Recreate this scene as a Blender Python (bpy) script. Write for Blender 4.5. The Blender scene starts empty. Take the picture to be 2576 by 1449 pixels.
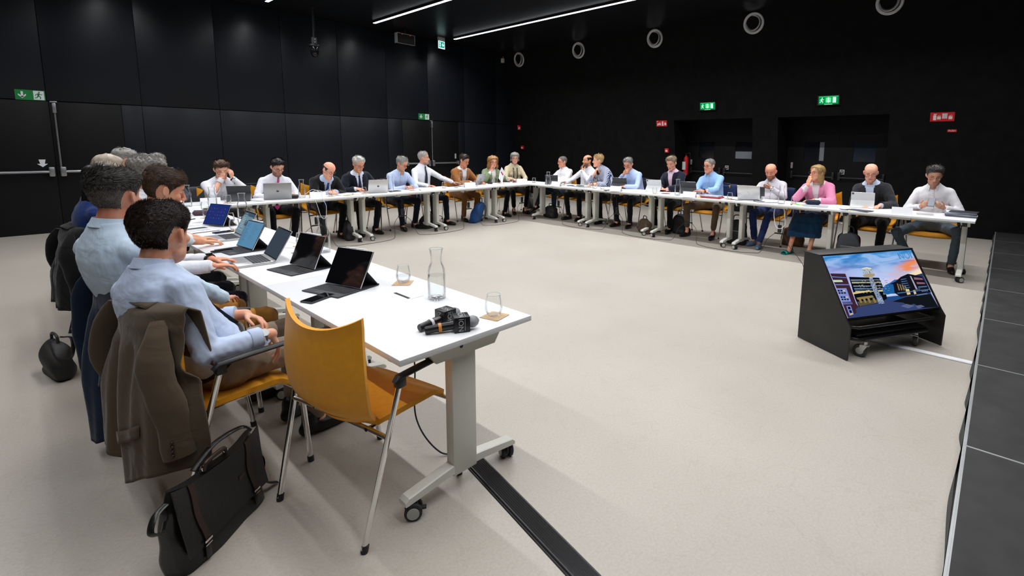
import bpy, bmesh, math, random
import numpy as np
from mathutils import Vector, Matrix
from math import sin, cos, pi, radians, sqrt, atan2
random.seed(4)
SC = bpy.context.scene
COL = SC.collection

# ------------------------------------------------------------ camera
cd = bpy.data.cameras.new('camera')
cam = bpy.data.objects.new('camera', cd)
COL.objects.link(cam)
SC.camera = cam
cd.sensor_width = 36.0
cd.lens = 1245.2564 / 2576 * 36.0
cd.shift_x = (1288 - 1419.7946) / 2576
cd.shift_y = (530.514 - 724.5) / 2576
cd.clip_start = 0.05
YAW, PIT, ROL = 0.8458, 0.1314, 0.0103
fw = Vector((sin(YAW) * cos(PIT), cos(YAW) * cos(PIT), -sin(PIT)))
rt = Vector((cos(YAW), -sin(YAW), 0))
up = rt.cross(fw)
r2 = rt * cos(ROL) + up * sin(ROL)
u2 = up * cos(ROL) - rt * sin(ROL)
cam.matrix_world = Matrix(((r2.x, u2.x, -fw.x, -0.9128), (r2.y, u2.y, -fw.y, -1.6202), (r2.z, u2.z, -fw.z, 1.5444), (0, 0, 0, 1)))

# ------------------------------------------------------------ world, exposure
W = bpy.data.worlds.new('world')
SC.world = W
W.use_nodes = True
W.node_tree.nodes['Background'].inputs[0].default_value = (0.75, 0.83, 1.0, 1)
W.node_tree.nodes['Background'].inputs[1].default_value = 0.012
SC.view_settings.view_transform = 'Standard'
SC.view_settings.look = 'None'
SC.view_settings.exposure = 0.0
SC.view_settings.gamma = 1.0
SC.view_settings.use_curve_mapping = False

LIGHT_W = 14.2          # watts per metre strip scale
STRIPS = [-1.67, 0.57, 2.80, 5.03, 7.26]
STRIP_K = [0.55, 0.85, 0.95, 1.00, 1.40]
STRIP_Y0, STRIP_Y1 = -2.6, 9.55
def area(name, loc, sx, sy, power, col, parent=None, rot=(0, 0, 0)):
    l = bpy.data.lights.new(name, 'AREA')
    l.shape = 'RECTANGLE'; l.size = sx; l.size_y = sy
    l.energy = power; l.color = col; l.spread = radians(140)
    o = bpy.data.objects.new(name, l)
    COL.objects.link(o); o.location = loc; o.rotation_euler = rot
    if parent: o.parent = parent
    return o

# ------------------------------------------------------------ mesh building
class MB:
    def __init__(s): s.v = []; s.f = []; s.m = []
    def add(s, V, F, mi=0, M=None):
        n = len(s.v)
        if M is not None: V = [M @ Vector(p) for p in V]
        s.v.extend([tuple(p) for p in V])
        s.f.extend([tuple(i + n for i in f) for f in F])
        s.m.extend([mi] * len(F))
        return s
    def box(s, c, d, mi=0, bev=0.0, M=None, rz=0.0):
        V, F = boxgeo(round(d[0], 5), round(d[1], 5), round(d[2], 5), bev)
        T = Matrix.Translation(c) @ Matrix.Rotation(rz, 4, 'Z')
        if M is not None: T = M @ T
        return s.add(V, F, mi, T)
    def tube(s, P, R, mi=0, seg=10, cap=True, closed=False, M=None, flat=None):
        P = [Vector(p) for p in P]; n = len(P)
        if not hasattr(R, '__len__'): R = [R] * n
        V = []; F = []
        t0 = (P[1] - P[0]).normalized()
        ref = Vector((0, 0, 1)) if abs(t0.z) < 0.9 else Vector((1, 0, 0))
        a = t0.cross(ref).normalized(); b = t0.cross(a)
        for i in range(n):
            if closed: t = (P[(i + 1) % n] - P[i - 1]).normalized()
            elif i == 0: t = t0
            elif i == n - 1: t = (P[-1] - P[-2]).normalized()
            else:
                t = ((P[i + 1] - P[i]).normalized() + (P[i] - P[i - 1]).normalized())
                t = t.normalized() if t.length > 1e-6 else (P[i + 1] - P[i]).normalized()
            a = (a - t * a.dot(t)).normalized(); b = t.cross(a)
            for k in range(seg):
                th = 2 * pi * k / seg
                w = 1.0 if flat is None else flat
                V.append(P[i] + a * (R[i] * cos(th)) + b * (R[i] * w * sin(th)))
        m = n if closed else n - 1
        for i in range(m):
            j = (i + 1) % n
            for k in range(seg):
                k2 = (k + 1) % seg
                F.append((i * seg + k, j * seg + k, j * seg + k2, i * seg + k2))
        if cap and not closed:
            F.append(tuple(range(seg))); F.append(tuple((n - 1) * seg + k for k in reversed(range(seg))))
        return s.add(V, F, mi, M)
    def cyl(s, p, q, r, mi=0, seg=16, M=None, r1=None):
        return s.tube([p, q], [r, r if r1 is None else r1], mi, seg, M=M)
    def capsule(s, p, q, r, r1=None, mi=0, seg=12, M=None):
        p = Vector(p); q = Vector(q); r1 = r if r1 is None else r1
        t = (q - p); L = t.length
        t = t / L if L > 1e-6 else Vector((0, 0, 1))
        P = []; R = []
        for a in (88, 60, 30, 0): P.append(p - t * r * sin(radians(a))); R.append(r * cos(radians(a)))
        for a in (0, 30, 60, 88): P.append(q + t * r1 * sin(radians(a))); R.append(r1 * cos(radians(a)))
        P2 = []; R2 = []
        for a, b in zip(P, R):
            if P2 and (a - P2[-1]).length < 1e-5: continue
            P2.append(a); R2.append(b)
        return s.tube(P2, R2, mi, seg, M=M)
    def lathe(s, prof, mi=0, seg=24, M=None, capb=True, capt=True):
        V = []; F = []
        for r, z in prof:
            for k in range(seg):
                th = 2 * pi * k / seg; V.append((r * cos(th), r * sin(th), z))
        for i in range(len(prof) - 1):
            for k in range(seg):
                k2 = (k + 1) % seg
                F.append((i * seg + k, i * seg + k2, (i + 1) * seg + k2, (i + 1) * seg + k))
        if capb: F.append(tuple(reversed(range(seg))))
        if capt: F.append(tuple((len(prof) - 1) * seg + k for k in range(seg)))
        return s.add(V, F, mi, M)
    def ball(s, c, r, mi=0, nu=14, nv=9, M=None, R=None):
        if not hasattr(r, '__len__'): r = (r, r, r)
        V = []; F = []
        for j in range(1, nv):
            ph = pi * j / nv
            for i in range(nu):
                th = 2 * pi * i / nu
                V.append(Vector((r[0] * sin(ph) * cos(th), r[1] * sin(ph) * sin(th), r[2] * cos(ph))))
        V.append(Vector((0, 0, r[2]))); V.append(Vector((0, 0, -r[2])))
        for j in range(nv - 2):
            for i in range(nu):
                i2 = (i + 1) % nu
                F.append((j * nu + i, (j + 1) * nu + i, (j + 1) * nu + i2, j * nu + i2))
        t, b = len(V) - 2, len(V) - 1
        for i in range(nu):
            i2 = (i + 1) % nu
            F.append((t, i, i2)); F.append((b, (nv - 2) * nu + i2, (nv - 2) * nu + i))
        T = Matrix.Translation(c)
        if R is not None: T = T @ R.to_4x4()
        if M is not None: T = M @ T
        return s.add(V, F, mi, T)
    def grid(s, fn, nu, nv, mi=0, M=None, wrap=False):
        V = [fn(i / (nu if wrap else nu - 1), j / (nv - 1)) for j in range(nv) for i in range(nu)]
        F = []
        for j in range(nv - 1):
            for i in range(nu if wrap else nu - 1):
                i2 = (i + 1) % nu
                F.append((j * nu + i, j * nu + i2, (j + 1) * nu + i2, (j + 1) * nu + i))
        return s.add(V, F, mi, M)
    def prism(s, poly, h0, h1, mi=0, M=None):
        n = len(poly)
        V = [(x, y, h0) for x, y in poly] + [(x, y, h1) for x, y in poly]
        F = [tuple(reversed(range(n))), tuple(range(n, 2 * n))]
        F += [(i, (i + 1) % n, n + (i + 1) % n, n + i) for i in range(n)]
        return s.add(V, F, mi, M)
    def quad(s, a, b, c, d, mi=0, M=None): return s.add([a, b, c, d], [(0, 1, 2, 3)], mi, M)

_bc = {}
def boxgeo(x, y, z, bev):
    k = (x, y, z, bev)
    if k in _bc: return _bc[k]
    bm = bmesh.new()
    bmesh.ops.create_cube(bm, size=1.0)
    for v in bm.verts: v.co = Vector((v.co.x * x, v.co.y * y, v.co.z * z))
    if bev > 0: bmesh.ops.bevel(bm, geom=list(bm.edges) + list(bm.verts), offset=bev, segments=2, profile=0.5, affect='EDGES')
    bm.verts.index_update()
    r = ([tuple(v.co) for v in bm.verts], [tuple(v.index for v in f.verts) for f in bm.faces])
    bm.free(); _bc[k] = r
    return r

def mesh_of(name, mb, mats, smooth=True, angle=38):
    me = bpy.data.meshes.new(name)
    me.from_pydata(mb.v, [], mb.f)
    for m in mats: me.materials.append(m)
    if len(mats) > 1: me.polygons.foreach_set('material_index', mb.m)
    me.update()
    if smooth:
        me.polygons.foreach_set('use_smooth', [True] * len(me.polygons))
        me.set_sharp_from_angle(angle=radians(angle))
    return me
def put(name, me, parent=None, loc=None, rot=None):
    o = bpy.data.objects.new(name, me); COL.objects.link(o)
    if parent is not None: o.parent = parent
    if loc is not None: o.location = loc
    if rot is not None: o.rotation_euler = rot
    return o
def obj(name, mb, mats, parent=None, smooth=True, angle=38, loc=None, rot=None):
    if not isinstance(mats, (list, tuple)): mats = [mats]
    return put(name, mesh_of(name, mb, mats, smooth, angle), parent, loc, rot)
def tag(o, label, cat, group=None):
    o['label'] = label; o['category'] = cat
    if group: o['group'] = group
    return o
def thing(name, label, cat, loc=(0, 0, 0), rz=0.0, group=None):
    o = bpy.data.objects.new(name, None); COL.objects.link(o)
    o.empty_display_size = 0.05
    o.location = loc; o.rotation_euler = (0, 0, rz)
    return tag(o, label, cat, group)
def struct(name, mb, mats, **k):
    o = obj(name, mb, mats, **k); o['kind'] = 'structure'; return o
def dup(root, label, loc=None, rz=None, group=None):
    r = root.copy(); COL.objects.link(r)
    if loc is not None: r.location = loc
    if rz is not None: r.rotation_euler = (0, 0, rz)
    r['label'] = label
    if group: r['group'] = group
    def kids(a, b):
        for ch in a.children:
            c = ch.copy(); COL.objects.link(c); c.parent = b
            kids(ch, c)
    kids(root, r)
    return r

# ------------------------------------------------------------ materials
_mc = {}
def lin(c):
    if isinstance(c, str):
        c = c.lstrip('#'); c = [int(c[i:i + 2], 16) / 255 for i in (0, 2, 4)]
        c = [x / 12.92 if x <= 0.04045 else ((x + 0.055) / 1.055) ** 2.4 for x in c]
    return tuple(c[:3])
def mat(name, col, rough=0.5, metal=0.0, var=0.06, vs=6.0, bump=0.0, bs=200.0, spec=0.5, coat=0.0, sheen=0.0, emit=None, es=0.0, stretch=None, trans=0.0, ior=1.45, detail=3.0):
    if name in _mc: return _mc[name]
    m = bpy.data.materials.new(name); m.use_nodes = True
    nt = m.node_tree; N = nt.nodes; L = nt.links
    b = N['Principled BSDF']; c = lin(col)
    b.inputs['Roughness'].default_value = rough
    b.inputs['Metallic'].default_value = metal
    b.inputs['Specular IOR Level'].default_value = spec
    b.inputs['IOR'].default_value = ior
    if coat: b.inputs['Coat Weight'].default_value = coat; b.inputs['Coat Roughness'].default_value = 0.08
    if sheen: b.inputs['Sheen Weight'].default_value = sheen; b.inputs['Sheen Roughness'].default_value = 0.5
    if trans: b.inputs['Transmission Weight'].default_value = trans
    if emit is not None:
        b.inputs['Emission Color'].default_value = (*lin(emit), 1); b.inputs['Emission Strength'].default_value = es
    tc = N.new('ShaderNodeTexCoord'); mp = N.new('ShaderNodeMapping')
    L.new(tc.outputs['Object'], mp.inputs[0])
    if stretch: mp.inputs['Scale'].default_value = stretch
    nz = N.new('ShaderNodeTexNoise'); nz.inputs['Scale'].default_value = vs; nz.inputs['Detail'].default_value = detail
    L.new(mp.outputs[0], nz.inputs['Vector'])
    rp = N.new('ShaderNodeValToRGB')
    rp.color_ramp.elements[0].position = 0.3; rp.color_ramp.elements[1].position = 0.7
    rp.color_ramp.elements[0].color = (*[max(0, x * (1 - var)) for x in c], 1)
    rp.color_ramp.elements[1].color = (*[min(1, x * (1 + var)) for x in c], 1)
    L.new(nz.outputs[0], rp.inputs[0]); L.new(rp.outputs[0], b.inputs['Base Color'])
    if bump:
        n2 = N.new('ShaderNodeTexNoise'); n2.inputs['Scale'].default_value = bs; n2.inputs['Detail'].default_value = 2
        L.new(mp.outputs[0], n2.inputs['Vector'])
        bp = N.new('ShaderNodeBump'); bp.inputs['Strength'].default_value = bump; bp.inputs['Distance'].default_value = 0.002
        L.new(n2.outputs[0], bp.inputs['Height']); L.new(bp.outputs[0], b.inputs['Normal'])
    _mc[name] = m
    return m
def emis(name, col, s):
    if name in _mc: return _mc[name]
    m = bpy.data.materials.new(name); m.use_nodes = True
    nt = m.node_tree; nt.nodes.clear()
    e = nt.nodes.new('ShaderNodeEmission'); o = nt.nodes.new('ShaderNodeOutputMaterial')
    e.inputs[0].default_value = (*lin(col), 1); e.inputs[1].default_value = s
    nt.links.new(e.outputs[0], o.inputs[0]); _mc[name] = m
    return m
def glassmat(name, col=(0.96, 0.98, 0.98), ior=1.45, rough=0.0, solid=False):
    """clear glass: thin-walled look with real transmission, and transparent to shadow rays' energy through a mix by fresnel"""
    if name in _mc: return _mc[name]
    m = bpy.data.materials.new(name); m.use_nodes = True
    nt = m.node_tree; N = nt.nodes; L = nt.links; N.clear()
    o = N.new('ShaderNodeOutputMaterial'); mx = N.new('ShaderNodeMixShader')
    t = N.new('ShaderNodeBsdfTransparent'); g = N.new('ShaderNodeBsdfGlossy'); fr = N.new('ShaderNodeLayerWeight')
    t.inputs[0].default_value = (*col, 1); g.inputs['Roughness'].default_value = 0.02
    g.inputs[0].default_value = (1, 1, 1, 1)
    fr.inputs[0].default_value = 0.22
    mp = N.new('ShaderNodeMath'); mp.operation = 'MULTIPLY'; mp.inputs[1].default_value = 0.55
    L.new(fr.outputs['Fresnel'], mp.inputs[0])
    L.new(mp.outputs[0], mx.inputs[0]); L.new(t.outputs[0], mx.inputs[1]); L.new(g.outputs[0], mx.inputs[2])
    L.new(mx.outputs[0], o.inputs[0]); _mc[name] = m
    return m

M_white = mat('white_laminate', (0.75, 0.76, 0.78), 0.38, var=0.015, vs=3, spec=0.4)
M_edge = mat('white_edge_band', (0.72, 0.72, 0.70), 0.45, var=0.02)
M_steelw = mat('white_powder_coat', (0.66, 0.66, 0.60), 0.38, var=0.02, bump=0.05, bs=500)
M_black = mat('black_plastic', (0.012, 0.012, 0.013), 0.45, bump=0.05, bs=300)
M_rubber = mat('black_rubber', (0.018, 0.018, 0.02), 0.6)
M_hub = mat('grey_caster_hub', (0.42, 0.42, 0.40), 0.4)
M_chrome = mat('chrome', (0.78, 0.78, 0.77), 0.10, 1.0, var=0.01)
M_yellow = mat('yellow_seat_fabric', (0.78, 0.33, 0.003), 0.55, var=0.05, vs=30, bump=0.12, bs=900, sheen=0.1)
M_wallblk = mat('black_wall_paint', (0.0075, 0.0074, 0.0072), 0.8, bump=0.2, bs=60, var=0.2, spec=0.08)
M_panel = mat('black_acoustic_panel', (0.0068, 0.0088, 0.0130), 0.38, var=0.12, vs=2, bump=0.10, bs=400, spec=0.36)
M_gap = mat('panel_joint', (0.001, 0.001, 0.001), 0.9)
M_ceil = mat('black_ceiling_paint', (0.006, 0.007, 0.009), 0.35, var=0.1, bump=0.03, bs=20, spec=0.35)
M_steel = mat('brushed_steel', (0.36, 0.37, 0.39), 0.35, 0.85, var=0.04, bump=0.04, bs=300)
M_alu = mat('aluminium', (0.62, 0.63, 0.65), 0.28, 0.9, var=0.02)
M_glass = glassmat('clear_glass', (.985, .99, .99))
M_water = glassmat('water', (0.975, 0.985, 0.985))
M_kraft = mat('kraft_paper', (0.55, 0.38, 0.22), 0.8, var=0.05, vs=40)
M_paper = mat('white_paper', (0.82, 0.83, 0.86), 0.75, var=0.01)
M_ink = mat('printed_text', (0.10, 0.10, 0.13), 0.7)
M_laptop = mat('silver_laptop_shell', (0.60, 0.60, 0.60), 0.32, 0.7, var=0.01)
M_key = mat('dark_keys', (0.02, 0.02, 0.024), 0.5)
M_folio = mat('charcoal_folio', (0.035, 0.037, 0.042), 0.6, bump=0.15, bs=600)
M_foliow = mat('pale_grey_folio', (0.62, 0.63, 0.64), 0.6, bump=0.05, bs=600)
M_scr_off = mat('dark_glossy_screen', (0.004, 0.004, 0.005), 0.06, spec=0.6)
M_logo_d = mat('dark_logo', (0.05, 0.05, 0.05), 0.3)

# ------------------------------------------------------------ the room
def floor_mat():
    m = bpy.data.materials.new('poured_beige_floor'); m.use_nodes = True
    N = m.node_tree.nodes; L = m.node_tree.links; b = N['Principled BSDF']
    tc = N.new('ShaderNodeTexCoord')
    n1 = N.new('ShaderNodeTexNoise'); n1.inputs['Scale'].default_value = 0.9; n1.inputs['Detail'].default_value = 4
    n2 = N.new('ShaderNodeTexNoise'); n2.inputs['Scale'].default_value = 90; n2.inputs['Detail'].default_value = 3
    n3 = N.new('ShaderNodeTexNoise'); n3.inputs['Scale'].default_value = 2.4; n3.inputs['Detail'].default_value = 8; n3.inputs['Distortion'].default_value = 1.5
    for n in (n1, n2, n3): L.new(tc.outputs['Object'], n.inputs['Vector'])
    r1 = N.new('ShaderNodeValToRGB'); r1.color_ramp.elements[0].position = 0.3; r1.color_ramp.elements[1].position = 0.7
    r1.color_ramp.elements[0].color = (0.410, 0.374, 0.326, 1); r1.color_ramp.elements[1].color = (0.460, 0.424, 0.372, 1)
    L.new(n1.outputs[0], r1.inputs[0])
    r2_ = N.new('ShaderNodeValToRGB'); r2_.color_ramp.elements[0].position = 0.35; r2_.color_ramp.elements[1].position = 0.65
    r2_.color_ramp.elements[0].color = (0.90, 0.90, 0.90, 1); r2_.color_ramp.elements[1].color = (1.04, 1.04, 1.04, 1)
    L.new(n2.outputs[0], r2_.inputs[0])
    mx = N.new('ShaderNodeMix'); mx.data_type = 'RGBA'; mx.blend_type = 'MULTIPLY'; mx.inputs[0].default_value = 0.7
    L.new(r1.outputs[0], mx.inputs[6]); L.new(r2_.outputs[0], mx.inputs[7])
    # thin scuffs
    r3 = N.new('ShaderNodeValToRGB'); e = r3.color_ramp.elements
    e[0].position = 0.490; e[0].color = (1, 1, 1, 1); e[1].position = 0.510; e[1].color = (1, 1, 1, 1)
    k = e.new(0.50); k.color = (0.90, 0.89, 0.87, 1)
    L.new(n3.outputs[0], r3.inputs[0])
    m2 = N.new('ShaderNodeMix'); m2.data_type = 'RGBA'; m2.blend_type = 'MULTIPLY'; m2.inputs[0].default_value = 0.6
    L.new(mx.outputs[2], m2.inputs[6]); L.new(r3.outputs[0], m2.inputs[7])
    L.new(m2.outputs[2], b.inputs['Base Color'])
    b.inputs['Roughness'].default_value = 0.36
    b.inputs['Specular IOR Level'].default_value = 0.35
    bp = N.new('ShaderNodeBump'); bp.inputs['Strength'].default_value = 0.12; bp.inputs['Distance'].default_value = 0.002
    L.new(n2.outputs[0], bp.inputs['Height']); L.new(bp.outputs[0], b.inputs['Normal'])
    return m
CEIL = 4.33
YW = 10.24                      # panelled wall
WX0, WB = 10.30, 0.152          # leaning wall: x = WX0 - WB * z
def wx(z): return WX0 - WB * z
XL, YB = -5.0, -6.0             # the far ends of the hall, behind the camera

mb = MB(); mb.box(((XL + 11.5) / 2, (YB + YW) / 2, -0.05), (11.5 - XL, YW - YB, 0.1))
struct('floor', mb, [floor_mat()], smooth=False)
mb = MB(); mb.box(((XL + 11.5) / 2, (YB + YW) / 2, CEIL + 0.05), (11.5 - XL, YW - YB + 1, 0.1))
struct('ceiling', mb, [M_ceil], smooth=False)
# panelled wall: panels 1.2 m apart with open joints, two flush double doors with panic bars
mb = MB()
seams = [0.84 + 1.203 * k for k in range(-5, 9)]
xs = [XL] + [s for s in seams if XL < s < 10.3] + [10.6]
mb.box(((XL + 10.6) / 2, YW + 0.12, CEIL / 2), (10.6 - XL, 0.2, CEIL), 1)
doors = [(-1.24, 0.552), (6.06, 7.84)]
for a, b_ in zip(xs[:-1], xs[1:]):
    mb.box(((a + b_) / 2, YW + 0.012, (2.185 + CEIL) / 2 ), (b_ - a - 0.008, 0.024, CEIL - 2.185 - 0.012), 0, 0.001)
    segs = [(a, b_)]
    for d0, d1 in doors:
        ns = []
        for s0, s1 in segs:
            if d1 <= s0 or d0 >= s1: ns.append((s0, s1)); continue
            if d0 > s0 + 0.02: ns.append((s0, d0))
            if d1 < s1 - 0.02: ns.append((d1, s1))
        segs = ns
    for s0, s1 in segs:
        mb.box(((s0 + s1) / 2, YW + 0.012, 2.177 / 2), (s1 - s0 - 0.008, 0.024, 2.177), 0, 0.001)
struct('wall_left', mb, [M_panel, M_gap], angle=30)
M_doorp = mat('black_door_leaf', (0.0052, 0.0055, 0.0062), 0.45, bump=0.08, bs=400, spec=0.25)
M_sgn_g = mat('green_sign_face', (0.012, 0.22, 0.05), 0.4)
M_sgn_w = mat('white_sign_print', (0.75, 0.78, 0.80), 0.5)
M_sgn_r = mat('red_sign_face', (0.62, 0.012, 0.018), 0.45)
def bar_door(n, d0, d1, seam):
    for i, (a, b_) in enumerate(((d0, seam), (seam, d1))):
        mb = MB(); mb.box(((a + b_) / 2, YW + 0.012, 1.089), (b_ - a - 0.006, 0.026, 2.17), 0, 0.001)
        d = struct('door_%d' % (n + i), mb, [M_doorp])
        mb = MB(); lx = seam - 0.06 if i == 0 else seam + 0.075
        far = d0 + 0.09 if i == 0 else d1 - 0.07
        z = 1.025
        mb.tube([(lx, YW - 0.075, z), (far, YW - 0.075, z)], 0.022, 0, 14)
        mb.box((lx, YW - 0.05, z), (0.075, 0.10, 0.16), 0, 0.018)
        mb.box((far, YW - 0.05, z), (0.06, 0.10, 0.11), 0, 0.015)
        if i == 1:
            mb.tube([(lx - 0.02, YW - 0.045, z + 0.05), (lx - 0.02, YW - 0.045, 2.08)], 0.014, 0, 12)
            mb.box((lx - 0.02, YW - 0.04, 2.07), (0.05, 0.07, 0.16), 0, 0.012)
            mb.box((lx - 0.02, YW - 0.02, 2.17), (0.09, 0.05, 0.025), 0, 0.008)
        obj('panic_bar', mb, [M_steel], d)
bar_door(1, -1.24, 0.552, -0.345)
bar_door(3, 6.06, 7.84, 6.87)
# leaning wall with two door recesses
M_wl = M_wallblk
mb = MB()
ports = [(2.59, 4.50), (0.06, 2.05)]
ZP = 2.178
def wq(y0, y1, z0, z1, mi=0):
    mb.quad((wx(z0), y0, z0), (wx(z0), y1, z0), (wx(z1), y1, z1), (wx(z1), y0, z1), mi)
ycuts = [YB, 0.06, 2.05, 2.59, 4.50, YW + 0.05]
for y0, y1 in zip(ycuts[:-1], ycuts[1:]):
    wq(y0, y1, ZP, CEIL + 0.01)
    if (y0, y1) not in [(0.06, 2.05), (2.59, 4.50)]: wq(y0, y1, 0, ZP)
XD = 10.80
for y0, y1 in [(0.06, 2.05), (2.59, 4.50)]:
    mb.quad((wx(0), y0, 0), (wx(ZP), y0, ZP), (XD, y0, ZP), (XD, y0, 0))
    mb.quad((wx(0), y1, 0), (XD, y1, 0), (XD, y1, ZP), (wx(ZP), y1, ZP))
    mb.quad((wx(ZP), y0, ZP), (wx(ZP), y1, ZP), (XD, y1, ZP), (XD, y0, ZP))
mb.quad((11.4, YB, 0), (11.4, YW, 0), (11.4, YW, CEIL), (11.4, YB, CEIL))
struct('wall_right', mb, [M_wl], smooth=False)
mb = MB(); mb.box((XL - 0.05, (YB + YW) / 2, CEIL / 2), (0.1, YW - YB, CEIL)); struct('wall_near', mb, [M_wl], smooth=False)
mb = MB(); mb.box(((XL + 10.3) / 2, YB - 0.05, CEIL / 2), (10.3 - XL + 1, 0.1, CEIL)); struct('wall_back', mb, [M_wl], smooth=False)
M_pane = mat('dark_door_glass', (0.006, 0.008, 0.012), 0.12, spec=0.6)
M_pane2 = mat('bluish_door_glass', (0.012, 0.022, 0.036), 0.12, spec=0.6)
M_pane3 = mat('pale_frosted_film', (0.24, 0.26, 0.29), 0.3)
M_dtag = mat('door_label', (0.45, 0.40, 0.42), 0.6)
def recess_door(n, y0, y1, seam, panes):
    for i in (0, 1):
        a, b_ = ((seam, y1) if i == 0 else (y0, seam))
        mb = MB()
        ys, z0, z1 = panes[i]
        w = 0.40
        c0, c1 = ys, ys + w
        X = XD - 0.02
        for (p, q, r_, s_) in ((a, c0, 0.0, ZP), (c1, b_, 0.0, ZP), (c0, c1, 0.0, z0), (c0, c1, z1, ZP)):
            if q - p > 0.004: mb.box((X, (p + q) / 2, (r_ + s_) / 2), (0.04, q - p - (0.003 if q in (seam,) or p in (seam,) else 0), s_ - r_), 0, 0)
        d = struct('door_%d' % (n + i), mb, [M_doorp], smooth=False)
        mb = MB(); mb.box((X + 0.005, (c0 + c1) / 2, (z0 + z1) / 2), (0.012, w, z1 - z0), 0)
        if panes[i + 2] == 'film': mb.box((X - 0.003, (c0 + c1) / 2, z0 + 0.09), (0.004, w, 0.17), 1)
        if panes[i + 2] == 'strip': mb.box((X - 0.003, c0 + 0.05, (z0 + z1) / 2), (0.004, 0.09, z1 - z0), 1)
        if panes[i + 2] == 'strip':
            pass
        obj('pane', mb, [M_pane2 if panes[i + 2] == 'blue' else M_pane, M_pane3], d, smooth=False)
        mb = MB(); z = 0.93
        e0, e1 = (seam + 0.06, y1 - 0.12) if i == 0 else (y0 + 0.12, seam - 0.06)
        mb.tube([(X - 0.09, e0, z), (X - 0.09, e1, z)], 0.016, 0, 10)
        for e in (e0, e1): mb.box((X - 0.055, e, z + 0.03), (0.09, 0.05, 0.16), 0, 0.01)
        obj('panic_bar', mb, [mat('black_bar', (0.02, 0.021, 0.024), 0.3)], d)
        if i == 1:
            mb = MB()
            yy = seam - 0.10
            mb.box((X - 0.022, yy, 1.05), (0.004, 0.085, 0.095), 0)
            mb.box((X - 0.025, yy, 1.05), (0.004, 0.06, 0.07), 1)
            mb.prism([(-0.022, 0.014), (0.022, 0.014), (0, -0.016)], 0, 0.004, 0, Matrix.Translation((X - 0.031, yy, 1.05)) @ Matrix(((0, 0, 1, 0), (1, 0, 0, 0), (0, 1, 0, 0), (0, 0, 0, 1))))
            obj('arrow_sticker', mb, [M_sgn_w, M_black], d, smooth=False)
        else:
            mb = MB(); mb.box((X - 0.022, y1 - 0.10, 1.16), (0.003, 0.045, 0.13), 0); obj('door_label', mb, [M_dtag], d, smooth=False)
recess_door(5, 2.59, 4.50, 3.55, [(3.80, 1.27, 1.67), (2.86, 1.27, 1.67), 'dark', 'film'])
recess_door(7, 0.06, 2.05, 1.035, [(1.31, 1.27, 1.67), (0.36, 1.27, 1.67), 'strip', 'blue'])
# stage on the near right: 1.2 m platforms with aluminium lips
M_stage = mat('dark_stage_board', (0.028, 0.028, 0.028), 0.55, var=0.25, vs=8, bump=0.2, bs=350, spec=0.35)
mb = MB(); ZS = 0.15; YS = -1.60
for k in range(-3, 8):
    x0 = 2.0 + 1.2 * (k - 1); x1 = min(x0 + 1.2, wx(0.1) - 0.01)
    if x1 <= x0: continue
    for j in range(3):
        ya = YS - 1.2 * j; mb.box(((x0 + x1) / 2, ya - 0.6, ZS - 0.02), (x1 - x0 - 0.016, 1.184, 0.04), 0)
        mb.box(((x0 + x1) / 2, ya - 0.6, ZS - 0.024), (x1 - x0 - 0.002, 1.198, 0.046), 1)
mb.box(((2.0 - 4.8 + wx(0.1)) / 2, YS + 0.002, ZS - 0.012), (wx(0.1) + 2.8, 0.008, 0.026), 1)
struct('stage_floor', mb, [M_stage, mat('stage_lip', (0.42, 0.43, 0.43), 0.4, 0.6)], smooth=False)
mb = MB()
def skirt(u, v):
    x = -2.8 + u * (wx(0.05) + 2.8)
    return (x, YS + 0.012 + 0.012 * sin(x * 9 + 2 * sin(x * 2.3)) * (0.3 + 0.7 * v) + 0.006 * v, ZS - 0.02 - v * (ZS - 0.02))
mb.grid(skirt, 400, 6)
so = struct('trim_1', mb, [mat('grey_skirt_cloth', (0.05, 0.055, 0.05), 0.85)])

# ceiling strips
M_tube = emis('led_diffuser', (0.90, 0.94, 1.0), 9.0)
g = 'linear ceiling lights'
for i, x in enumerate(STRIPS):
    lab = ['white linear ceiling light farthest to the left above the door wall end', 'white linear ceiling light second from the left wall end', 'white linear ceiling light whose tip just enters the frame top above the camera mount', 'bright linear ceiling light to the left of the hanging exit box', 'longest bright linear ceiling light nearest the row of round air nozzles'][i]
    t = thing('ceiling_light', lab, 'ceiling light', (x, (STRIP_Y0 + STRIP_Y1) / 2, CEIL), 0, g)
    Ln = STRIP_Y1 - STRIP_Y0
    mb = MB(); mb.box((0, 0, -0.02), (0.075, Ln + 0.01, 0.04), 0, 0.002); obj('housing', mb, [M_black], t)
    mb = MB(); mb.box((0, 0, -0.0425), (0.062, Ln, 0.005), 0); obj('diffuser', mb, [M_tube], t, smooth=False)
    area('ceiling_light_lamp', (0, 0, -0.047), 0.060, Ln, LIGHT_W * STRIP_K[i] * Ln, (0.985, 0.985, 1.0), t)
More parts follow.
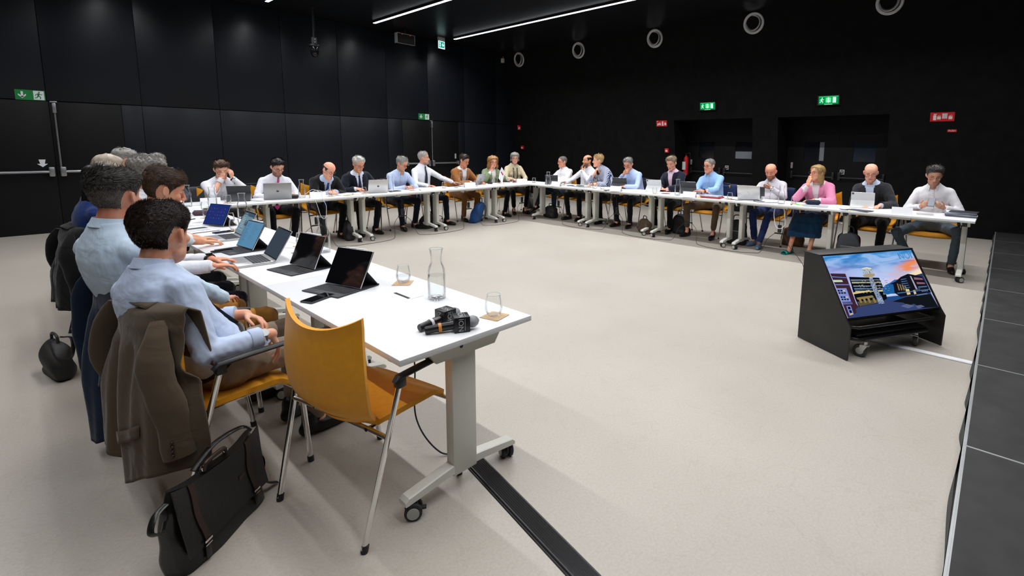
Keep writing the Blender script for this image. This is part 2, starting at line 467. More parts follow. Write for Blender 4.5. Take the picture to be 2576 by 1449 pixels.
# ------------------------------------------------------------ signs and wall fittings
def text_geo(s, size, ext=0.0, align='CENTER'):
    c = bpy.data.curves.new('t', 'FONT'); c.body = s; c.size = size; c.extrude = ext; c.align_x = align; c.align_y = 'CENTER'
    o = bpy.data.objects.new('t', c); COL.objects.link(o)
    bpy.context.view_layer.update()
    me = bpy.data.meshes.new_from_object(o.evaluated_get(bpy.context.evaluated_depsgraph_get()))
    V = [tuple(v.co) for v in me.vertices]; F = [tuple(p.vertices) for p in me.polygons]
    bpy.data.objects.remove(o); bpy.data.curves.remove(c); bpy.data.meshes.remove(me)
    return V, F
def M_w1(x, z, d=0.0): return Matrix(((1, 0, 0, x), (0, 0, -1, YW - d), (0, 1, 0, z), (0, 0, 0, 1)))
TW = math.atan(WB)
def M_w2(y, z, d=0.0, tilt=True):
    a = TW if tilt else 0
    # X -> -y, Y -> up along the wall, Z -> out of the wall towards the room
    X = Vector((0, -1, 0)); Y = Vector((-sin(a), 0, cos(a))); Z = X.cross(Y)
    o = Vector((wx(z), y, z)) + Z * d
    return Matrix(((X.x, Y.x, Z.x, o.x), (X.y, Y.y, Z.y, o.y), (X.z, Y.z, Z.z, o.z), (0, 0, 0, 1)))
def arrow_down(mb, cx, cy, s, mi, h=0.002, style=0):
    if style == 0:
        P = [(-.09, .5), (.09, .5), (.09, -.05), (.38, .22), (.38, -.06), (0, -.5), (-.38, -.06), (-.38, .22), (-.09, -.05)]
    else:
        P = [(-.08, .5), (.08, .5), (.08, -.12), (.26, -.12), (0, -.5), (-.26, -.12), (-.08, -.12)]
    # split into convex pieces
    if style == 0:
        for q in ([(-.12, .5), (.12, .5), (.12, -.35), (-.12, -.35)], [(0, -.5), (.42, -.08), (.42, .16), (0, -.22)], [(0, -.5), (0, -.22), (-.42, .16), (-.42, -.08)]):
            mb.prism([(cx + x * s, cy + y * s) for x, y in q], h - .001, h, mi)
    else:
        for q in ([(-.1, .5), (.1, .5), (.1, -.12), (-.1, -.12)], [(-.3, -.12), (0, -.5), (.3, -.12)]):
            mb.prism([(cx + x * s, cy + y * s) for x, y in q], h - .001, h, mi)
def runner(mb, cx, cy, s, mi, h=0.003):
    def ln(a, b, w):
        a = Vector(a); b = Vector(b); t = (b - a).normalized(); n = Vector((-t.y, t.x)) * w / 2
        mb.prism([(cx + p.x * s, cy + p.y * s) for p in (a - n, b - n, b + n, a + n)], h - .001, h, mi)
    mb.prism([(cx + s * (.04 + .085 * cos(k * pi / 4)), cy + s * (.36 + .085 * sin(k * pi / 4))) for k in range(8)], h - .001, h, mi)
    ln((.0, .24), (-.05, -.06), .16); ln((0, .2), (-.24, .1), .07); ln((-.24, .1), (-.28, -.06), .06)
    ln((.02, .2), (.2, .08), .07); ln((.2, .08), (.3, .16), .06)
    ln((-.04, -.06), (.14, -.2), .1); ln((.14, -.2), (.1, -.42), .08)
    ln((-.05, -.06), (-.16, -.26), .1); ln((-.16, -.26), (-.36, -.32), .08)
def flames(mb, cx, cy, s, mi, h=0.003):
    for dx, k in ((-.16, .8), (.0, 1.0), (.16, .75)):
        P = [(dx - .06, -.4), (dx + .05, -.4), (dx + .09, -.1), (dx + .02, .15 * k), (dx + .08, .42 * k), (dx - .05, .12 * k), (dx - .09, -.1)]
        mb.add([(cx + x * s, cy + y * s, h) for x, y in P], [(0, 1, 2, 6), (6, 2, 3, 5), (5, 3, 4)], mi)
def sign(name, label, M, w, h, faces, mats, group=None, dep=0.006):
    t = thing(name, label, 'sign', group=group); t.matrix_world = M
    mb = MB(); mb.box((0, 0, dep / 2), (w, h, dep), 0); obj('sign_plate', mb, [mats[0]], t, smooth=False)
    mb = MB(); faces(mb, dep); obj('pictogram', mb, mats[1:], t, smooth=False)
    return t
def f_green(mb, d):
    w, h = .36, .165
    arrow_down(mb, -.09, 0, .105, 0, d + .002)
    mb.prism([(.035, -.07), (.155, -.07), (.155, .07), (.035, .07)], d, d + .001, 0)
    runner(mb, .095, 0, .135, 1, d + .003)
sign('exit_sign', 'green exit sign with arrow and running figure over the left wall double door', M_w1(-.54, 2.262, 0), .335, .16, f_green, [M_sgn_g, M_sgn_w, M_sgn_g], 'printed green exit signs')
sign('exit_sign', 'smaller looking green exit sign above the vertical bolt of the far wall door', M_w1(6.715, 2.275, 0), .335, .16, f_green, [M_sgn_g, M_sgn_w, M_sgn_g], 'printed green exit signs')
def f_arr(mb, d): mb.prism([(-.045, .055), (.045, .055), (.03, -.008), (-.03, -.008)], d, d + .001, 0); mb.prism([(-.065, -.01), (0, -.062), (.065, -.01)], d, d + .001, 0)
mb = MB(); mb.prism([(-.04, .062), (.04, .062), (.026, -.008), (-.026, -.008)], 0, .002); mb.prism([(-.062, -.008), (0, -.062), (.062, -.008)], 0, .002)
o = obj('arrow_sticker', mb, [M_sgn_w], smooth=False); o.matrix_world = M_w1(-.50, 1.165, .001); tag(o, 'white arrow sticker just above the panic bar of the left door leaf', 'sticker')
# lit exit boxes over the two recesses
M_lit_g = emis('lit_green_panel', (0.0, 0.30, 0.07), 1.0); M_lit_w = emis('lit_white_symbol', (0.55, 1.0, 0.70), 1.3)
M_lit_gl = emis('lit_green_glow', (0.10, 0.75, 0.25), 1.2)
def f_lit(mb, d):
    runner(mb, -.115, 0, .12, 0, d + .003); arrow_down(mb, 0, 0, .11, 0, d + .003, 1)
    mb.prism([(.075, -.05), (.135, -.05), (.135, .055), (.075, .055)], d, d + .002, 0)
    mb.prism([(-.075, -.081), (.075, -.081), (.07, -.074), (-.07, -.074)], d, d + .002, 0)
    mb.prism([(-.172, .068), (.172, .068), (.172, .074), (-.172, .074)], d, d + .001, 1)
    mb.prism([(-.05, -.045), (.05, -.045), (.05, .05), (-.05, .05)], d, d + .0005, 1)
for y, z, l in ((3.605, 2.475, 'lit green exit box above the recess with the fire extinguisher'), (1.085, 2.48, 'larger looking lit green exit box above the recess nearer the stage')):
    t = sign('exit_sign', l, M_w2(y, z, .012), .35, .155, f_lit, [M_lit_g, M_lit_w, M_lit_gl], 'lit green exit boxes', .03)
    mb = MB(); mb.box((0, .088, .012), (.40, .012, .05), 0); mb.box((0, -.090, .008), (.40, .012, .04), 0)
    for s in (-1, 1): mb.box((s * .19, 0, .01), (.022, .19, .04), 0)
    mb.box((0, 0, -.006), (.40, .19, .012), 0); obj('frame', mb, [M_black], t, smooth=False)
# red fire signs
def f_fire2(mb, d, hose=False):
    def ext(cx):
        mb.prism([(cx - .022, -.055), (cx + .022, -.055), (cx + .022, .022), (cx + .012, .034), (cx - .012, .034), (cx - .022, .022)], d, d + .001, 0)
        mb.prism([(cx - .018, .04), (cx + .026, .04), (cx + .026, .052), (cx - .018, .052)], d, d + .001, 0)
    if hose:
        ext(-.105); flames(mb, -.045, 0, .11, 0, d + .002)
        for k in range(6): mb.prism([(.0 + k * .012, -.03), (.008 + k * .012, -.03), (.008 + k * .012, .05), (k * .012, .05)], d, d + .001, 0)
        mb.prism([(-.006, .05), (.076, .05), (.076, .056), (-.006, .056)], d, d + .001, 0)
        flames(mb, .115, 0, .11, 0, d + .002)
    else:
        mb.prism([(-.12, -.05), (-.095, -.055), (-.08, -.02), (-.07, .0), (-.1, .01), (-.115, .0)], d, d + .001, 0); mb.ball((-.112, .05, d), (.01, .01, .001), 0, 8, 4)
        flames(mb, -.045, 0, .11, 0, d + .002); ext(.03); flames(mb, .105, 0, .11, 0, d + .002)
sign('fire_sign', 'red fire equipment sign beside the recess with the fire extinguisher', M_w2(4.84, 2.11, .002), .30, .145, lambda mb, d: f_fire2(mb, d), [M_sgn_r, M_sgn_w], 'red fire equipment signs')
sign('fire_sign', 'red fire hose and extinguisher sign on the wall near the stage, larger looking', M_w2(-.72, 2.105, .002), .34, .155, lambda mb, d: f_fire2(mb, d, True), [M_sgn_r, M_sgn_w], 'red fire equipment signs')
def f_small(mb, d):
    mb.prism([(-.035, -.05), (-.01, -.055), (.0, -.02), (.008, .005), (-.02, .01), (-.03, .0)], d, d + .001, 0); mb.ball((-.032, .045, d), (.009, .009, .001), 0, 8, 4)
    flames(mb, .035, 0, .09, 0, d + .002)
sign('fire_sign', 'small red fire alarm sign high in the far corner of the room', M_w2(9.98, 2.09, .002), .13, .145, f_small, [M_sgn_r, M_sgn_w], 'red fire equipment signs')
V, F = text_geo('PUSH', .042)
sign('push_sign', 'narrow red PUSH plate below the fire hose sign', M_w2(-.873, 1.865, .002), .13, .045, lambda mb, d: mb.add([(x, y, d + .001) for x, y, z in V], F, 0), [M_sgn_r, M_sgn_w])
for y, z, l in ((4.71, 1.45, 'red square fire alarm call point beside the extinguisher recess'), (9.90, 1.47, 'red square fire alarm call point in the far corner')):
    t = thing('alarm_call_point', l, 'fire alarm', group='red call points'); t.matrix_world = M_w2(y, z, 0)
    mb = MB(); mb.box((0, 0, .025), (.105, .105, .05), 0, .006); obj('housing', mb, [M_sgn_r], t)
    mb = MB(); mb.box((0, -.008, .051), (.06, .04, .004), 0); mb.box((0, .03, .051), (.02, .01, .004), 0); obj('break_glass', mb, [M_sgn_w], t, smooth=False)
# extinguisher in the first recess
t = thing('fire_extinguisher', 'red fire extinguisher hanging in the door recess', 'fire extinguisher', (10.50, 4.41, .83))
mb = MB(); mb.lathe([(.03, 0), (.055, .01), (.062, .03), (.062, .40), (.05, .45), (.025, .475), (.02, .50)], 0, 20); obj('cylinder', mb, [M_sgn_r], t)
mb = MB(); mb.box((-.045, .02, .24), (.06, .085, .20), 0); obj('paper_label', mb, [M_sgn_w], t)
mb = MB(); mb.box((0, 0, .52), (.05, .03, .05), 0, .005); mb.tube([(0, 0, .54), (-.05, .02, .56), (-.08, .03, .55)], .006); mb.tube([(0, 0, .52), (0, -.05, .56), (0, -.10, .55), (0, -.12, .45), (0, -.09, .3)], .008); obj('valve_and_hose', mb, [M_black], t)
mb = MB(); mb.box((.075, 0, .3), (.03, .05, .3)); mb.box((.12, .035, .3), (.10, .03, .06)); obj('bracket', mb, [M_black], t)
# white labels
# air nozzles
M_noz = mat('grey_nozzle_ring', (0.60, 0.60, 0.60), 0.4, 0.2); M_noz2 = mat('pale_nozzle_cone', (0.40, 0.40, 0.40), 0.45)
for i, (y, l) in enumerate(((9.65, 'smallest round air nozzle, in the far corner by the door wall'), (7.31, 'second round air nozzle counting from the far corner'), (4.93, 'middle round air nozzle of the row of five'), (2.565, 'large round air nozzle above the gap between both door recesses'), (0.17, 'largest round air nozzle cut by the frame top'))):
    t = thing('air_nozzle', l, 'air vent', group='round air nozzles'); t.matrix_world = M_w2(y, 4.10, 0)
    mb = MB(); mb.lathe([(.165, 0), (.216, 0), (.216, .012), (.205, .022), (.172, .02), (.160, .004)], 0, 48, capb=False, capt=False); obj('flange', mb, [M_noz], t)
    a = Matrix.Rotation(radians(-10), 4, 'X') @ Matrix.Rotation(radians(-12), 4, 'Y')
    mb = MB(); mb.lathe([(.163, .004), (.160, .028), (.148, .034), (.135, .02), (.12, -.01), (.10, -.03), (.085, -.035)], 0, 48, a, False, False); obj('nozzle_ring', mb, [M_noz2], t)
    mb = MB(); mb.lathe([(.001, -.03), (.09, -.03)], 0, 48, a, False, False); obj('nozzle_bore', mb, [M_gap], t)
# ceiling camera
t = thing('ceiling_camera', 'black dome camera hanging on a pole in front of the panelled wall', 'camera', (3.62, 9.45, CEIL))
mb = MB(); mb.tube([(0, 0, 0), (0, 0, -.60)], .018, 0, 12); mb.lathe([(.06, -.0), (.06, -.012)], 0, 16); mb.tube([(.03, .01, -.05), (.03, .0, -.4), (.015, 0, -.62)], .006); obj('pole', mb, [M_black], t)
mb = MB(); mb.box((0, -.01, -.67), (.085, .07, .14), 0, .006); obj('bracket', mb, [mat('grey_bracket', (.12, .12, .12), .4, .5)], t)
mb = MB()
for z in (-.64, -.70): mb.ball((0, -.048, z), .012, 0, 8, 6)
obj('bolt', mb, [M_alu], t)
mb = MB(); mb.lathe([(.05, -.74), (.105, -.745), (.108, -.775), (.095, -.79)], 0, 24); obj('mount_plate', mb, [M_black], t)
mb = MB(); mb.lathe([(.001, -1.00), (.03, -.995), (.06, -.97), (.078, -.93), (.084, -.88), (.086, -.80), (.07, -.775)], 0, 24); obj('dome', mb, [mat('black_gloss_dome', (.008, .008, .009), .12)], t)
# speaker box
t = thing('loudspeaker', 'flat rectangular black loudspeaker hung under the ceiling by the panelled wall', 'loudspeaker', (5.93, 9.72, 4.10), radians(3))
mb = MB(); mb.box((0, .04, 0), (.50, .09, .24), 0, .004)
obj('cabinet', mb, [M_black], t)
mb = MB()
for z in (-.118, .118): mb.box((0, -.008, z), (.50, .02, .008), 0)
for x in (-.247, .247): mb.box((x, -.008, 0), (.008, .02, .24), 0)
mb.box((-.252, .04, 0), (.006, .10, .24)); obj('rim', mb, [M_noz2], t, smooth=False)
mb = MB(); mb.box((0, .05, .17), (.06, .04, .11)); obj('bracket', mb, [M_black], t)
mb = MB(); mb.ball((-.11, -.018, .10), .006, 0, 8, 6); mb.ball((.12, -.018, .10), .006, 0, 8, 6); obj('red_indicator', mb, [emis('red_led', (1, .05, .03), 2.0)], t)
# hanging exit box
t = thing('exit_sign', 'teal lit exit box hanging from the ceiling near the far corner', 'sign', (6.98, 9.75, 4.33), radians(8))
mb = MB(); mb.box((0, 0, -.05), (.22, .05, .09), 0, .004); mb.box((0, 0, -.20), (.235, .022, .21), 0, .003); obj('housing', mb, [mat('pale_grey_housing', (.35, .35, .34), .4)], t)
mb = MB(); M_tw = emis('lit_white_border', (.75, .9, .95), 1.6); M_tt = emis('lit_teal_panel', (.0, .30, .22), 1.2)
MM = Matrix(((1, 0, 0, 0), (0, 0, -1, -.0115), (0, 1, 0, -.20), (0, 0, 0, 1)))
b2 = MB(); b2.prism([(-.112, -.1), (.112, -.1), (.112, .09), (-.112, .09)], 0, .001, 0); b2.prism([(-.098, -.075), (.098, -.075), (.098, .075), (-.098, .075)], 0, .002, 1)
b2.prism([(-.078, -.05), (-.03, -.05), (-.03, .055), (-.078, .055)], .0, .003, 0); runner(b2, -.052, 0, .10, 1, .005); arrow_down(b2, .045, 0, .09, 0, .004)
mb.add(b2.v, b2.f, 0, MM); mb.m = b2.m; obj('lit_face', mb, [M_tw, M_tt], t, smooth=False)
# little spotlight box in the corner
mb = MB(); mb.box((0, 0, 0), (.07, .10, .13), 0, .006, rz=.5); mb.box((.04, .03, .08), (.02, .02, .09)); o = obj('motion_sensor', mb, [mat('beige_sensor', (.5, .48, .42), .5)], loc=(9.50, 10.19, 4.10)); tag(o, 'small pale sensor box high in the far corner beside the first nozzle', 'sensor')
# vertical bolt labels etc on panelled wall
mb = MB(); mb.box((0, 0, 0), (.05, .004, .14)); o = obj('door_label', mb, [M_dtag], loc=(7.72, YW - .004, 1.21), smooth=False); tag(o, 'small pale label strip above the panic bar of the far wall door', 'label')

# ------------------------------------------------------------ tables
TL, TD, TH = 1.4466, 0.688, 0.74
def caster(mb, x, y, rz):
    T = Matrix.Translation((x, y, 0)) @ Matrix.Rotation(rz, 4, 'Z')
    for s in (-1, 1):
        c = Matrix.Translation((s * .019 + 0, .018, .036)) @ Matrix.Rotation(pi / 2, 4, 'Y')
        prof = [(.012, -.011), (.030, -.011), (.036, -.007), (.036, .007), (.030, .011), (.012, .011)]
        mb.lathe(prof, 0, 24, T @ c)
        c2 = Matrix.Translation((s * .0305, .018, .036)) @ Matrix.Rotation(s * pi / 2, 4, 'Y')
        mb.lathe([(.025, -.001), (.025, .002), (.001, .003)], 1, 24, T @ c2)
    mb.box((0, .012, .050), (.016, .050, .048), 0, .006, T)
    mb.cyl((0, 0, .05), (0, 0, .088), .010, 0, 10, T)
    mb.box((0, .055, .040), (.020, .030, .010), 0, .003, T)
def make_table(label):
    t = thing('rolling_table', label, 'table', group='white rolling conference tables')
    hl, hd = TL / 2, TD / 2
    mb = MB(); mb.box((0, 0, TH - .0125), (TL - .003, TD, .025), 0, .0012); obj('table_top', mb, [M_white], t)
    for s in (-1, 1):
        x = s * (hl - .098)
        tz = TH - .0255
        L = thing('x', 'x', 'x')
        bpy.data.objects.remove(L)
        mb = MB()
        mb.box((x, 0, .385), (.055, .128, .60), 0, .006)
        # arched foot
        P = [(-.300, .078), (-.285, .104), (-.10, .132), (-.03, .140), (.03, .140), (.10, .132), (.285, .104), (.300, .078), (.285, .074), (.10, .100), (-.10, .100), (-.285, .074)]
        MX = Matrix(((0, 0, 1, x), (1, 0, 0, 0), (0, 1, 0, 0), (0, 0, 0, 1)))
        b = MB()
        Q = [(-.300, .074, .092), (-.285, .074, .106), (-.10, .096, .134), (-.03, .10, .142), (.03, .10, .142), (.10, .096, .134), (.285, .074, .106), (.300, .074, .092)]
        V = []; F = []
        for (y, z0, z1) in Q:
            for (sx, zz) in ((-.027, z0), (.027, z0), (.027, z1 - .004), (.021, z1), (-.021, z1), (-.027, z1 - .004)): V.append((x + sx, y, zz))
        for i in range(len(Q) - 1):
            for k in range(6): F.append((i * 6 + k, i * 6 + (k + 1) % 6, (i + 1) * 6 + (k + 1) % 6, (i + 1) * 6 + k))
        F.append(tuple(reversed(range(6)))); F.append(tuple((len(Q) - 1) * 6 + k for k in range(6)))
        mb.add(V, F)
        # head beam (trapezoid) and gussets
        pr = [(-.20, tz), (-.155, tz - .066), (.155, tz - .066), (.20, tz)]
        V = [(x + dx, y, z) for dx in ((-.022, .050) if s > 0 else (-.050, .022)) for y, z in pr]
        mb.add(V, [(0, 1, 2, 3), (7, 6, 5, 4), (0, 4, 5, 1), (1, 5, 6, 2), (2, 6, 7, 3), (3, 7, 4, 0)])
        g_ = [(x + s * -.027, tz), (x + s * -.09, tz), (x + s * -.027, tz - .07)]
        for yy in (-.055, .055):
            V = [(p[0], yy + d, p[1]) for d in (-.004, .004) for p in g_]; mb.add(V, [(0, 1, 2), (5, 4, 3), (0, 3, 4, 1), (1, 4, 5, 2), (2, 5, 3, 0)])
        leg = obj('leg', mb, [M_steelw], t, angle=30)
        mb = MB(); mb.cyl((x + s * .050, -.03, tz - .026), (x + s * .0515, -.03, tz - .026), .0085, 0, 12); obj('bolt', mb, [M_black], leg)
        for yy in (-.2, .2):
            mb = MB(); V = [(x + dx, yy + (.002 if yy > 0 else -.002), tz) for dx in (-.024, .024)] + [(x + dx, yy * .78 + (.002 if yy > 0 else -.002), tz - .067) for dx in (.024, -.024)]
            mb.add(V, [(0, 1, 2, 3)]); obj('end_cap', mb, [M_black], leg)
            mb = MB(); mb.box((x - s * .05, yy * 1.5, tz - .018), (.03, .016, .032), 0, .002); obj('table_latch', mb, [M_black], leg)
        for j, yy in enumerate((-.272, .272)):
            mb = MB(); caster(mb, x, yy, (0.5, 2.3, -.6, 1.2)[(j + (0 if s < 0 else 2))]); obj('caster', mb, [M_rubber, M_hub], leg)
    mb = MB()
    for yy in (-.14, .14): mb.box((0, yy, TH - .045), (TL - .24, .04, .038), 0, .002)
    obj('under_rail', mb, [M_steelw], t)
    mb = MB(); mb.box((0, .125, TH + .0006), (.17, .085, .0022), 0, .0); obj('power_box_lid', mb, [M_white], t, smooth=False)
    mb = MB(); mb.box((0, .088, TH + .0010), (.145, .014, .0024), 0); mb.box((0, .22, TH - .045), (.22, .05, .035), 1, .004); obj('brush_strip', mb, [M_black, M_steelw], t, smooth=False)
    return t
YBN, XB0, XCN, YC0, LBt, LCt = 5.7865, -.0115, 6.2987, -1.4263, 1.3964, 1.4443
T0 = make_table('white rolling table at the near end of the left row, with the two microphones')
T0.location = (TD / 2, TL / 2, 0); T0.rotation_euler = (0, 0, -pi / 2)
la = ['white rolling table second from the near end of the left row, two open laptops', 'white rolling table of the left row holding the tablet with the deep blue screen', 'white rolling table of the left row that meets the door wall row']
for k in range(1, 4): dup(T0, la[k - 1], (TD / 2, TL * (k + .5), 0), -pi / 2)
lb = ['white rolling table at the corner of the left row and the door wall row', 'white rolling table before the man rubbing his eyes and the man in the pink tie', 'white rolling table before the two writing men in dark suits', 'white rolling table before the grey haired writer in the pale blue shirt', 'white rolling table at the far corner before the woman in the green blazer']
for k in range(5):
    r = dup(T0, lb[k], (XB0 + LBt * (k + .5), YBN + TD / 2, 0), pi); r.scale = (LBt / TL, 1, 1)
lc = ['white rolling table at the stage end, with the stack of dark folders', 'white rolling table before the bald man with the beard and the woman in pink', 'white rolling table before the man in the navy jacket and the man with crossed arms', 'white rolling table before the woman in the striped blouse', 'white rolling table at the far corner before the man in the collarless white shirt']
for k in range(5): dup(T0, lc[k], (XCN + TD / 2, YC0 + LCt * (k + .5), 0), pi / 2)

# ------------------------------------------------------------ chair
def sstep(a, b, x):
    t = max(0, min(1, (x - a) / (b - a))); return t * t * (3 - 2 * t)
def shell(mb, fn, nu, nv, th, mi=0, M=None):
    P = [[Vector(fn(i / (nu - 1), j / (nv - 1))) for i in range(nu)] for j in range(nv)]
    Nn = []
    for j in range(nv):
        row = []
        for i in range(nu):
            a = P[j][min(i + 1, nu - 1)] - P[j][max(i - 1, 0)]; b = P[min(j + 1, nv - 1)][i] - P[max(j - 1, 0)][i]
            row.append(a.cross(b).normalized())
        Nn.append(row)
    V = [P[j][i] for j in range(nv) for i in range(nu)] + [P[j][i] - Nn[j][i] * th for j in range(nv) for i in range(nu)]
    F = []; o = nu * nv
    for j in range(nv - 1):
        for i in range(nu - 1):
            F.append((j * nu + i, j * nu + i + 1, (j + 1) * nu + i + 1, (j + 1) * nu + i))
            F.append((o + j * nu + i, o + (j + 1) * nu + i, o + (j + 1) * nu + i + 1, o + j * nu + i + 1))
    for i in range(nu - 1):
        F.append((i, o + i, o + i + 1, i + 1)); k = (nv - 1) * nu
        F.append((k + i, k + i + 1, o + k + i + 1, o + k + i))
    for j in range(nv - 1):
        F.append((j * nu, (j + 1) * nu, o + (j + 1) * nu, o + j * nu))
        F.append((j * nu + nu - 1, o + j * nu + nu - 1, o + (j + 1) * nu + nu - 1, (j + 1) * nu + nu - 1))
    return mb.add(V, F, mi, M)
def chair_back(u, v):      # u across, v up: backrest
    x = 2 * u - 1
    z = .436 + v * .411
    hw = (.252 - .020 * sstep(.45, 1, v)) * (1 - .36 * (1 - min(1, v / .30)) ** 2.4)
    z += (abs(x) ** 2.2) * .050 * sstep(.5, 1, v) - .0 + (1 - abs(x) ** 2) * -.012 * sstep(.6, 1, v)
    y = -.175 - .058 * sstep(0, .24, v) - .022 * v + .055 * sin(pi * min(1, v * 1.1)) * -.35
    y += .060 * abs(x) ** 2.0
    return (x * hw, y, z)
def chair_seat(u, v):      # v from the back joint to the front edge
    x = 2 * u - 1
    y = -.205 + v * .45
    z = .435 + .04 * (1 - sstep(0, .16, v)) + .010 * sstep(.1, .4, v) - .028 * sstep(.78, 1, v)
    hw = .185 + .047 * sstep(0, .35, v) - .006 * sstep(.8, 1, v)
    z += .022 * abs(x) ** 2.4 * sstep(.05, .3, v) * (1 - .6 * v)
    y += .060 * x * x * (1 - sstep(0, .25, v)) - .02 * abs(x) ** 3 * sstep(.8, 1, v)
    return (x * hw, y, z)
def make_chair(label):
    t = thing('conference_chair', label, 'chair', group='yellow shell chairs with chrome legs')
    mb = MB(); shell(mb, chair_seat, 17, 22, .022); obj('seat', mb, [M_yellow], t, angle=60)
    mb = MB(); shell(mb, lambda u, v: chair_back(1 - u, v), 19, 20, .018); obj('backrest', mb, [M_yellow], t, angle=60)
    for s in (-1, 1):
        for q in ((-.270, -.105), (.262, .195)):
            mb = MB(); mb.tube([(s * .275, q[0], .012), (s * .318, q[1], .64)], [.0125, .0125], 0, 12, flat=.85)
            leg = obj('leg', mb, [M_chrome], t)
            mb = MB(); mb.cyl((s * .2747, q[0] - (.0003 if q[0] < 0 else -.0003), .0), (s * .277, q[0] + (.006 if q[0] < 0 else -.003), .028), .0145, 0, 12); obj('foot_cap', mb, [M_black], leg)
        mb = MB(); P = [(s * .315, -.135, .632), (s * .318, -.115, .650), (s * .323, .0, .655), (s * .320, .16, .652), (s * .318, .215, .640)]
        mb.tube(P, [.014, .019, .020, .018, .015], 0, 10, flat=.6); mb.box((s * .317, -.108, .628), (.034, .040, .040), 0, .006); mb.box((s * .318, .192, .628), (.034, .038, .038), 0, .006)
        obj('armrest', mb, [M_black], t)
    mb = MB()
    mb.tube([(-.300, .215, .40), (-.20, .205, .405), (.20, .205, .405), (.300, .215, .40)], .010, 0, 10)
    mb.tube([(-.303, -.165, .42), (-.19, -.15, .41), (.19, -.15, .41), (.303, -.165, .42)], .010, 0, 10)
    for s in (-1, 1): mb.tube([(s * .17, -.16, .41), (s * .17, .215, .405)], .009, 0, 8)
    obj('seat_frame', mb, [M_chrome], t)
    return t
# ------------------------------------------------------------ cloth, hair and skin materials
class NX:
    """small helper: arithmetic on shader sockets"""
    nt = None
    def __init__(s, k): s.k = k
    @staticmethod
    def op(o, *a, clamp=False):
        n = NX.nt.nodes.new('ShaderNodeMath'); n.operation = o; n.use_clamp = clamp
        for i, x in enumerate(a):
            if isinstance(x, NX): NX.nt.links.new(x.k, n.inputs[i])
            else: n.inputs[i].default_value = x
        return NX(n.outputs[0])
    def __add__(a, b): return NX.op('ADD', a, b)
    def __sub__(a, b): return NX.op('SUBTRACT', a, b)
    def __mul__(a, b): return NX.op('MULTIPLY', a, b)
    def __lt__(a, b): return NX.op('LESS_THAN', a, b)
    def __gt__(a, b): return NX.op('GREATER_THAN', a, b)
    def abs(a): return NX.op('ABSOLUTE', a)
    def sm(a, lo, hi):      # smooth step
        n = NX.nt.nodes.new('ShaderNodeMapRange'); n.interpolation_type = 'SMOOTHSTEP'
        NX.nt.links.new(a.k, n.inputs[0]); n.inputs[1].default_value = lo; n.inputs[2].default_value = hi
        if lo > hi: n.inputs[1].default_value = hi; n.inputs[2].default_value = lo; n.inputs[3].default_value = 1; n.inputs[4].default_value = 0
        return NX(n.outputs[0])
def nmix(nt, fac, a, b):
    n = nt.nodes.new('ShaderNodeMix'); n.data_type = 'RGBA'
    nt.links.new(fac.k, n.inputs[0])
    for i, c in ((6, a), (7, b)):
        if isinstance(c, tuple): n.inputs[i].default_value = (*c, 1)
        else: nt.links.new(c, n.inputs[i])
    return n.outputs[2]
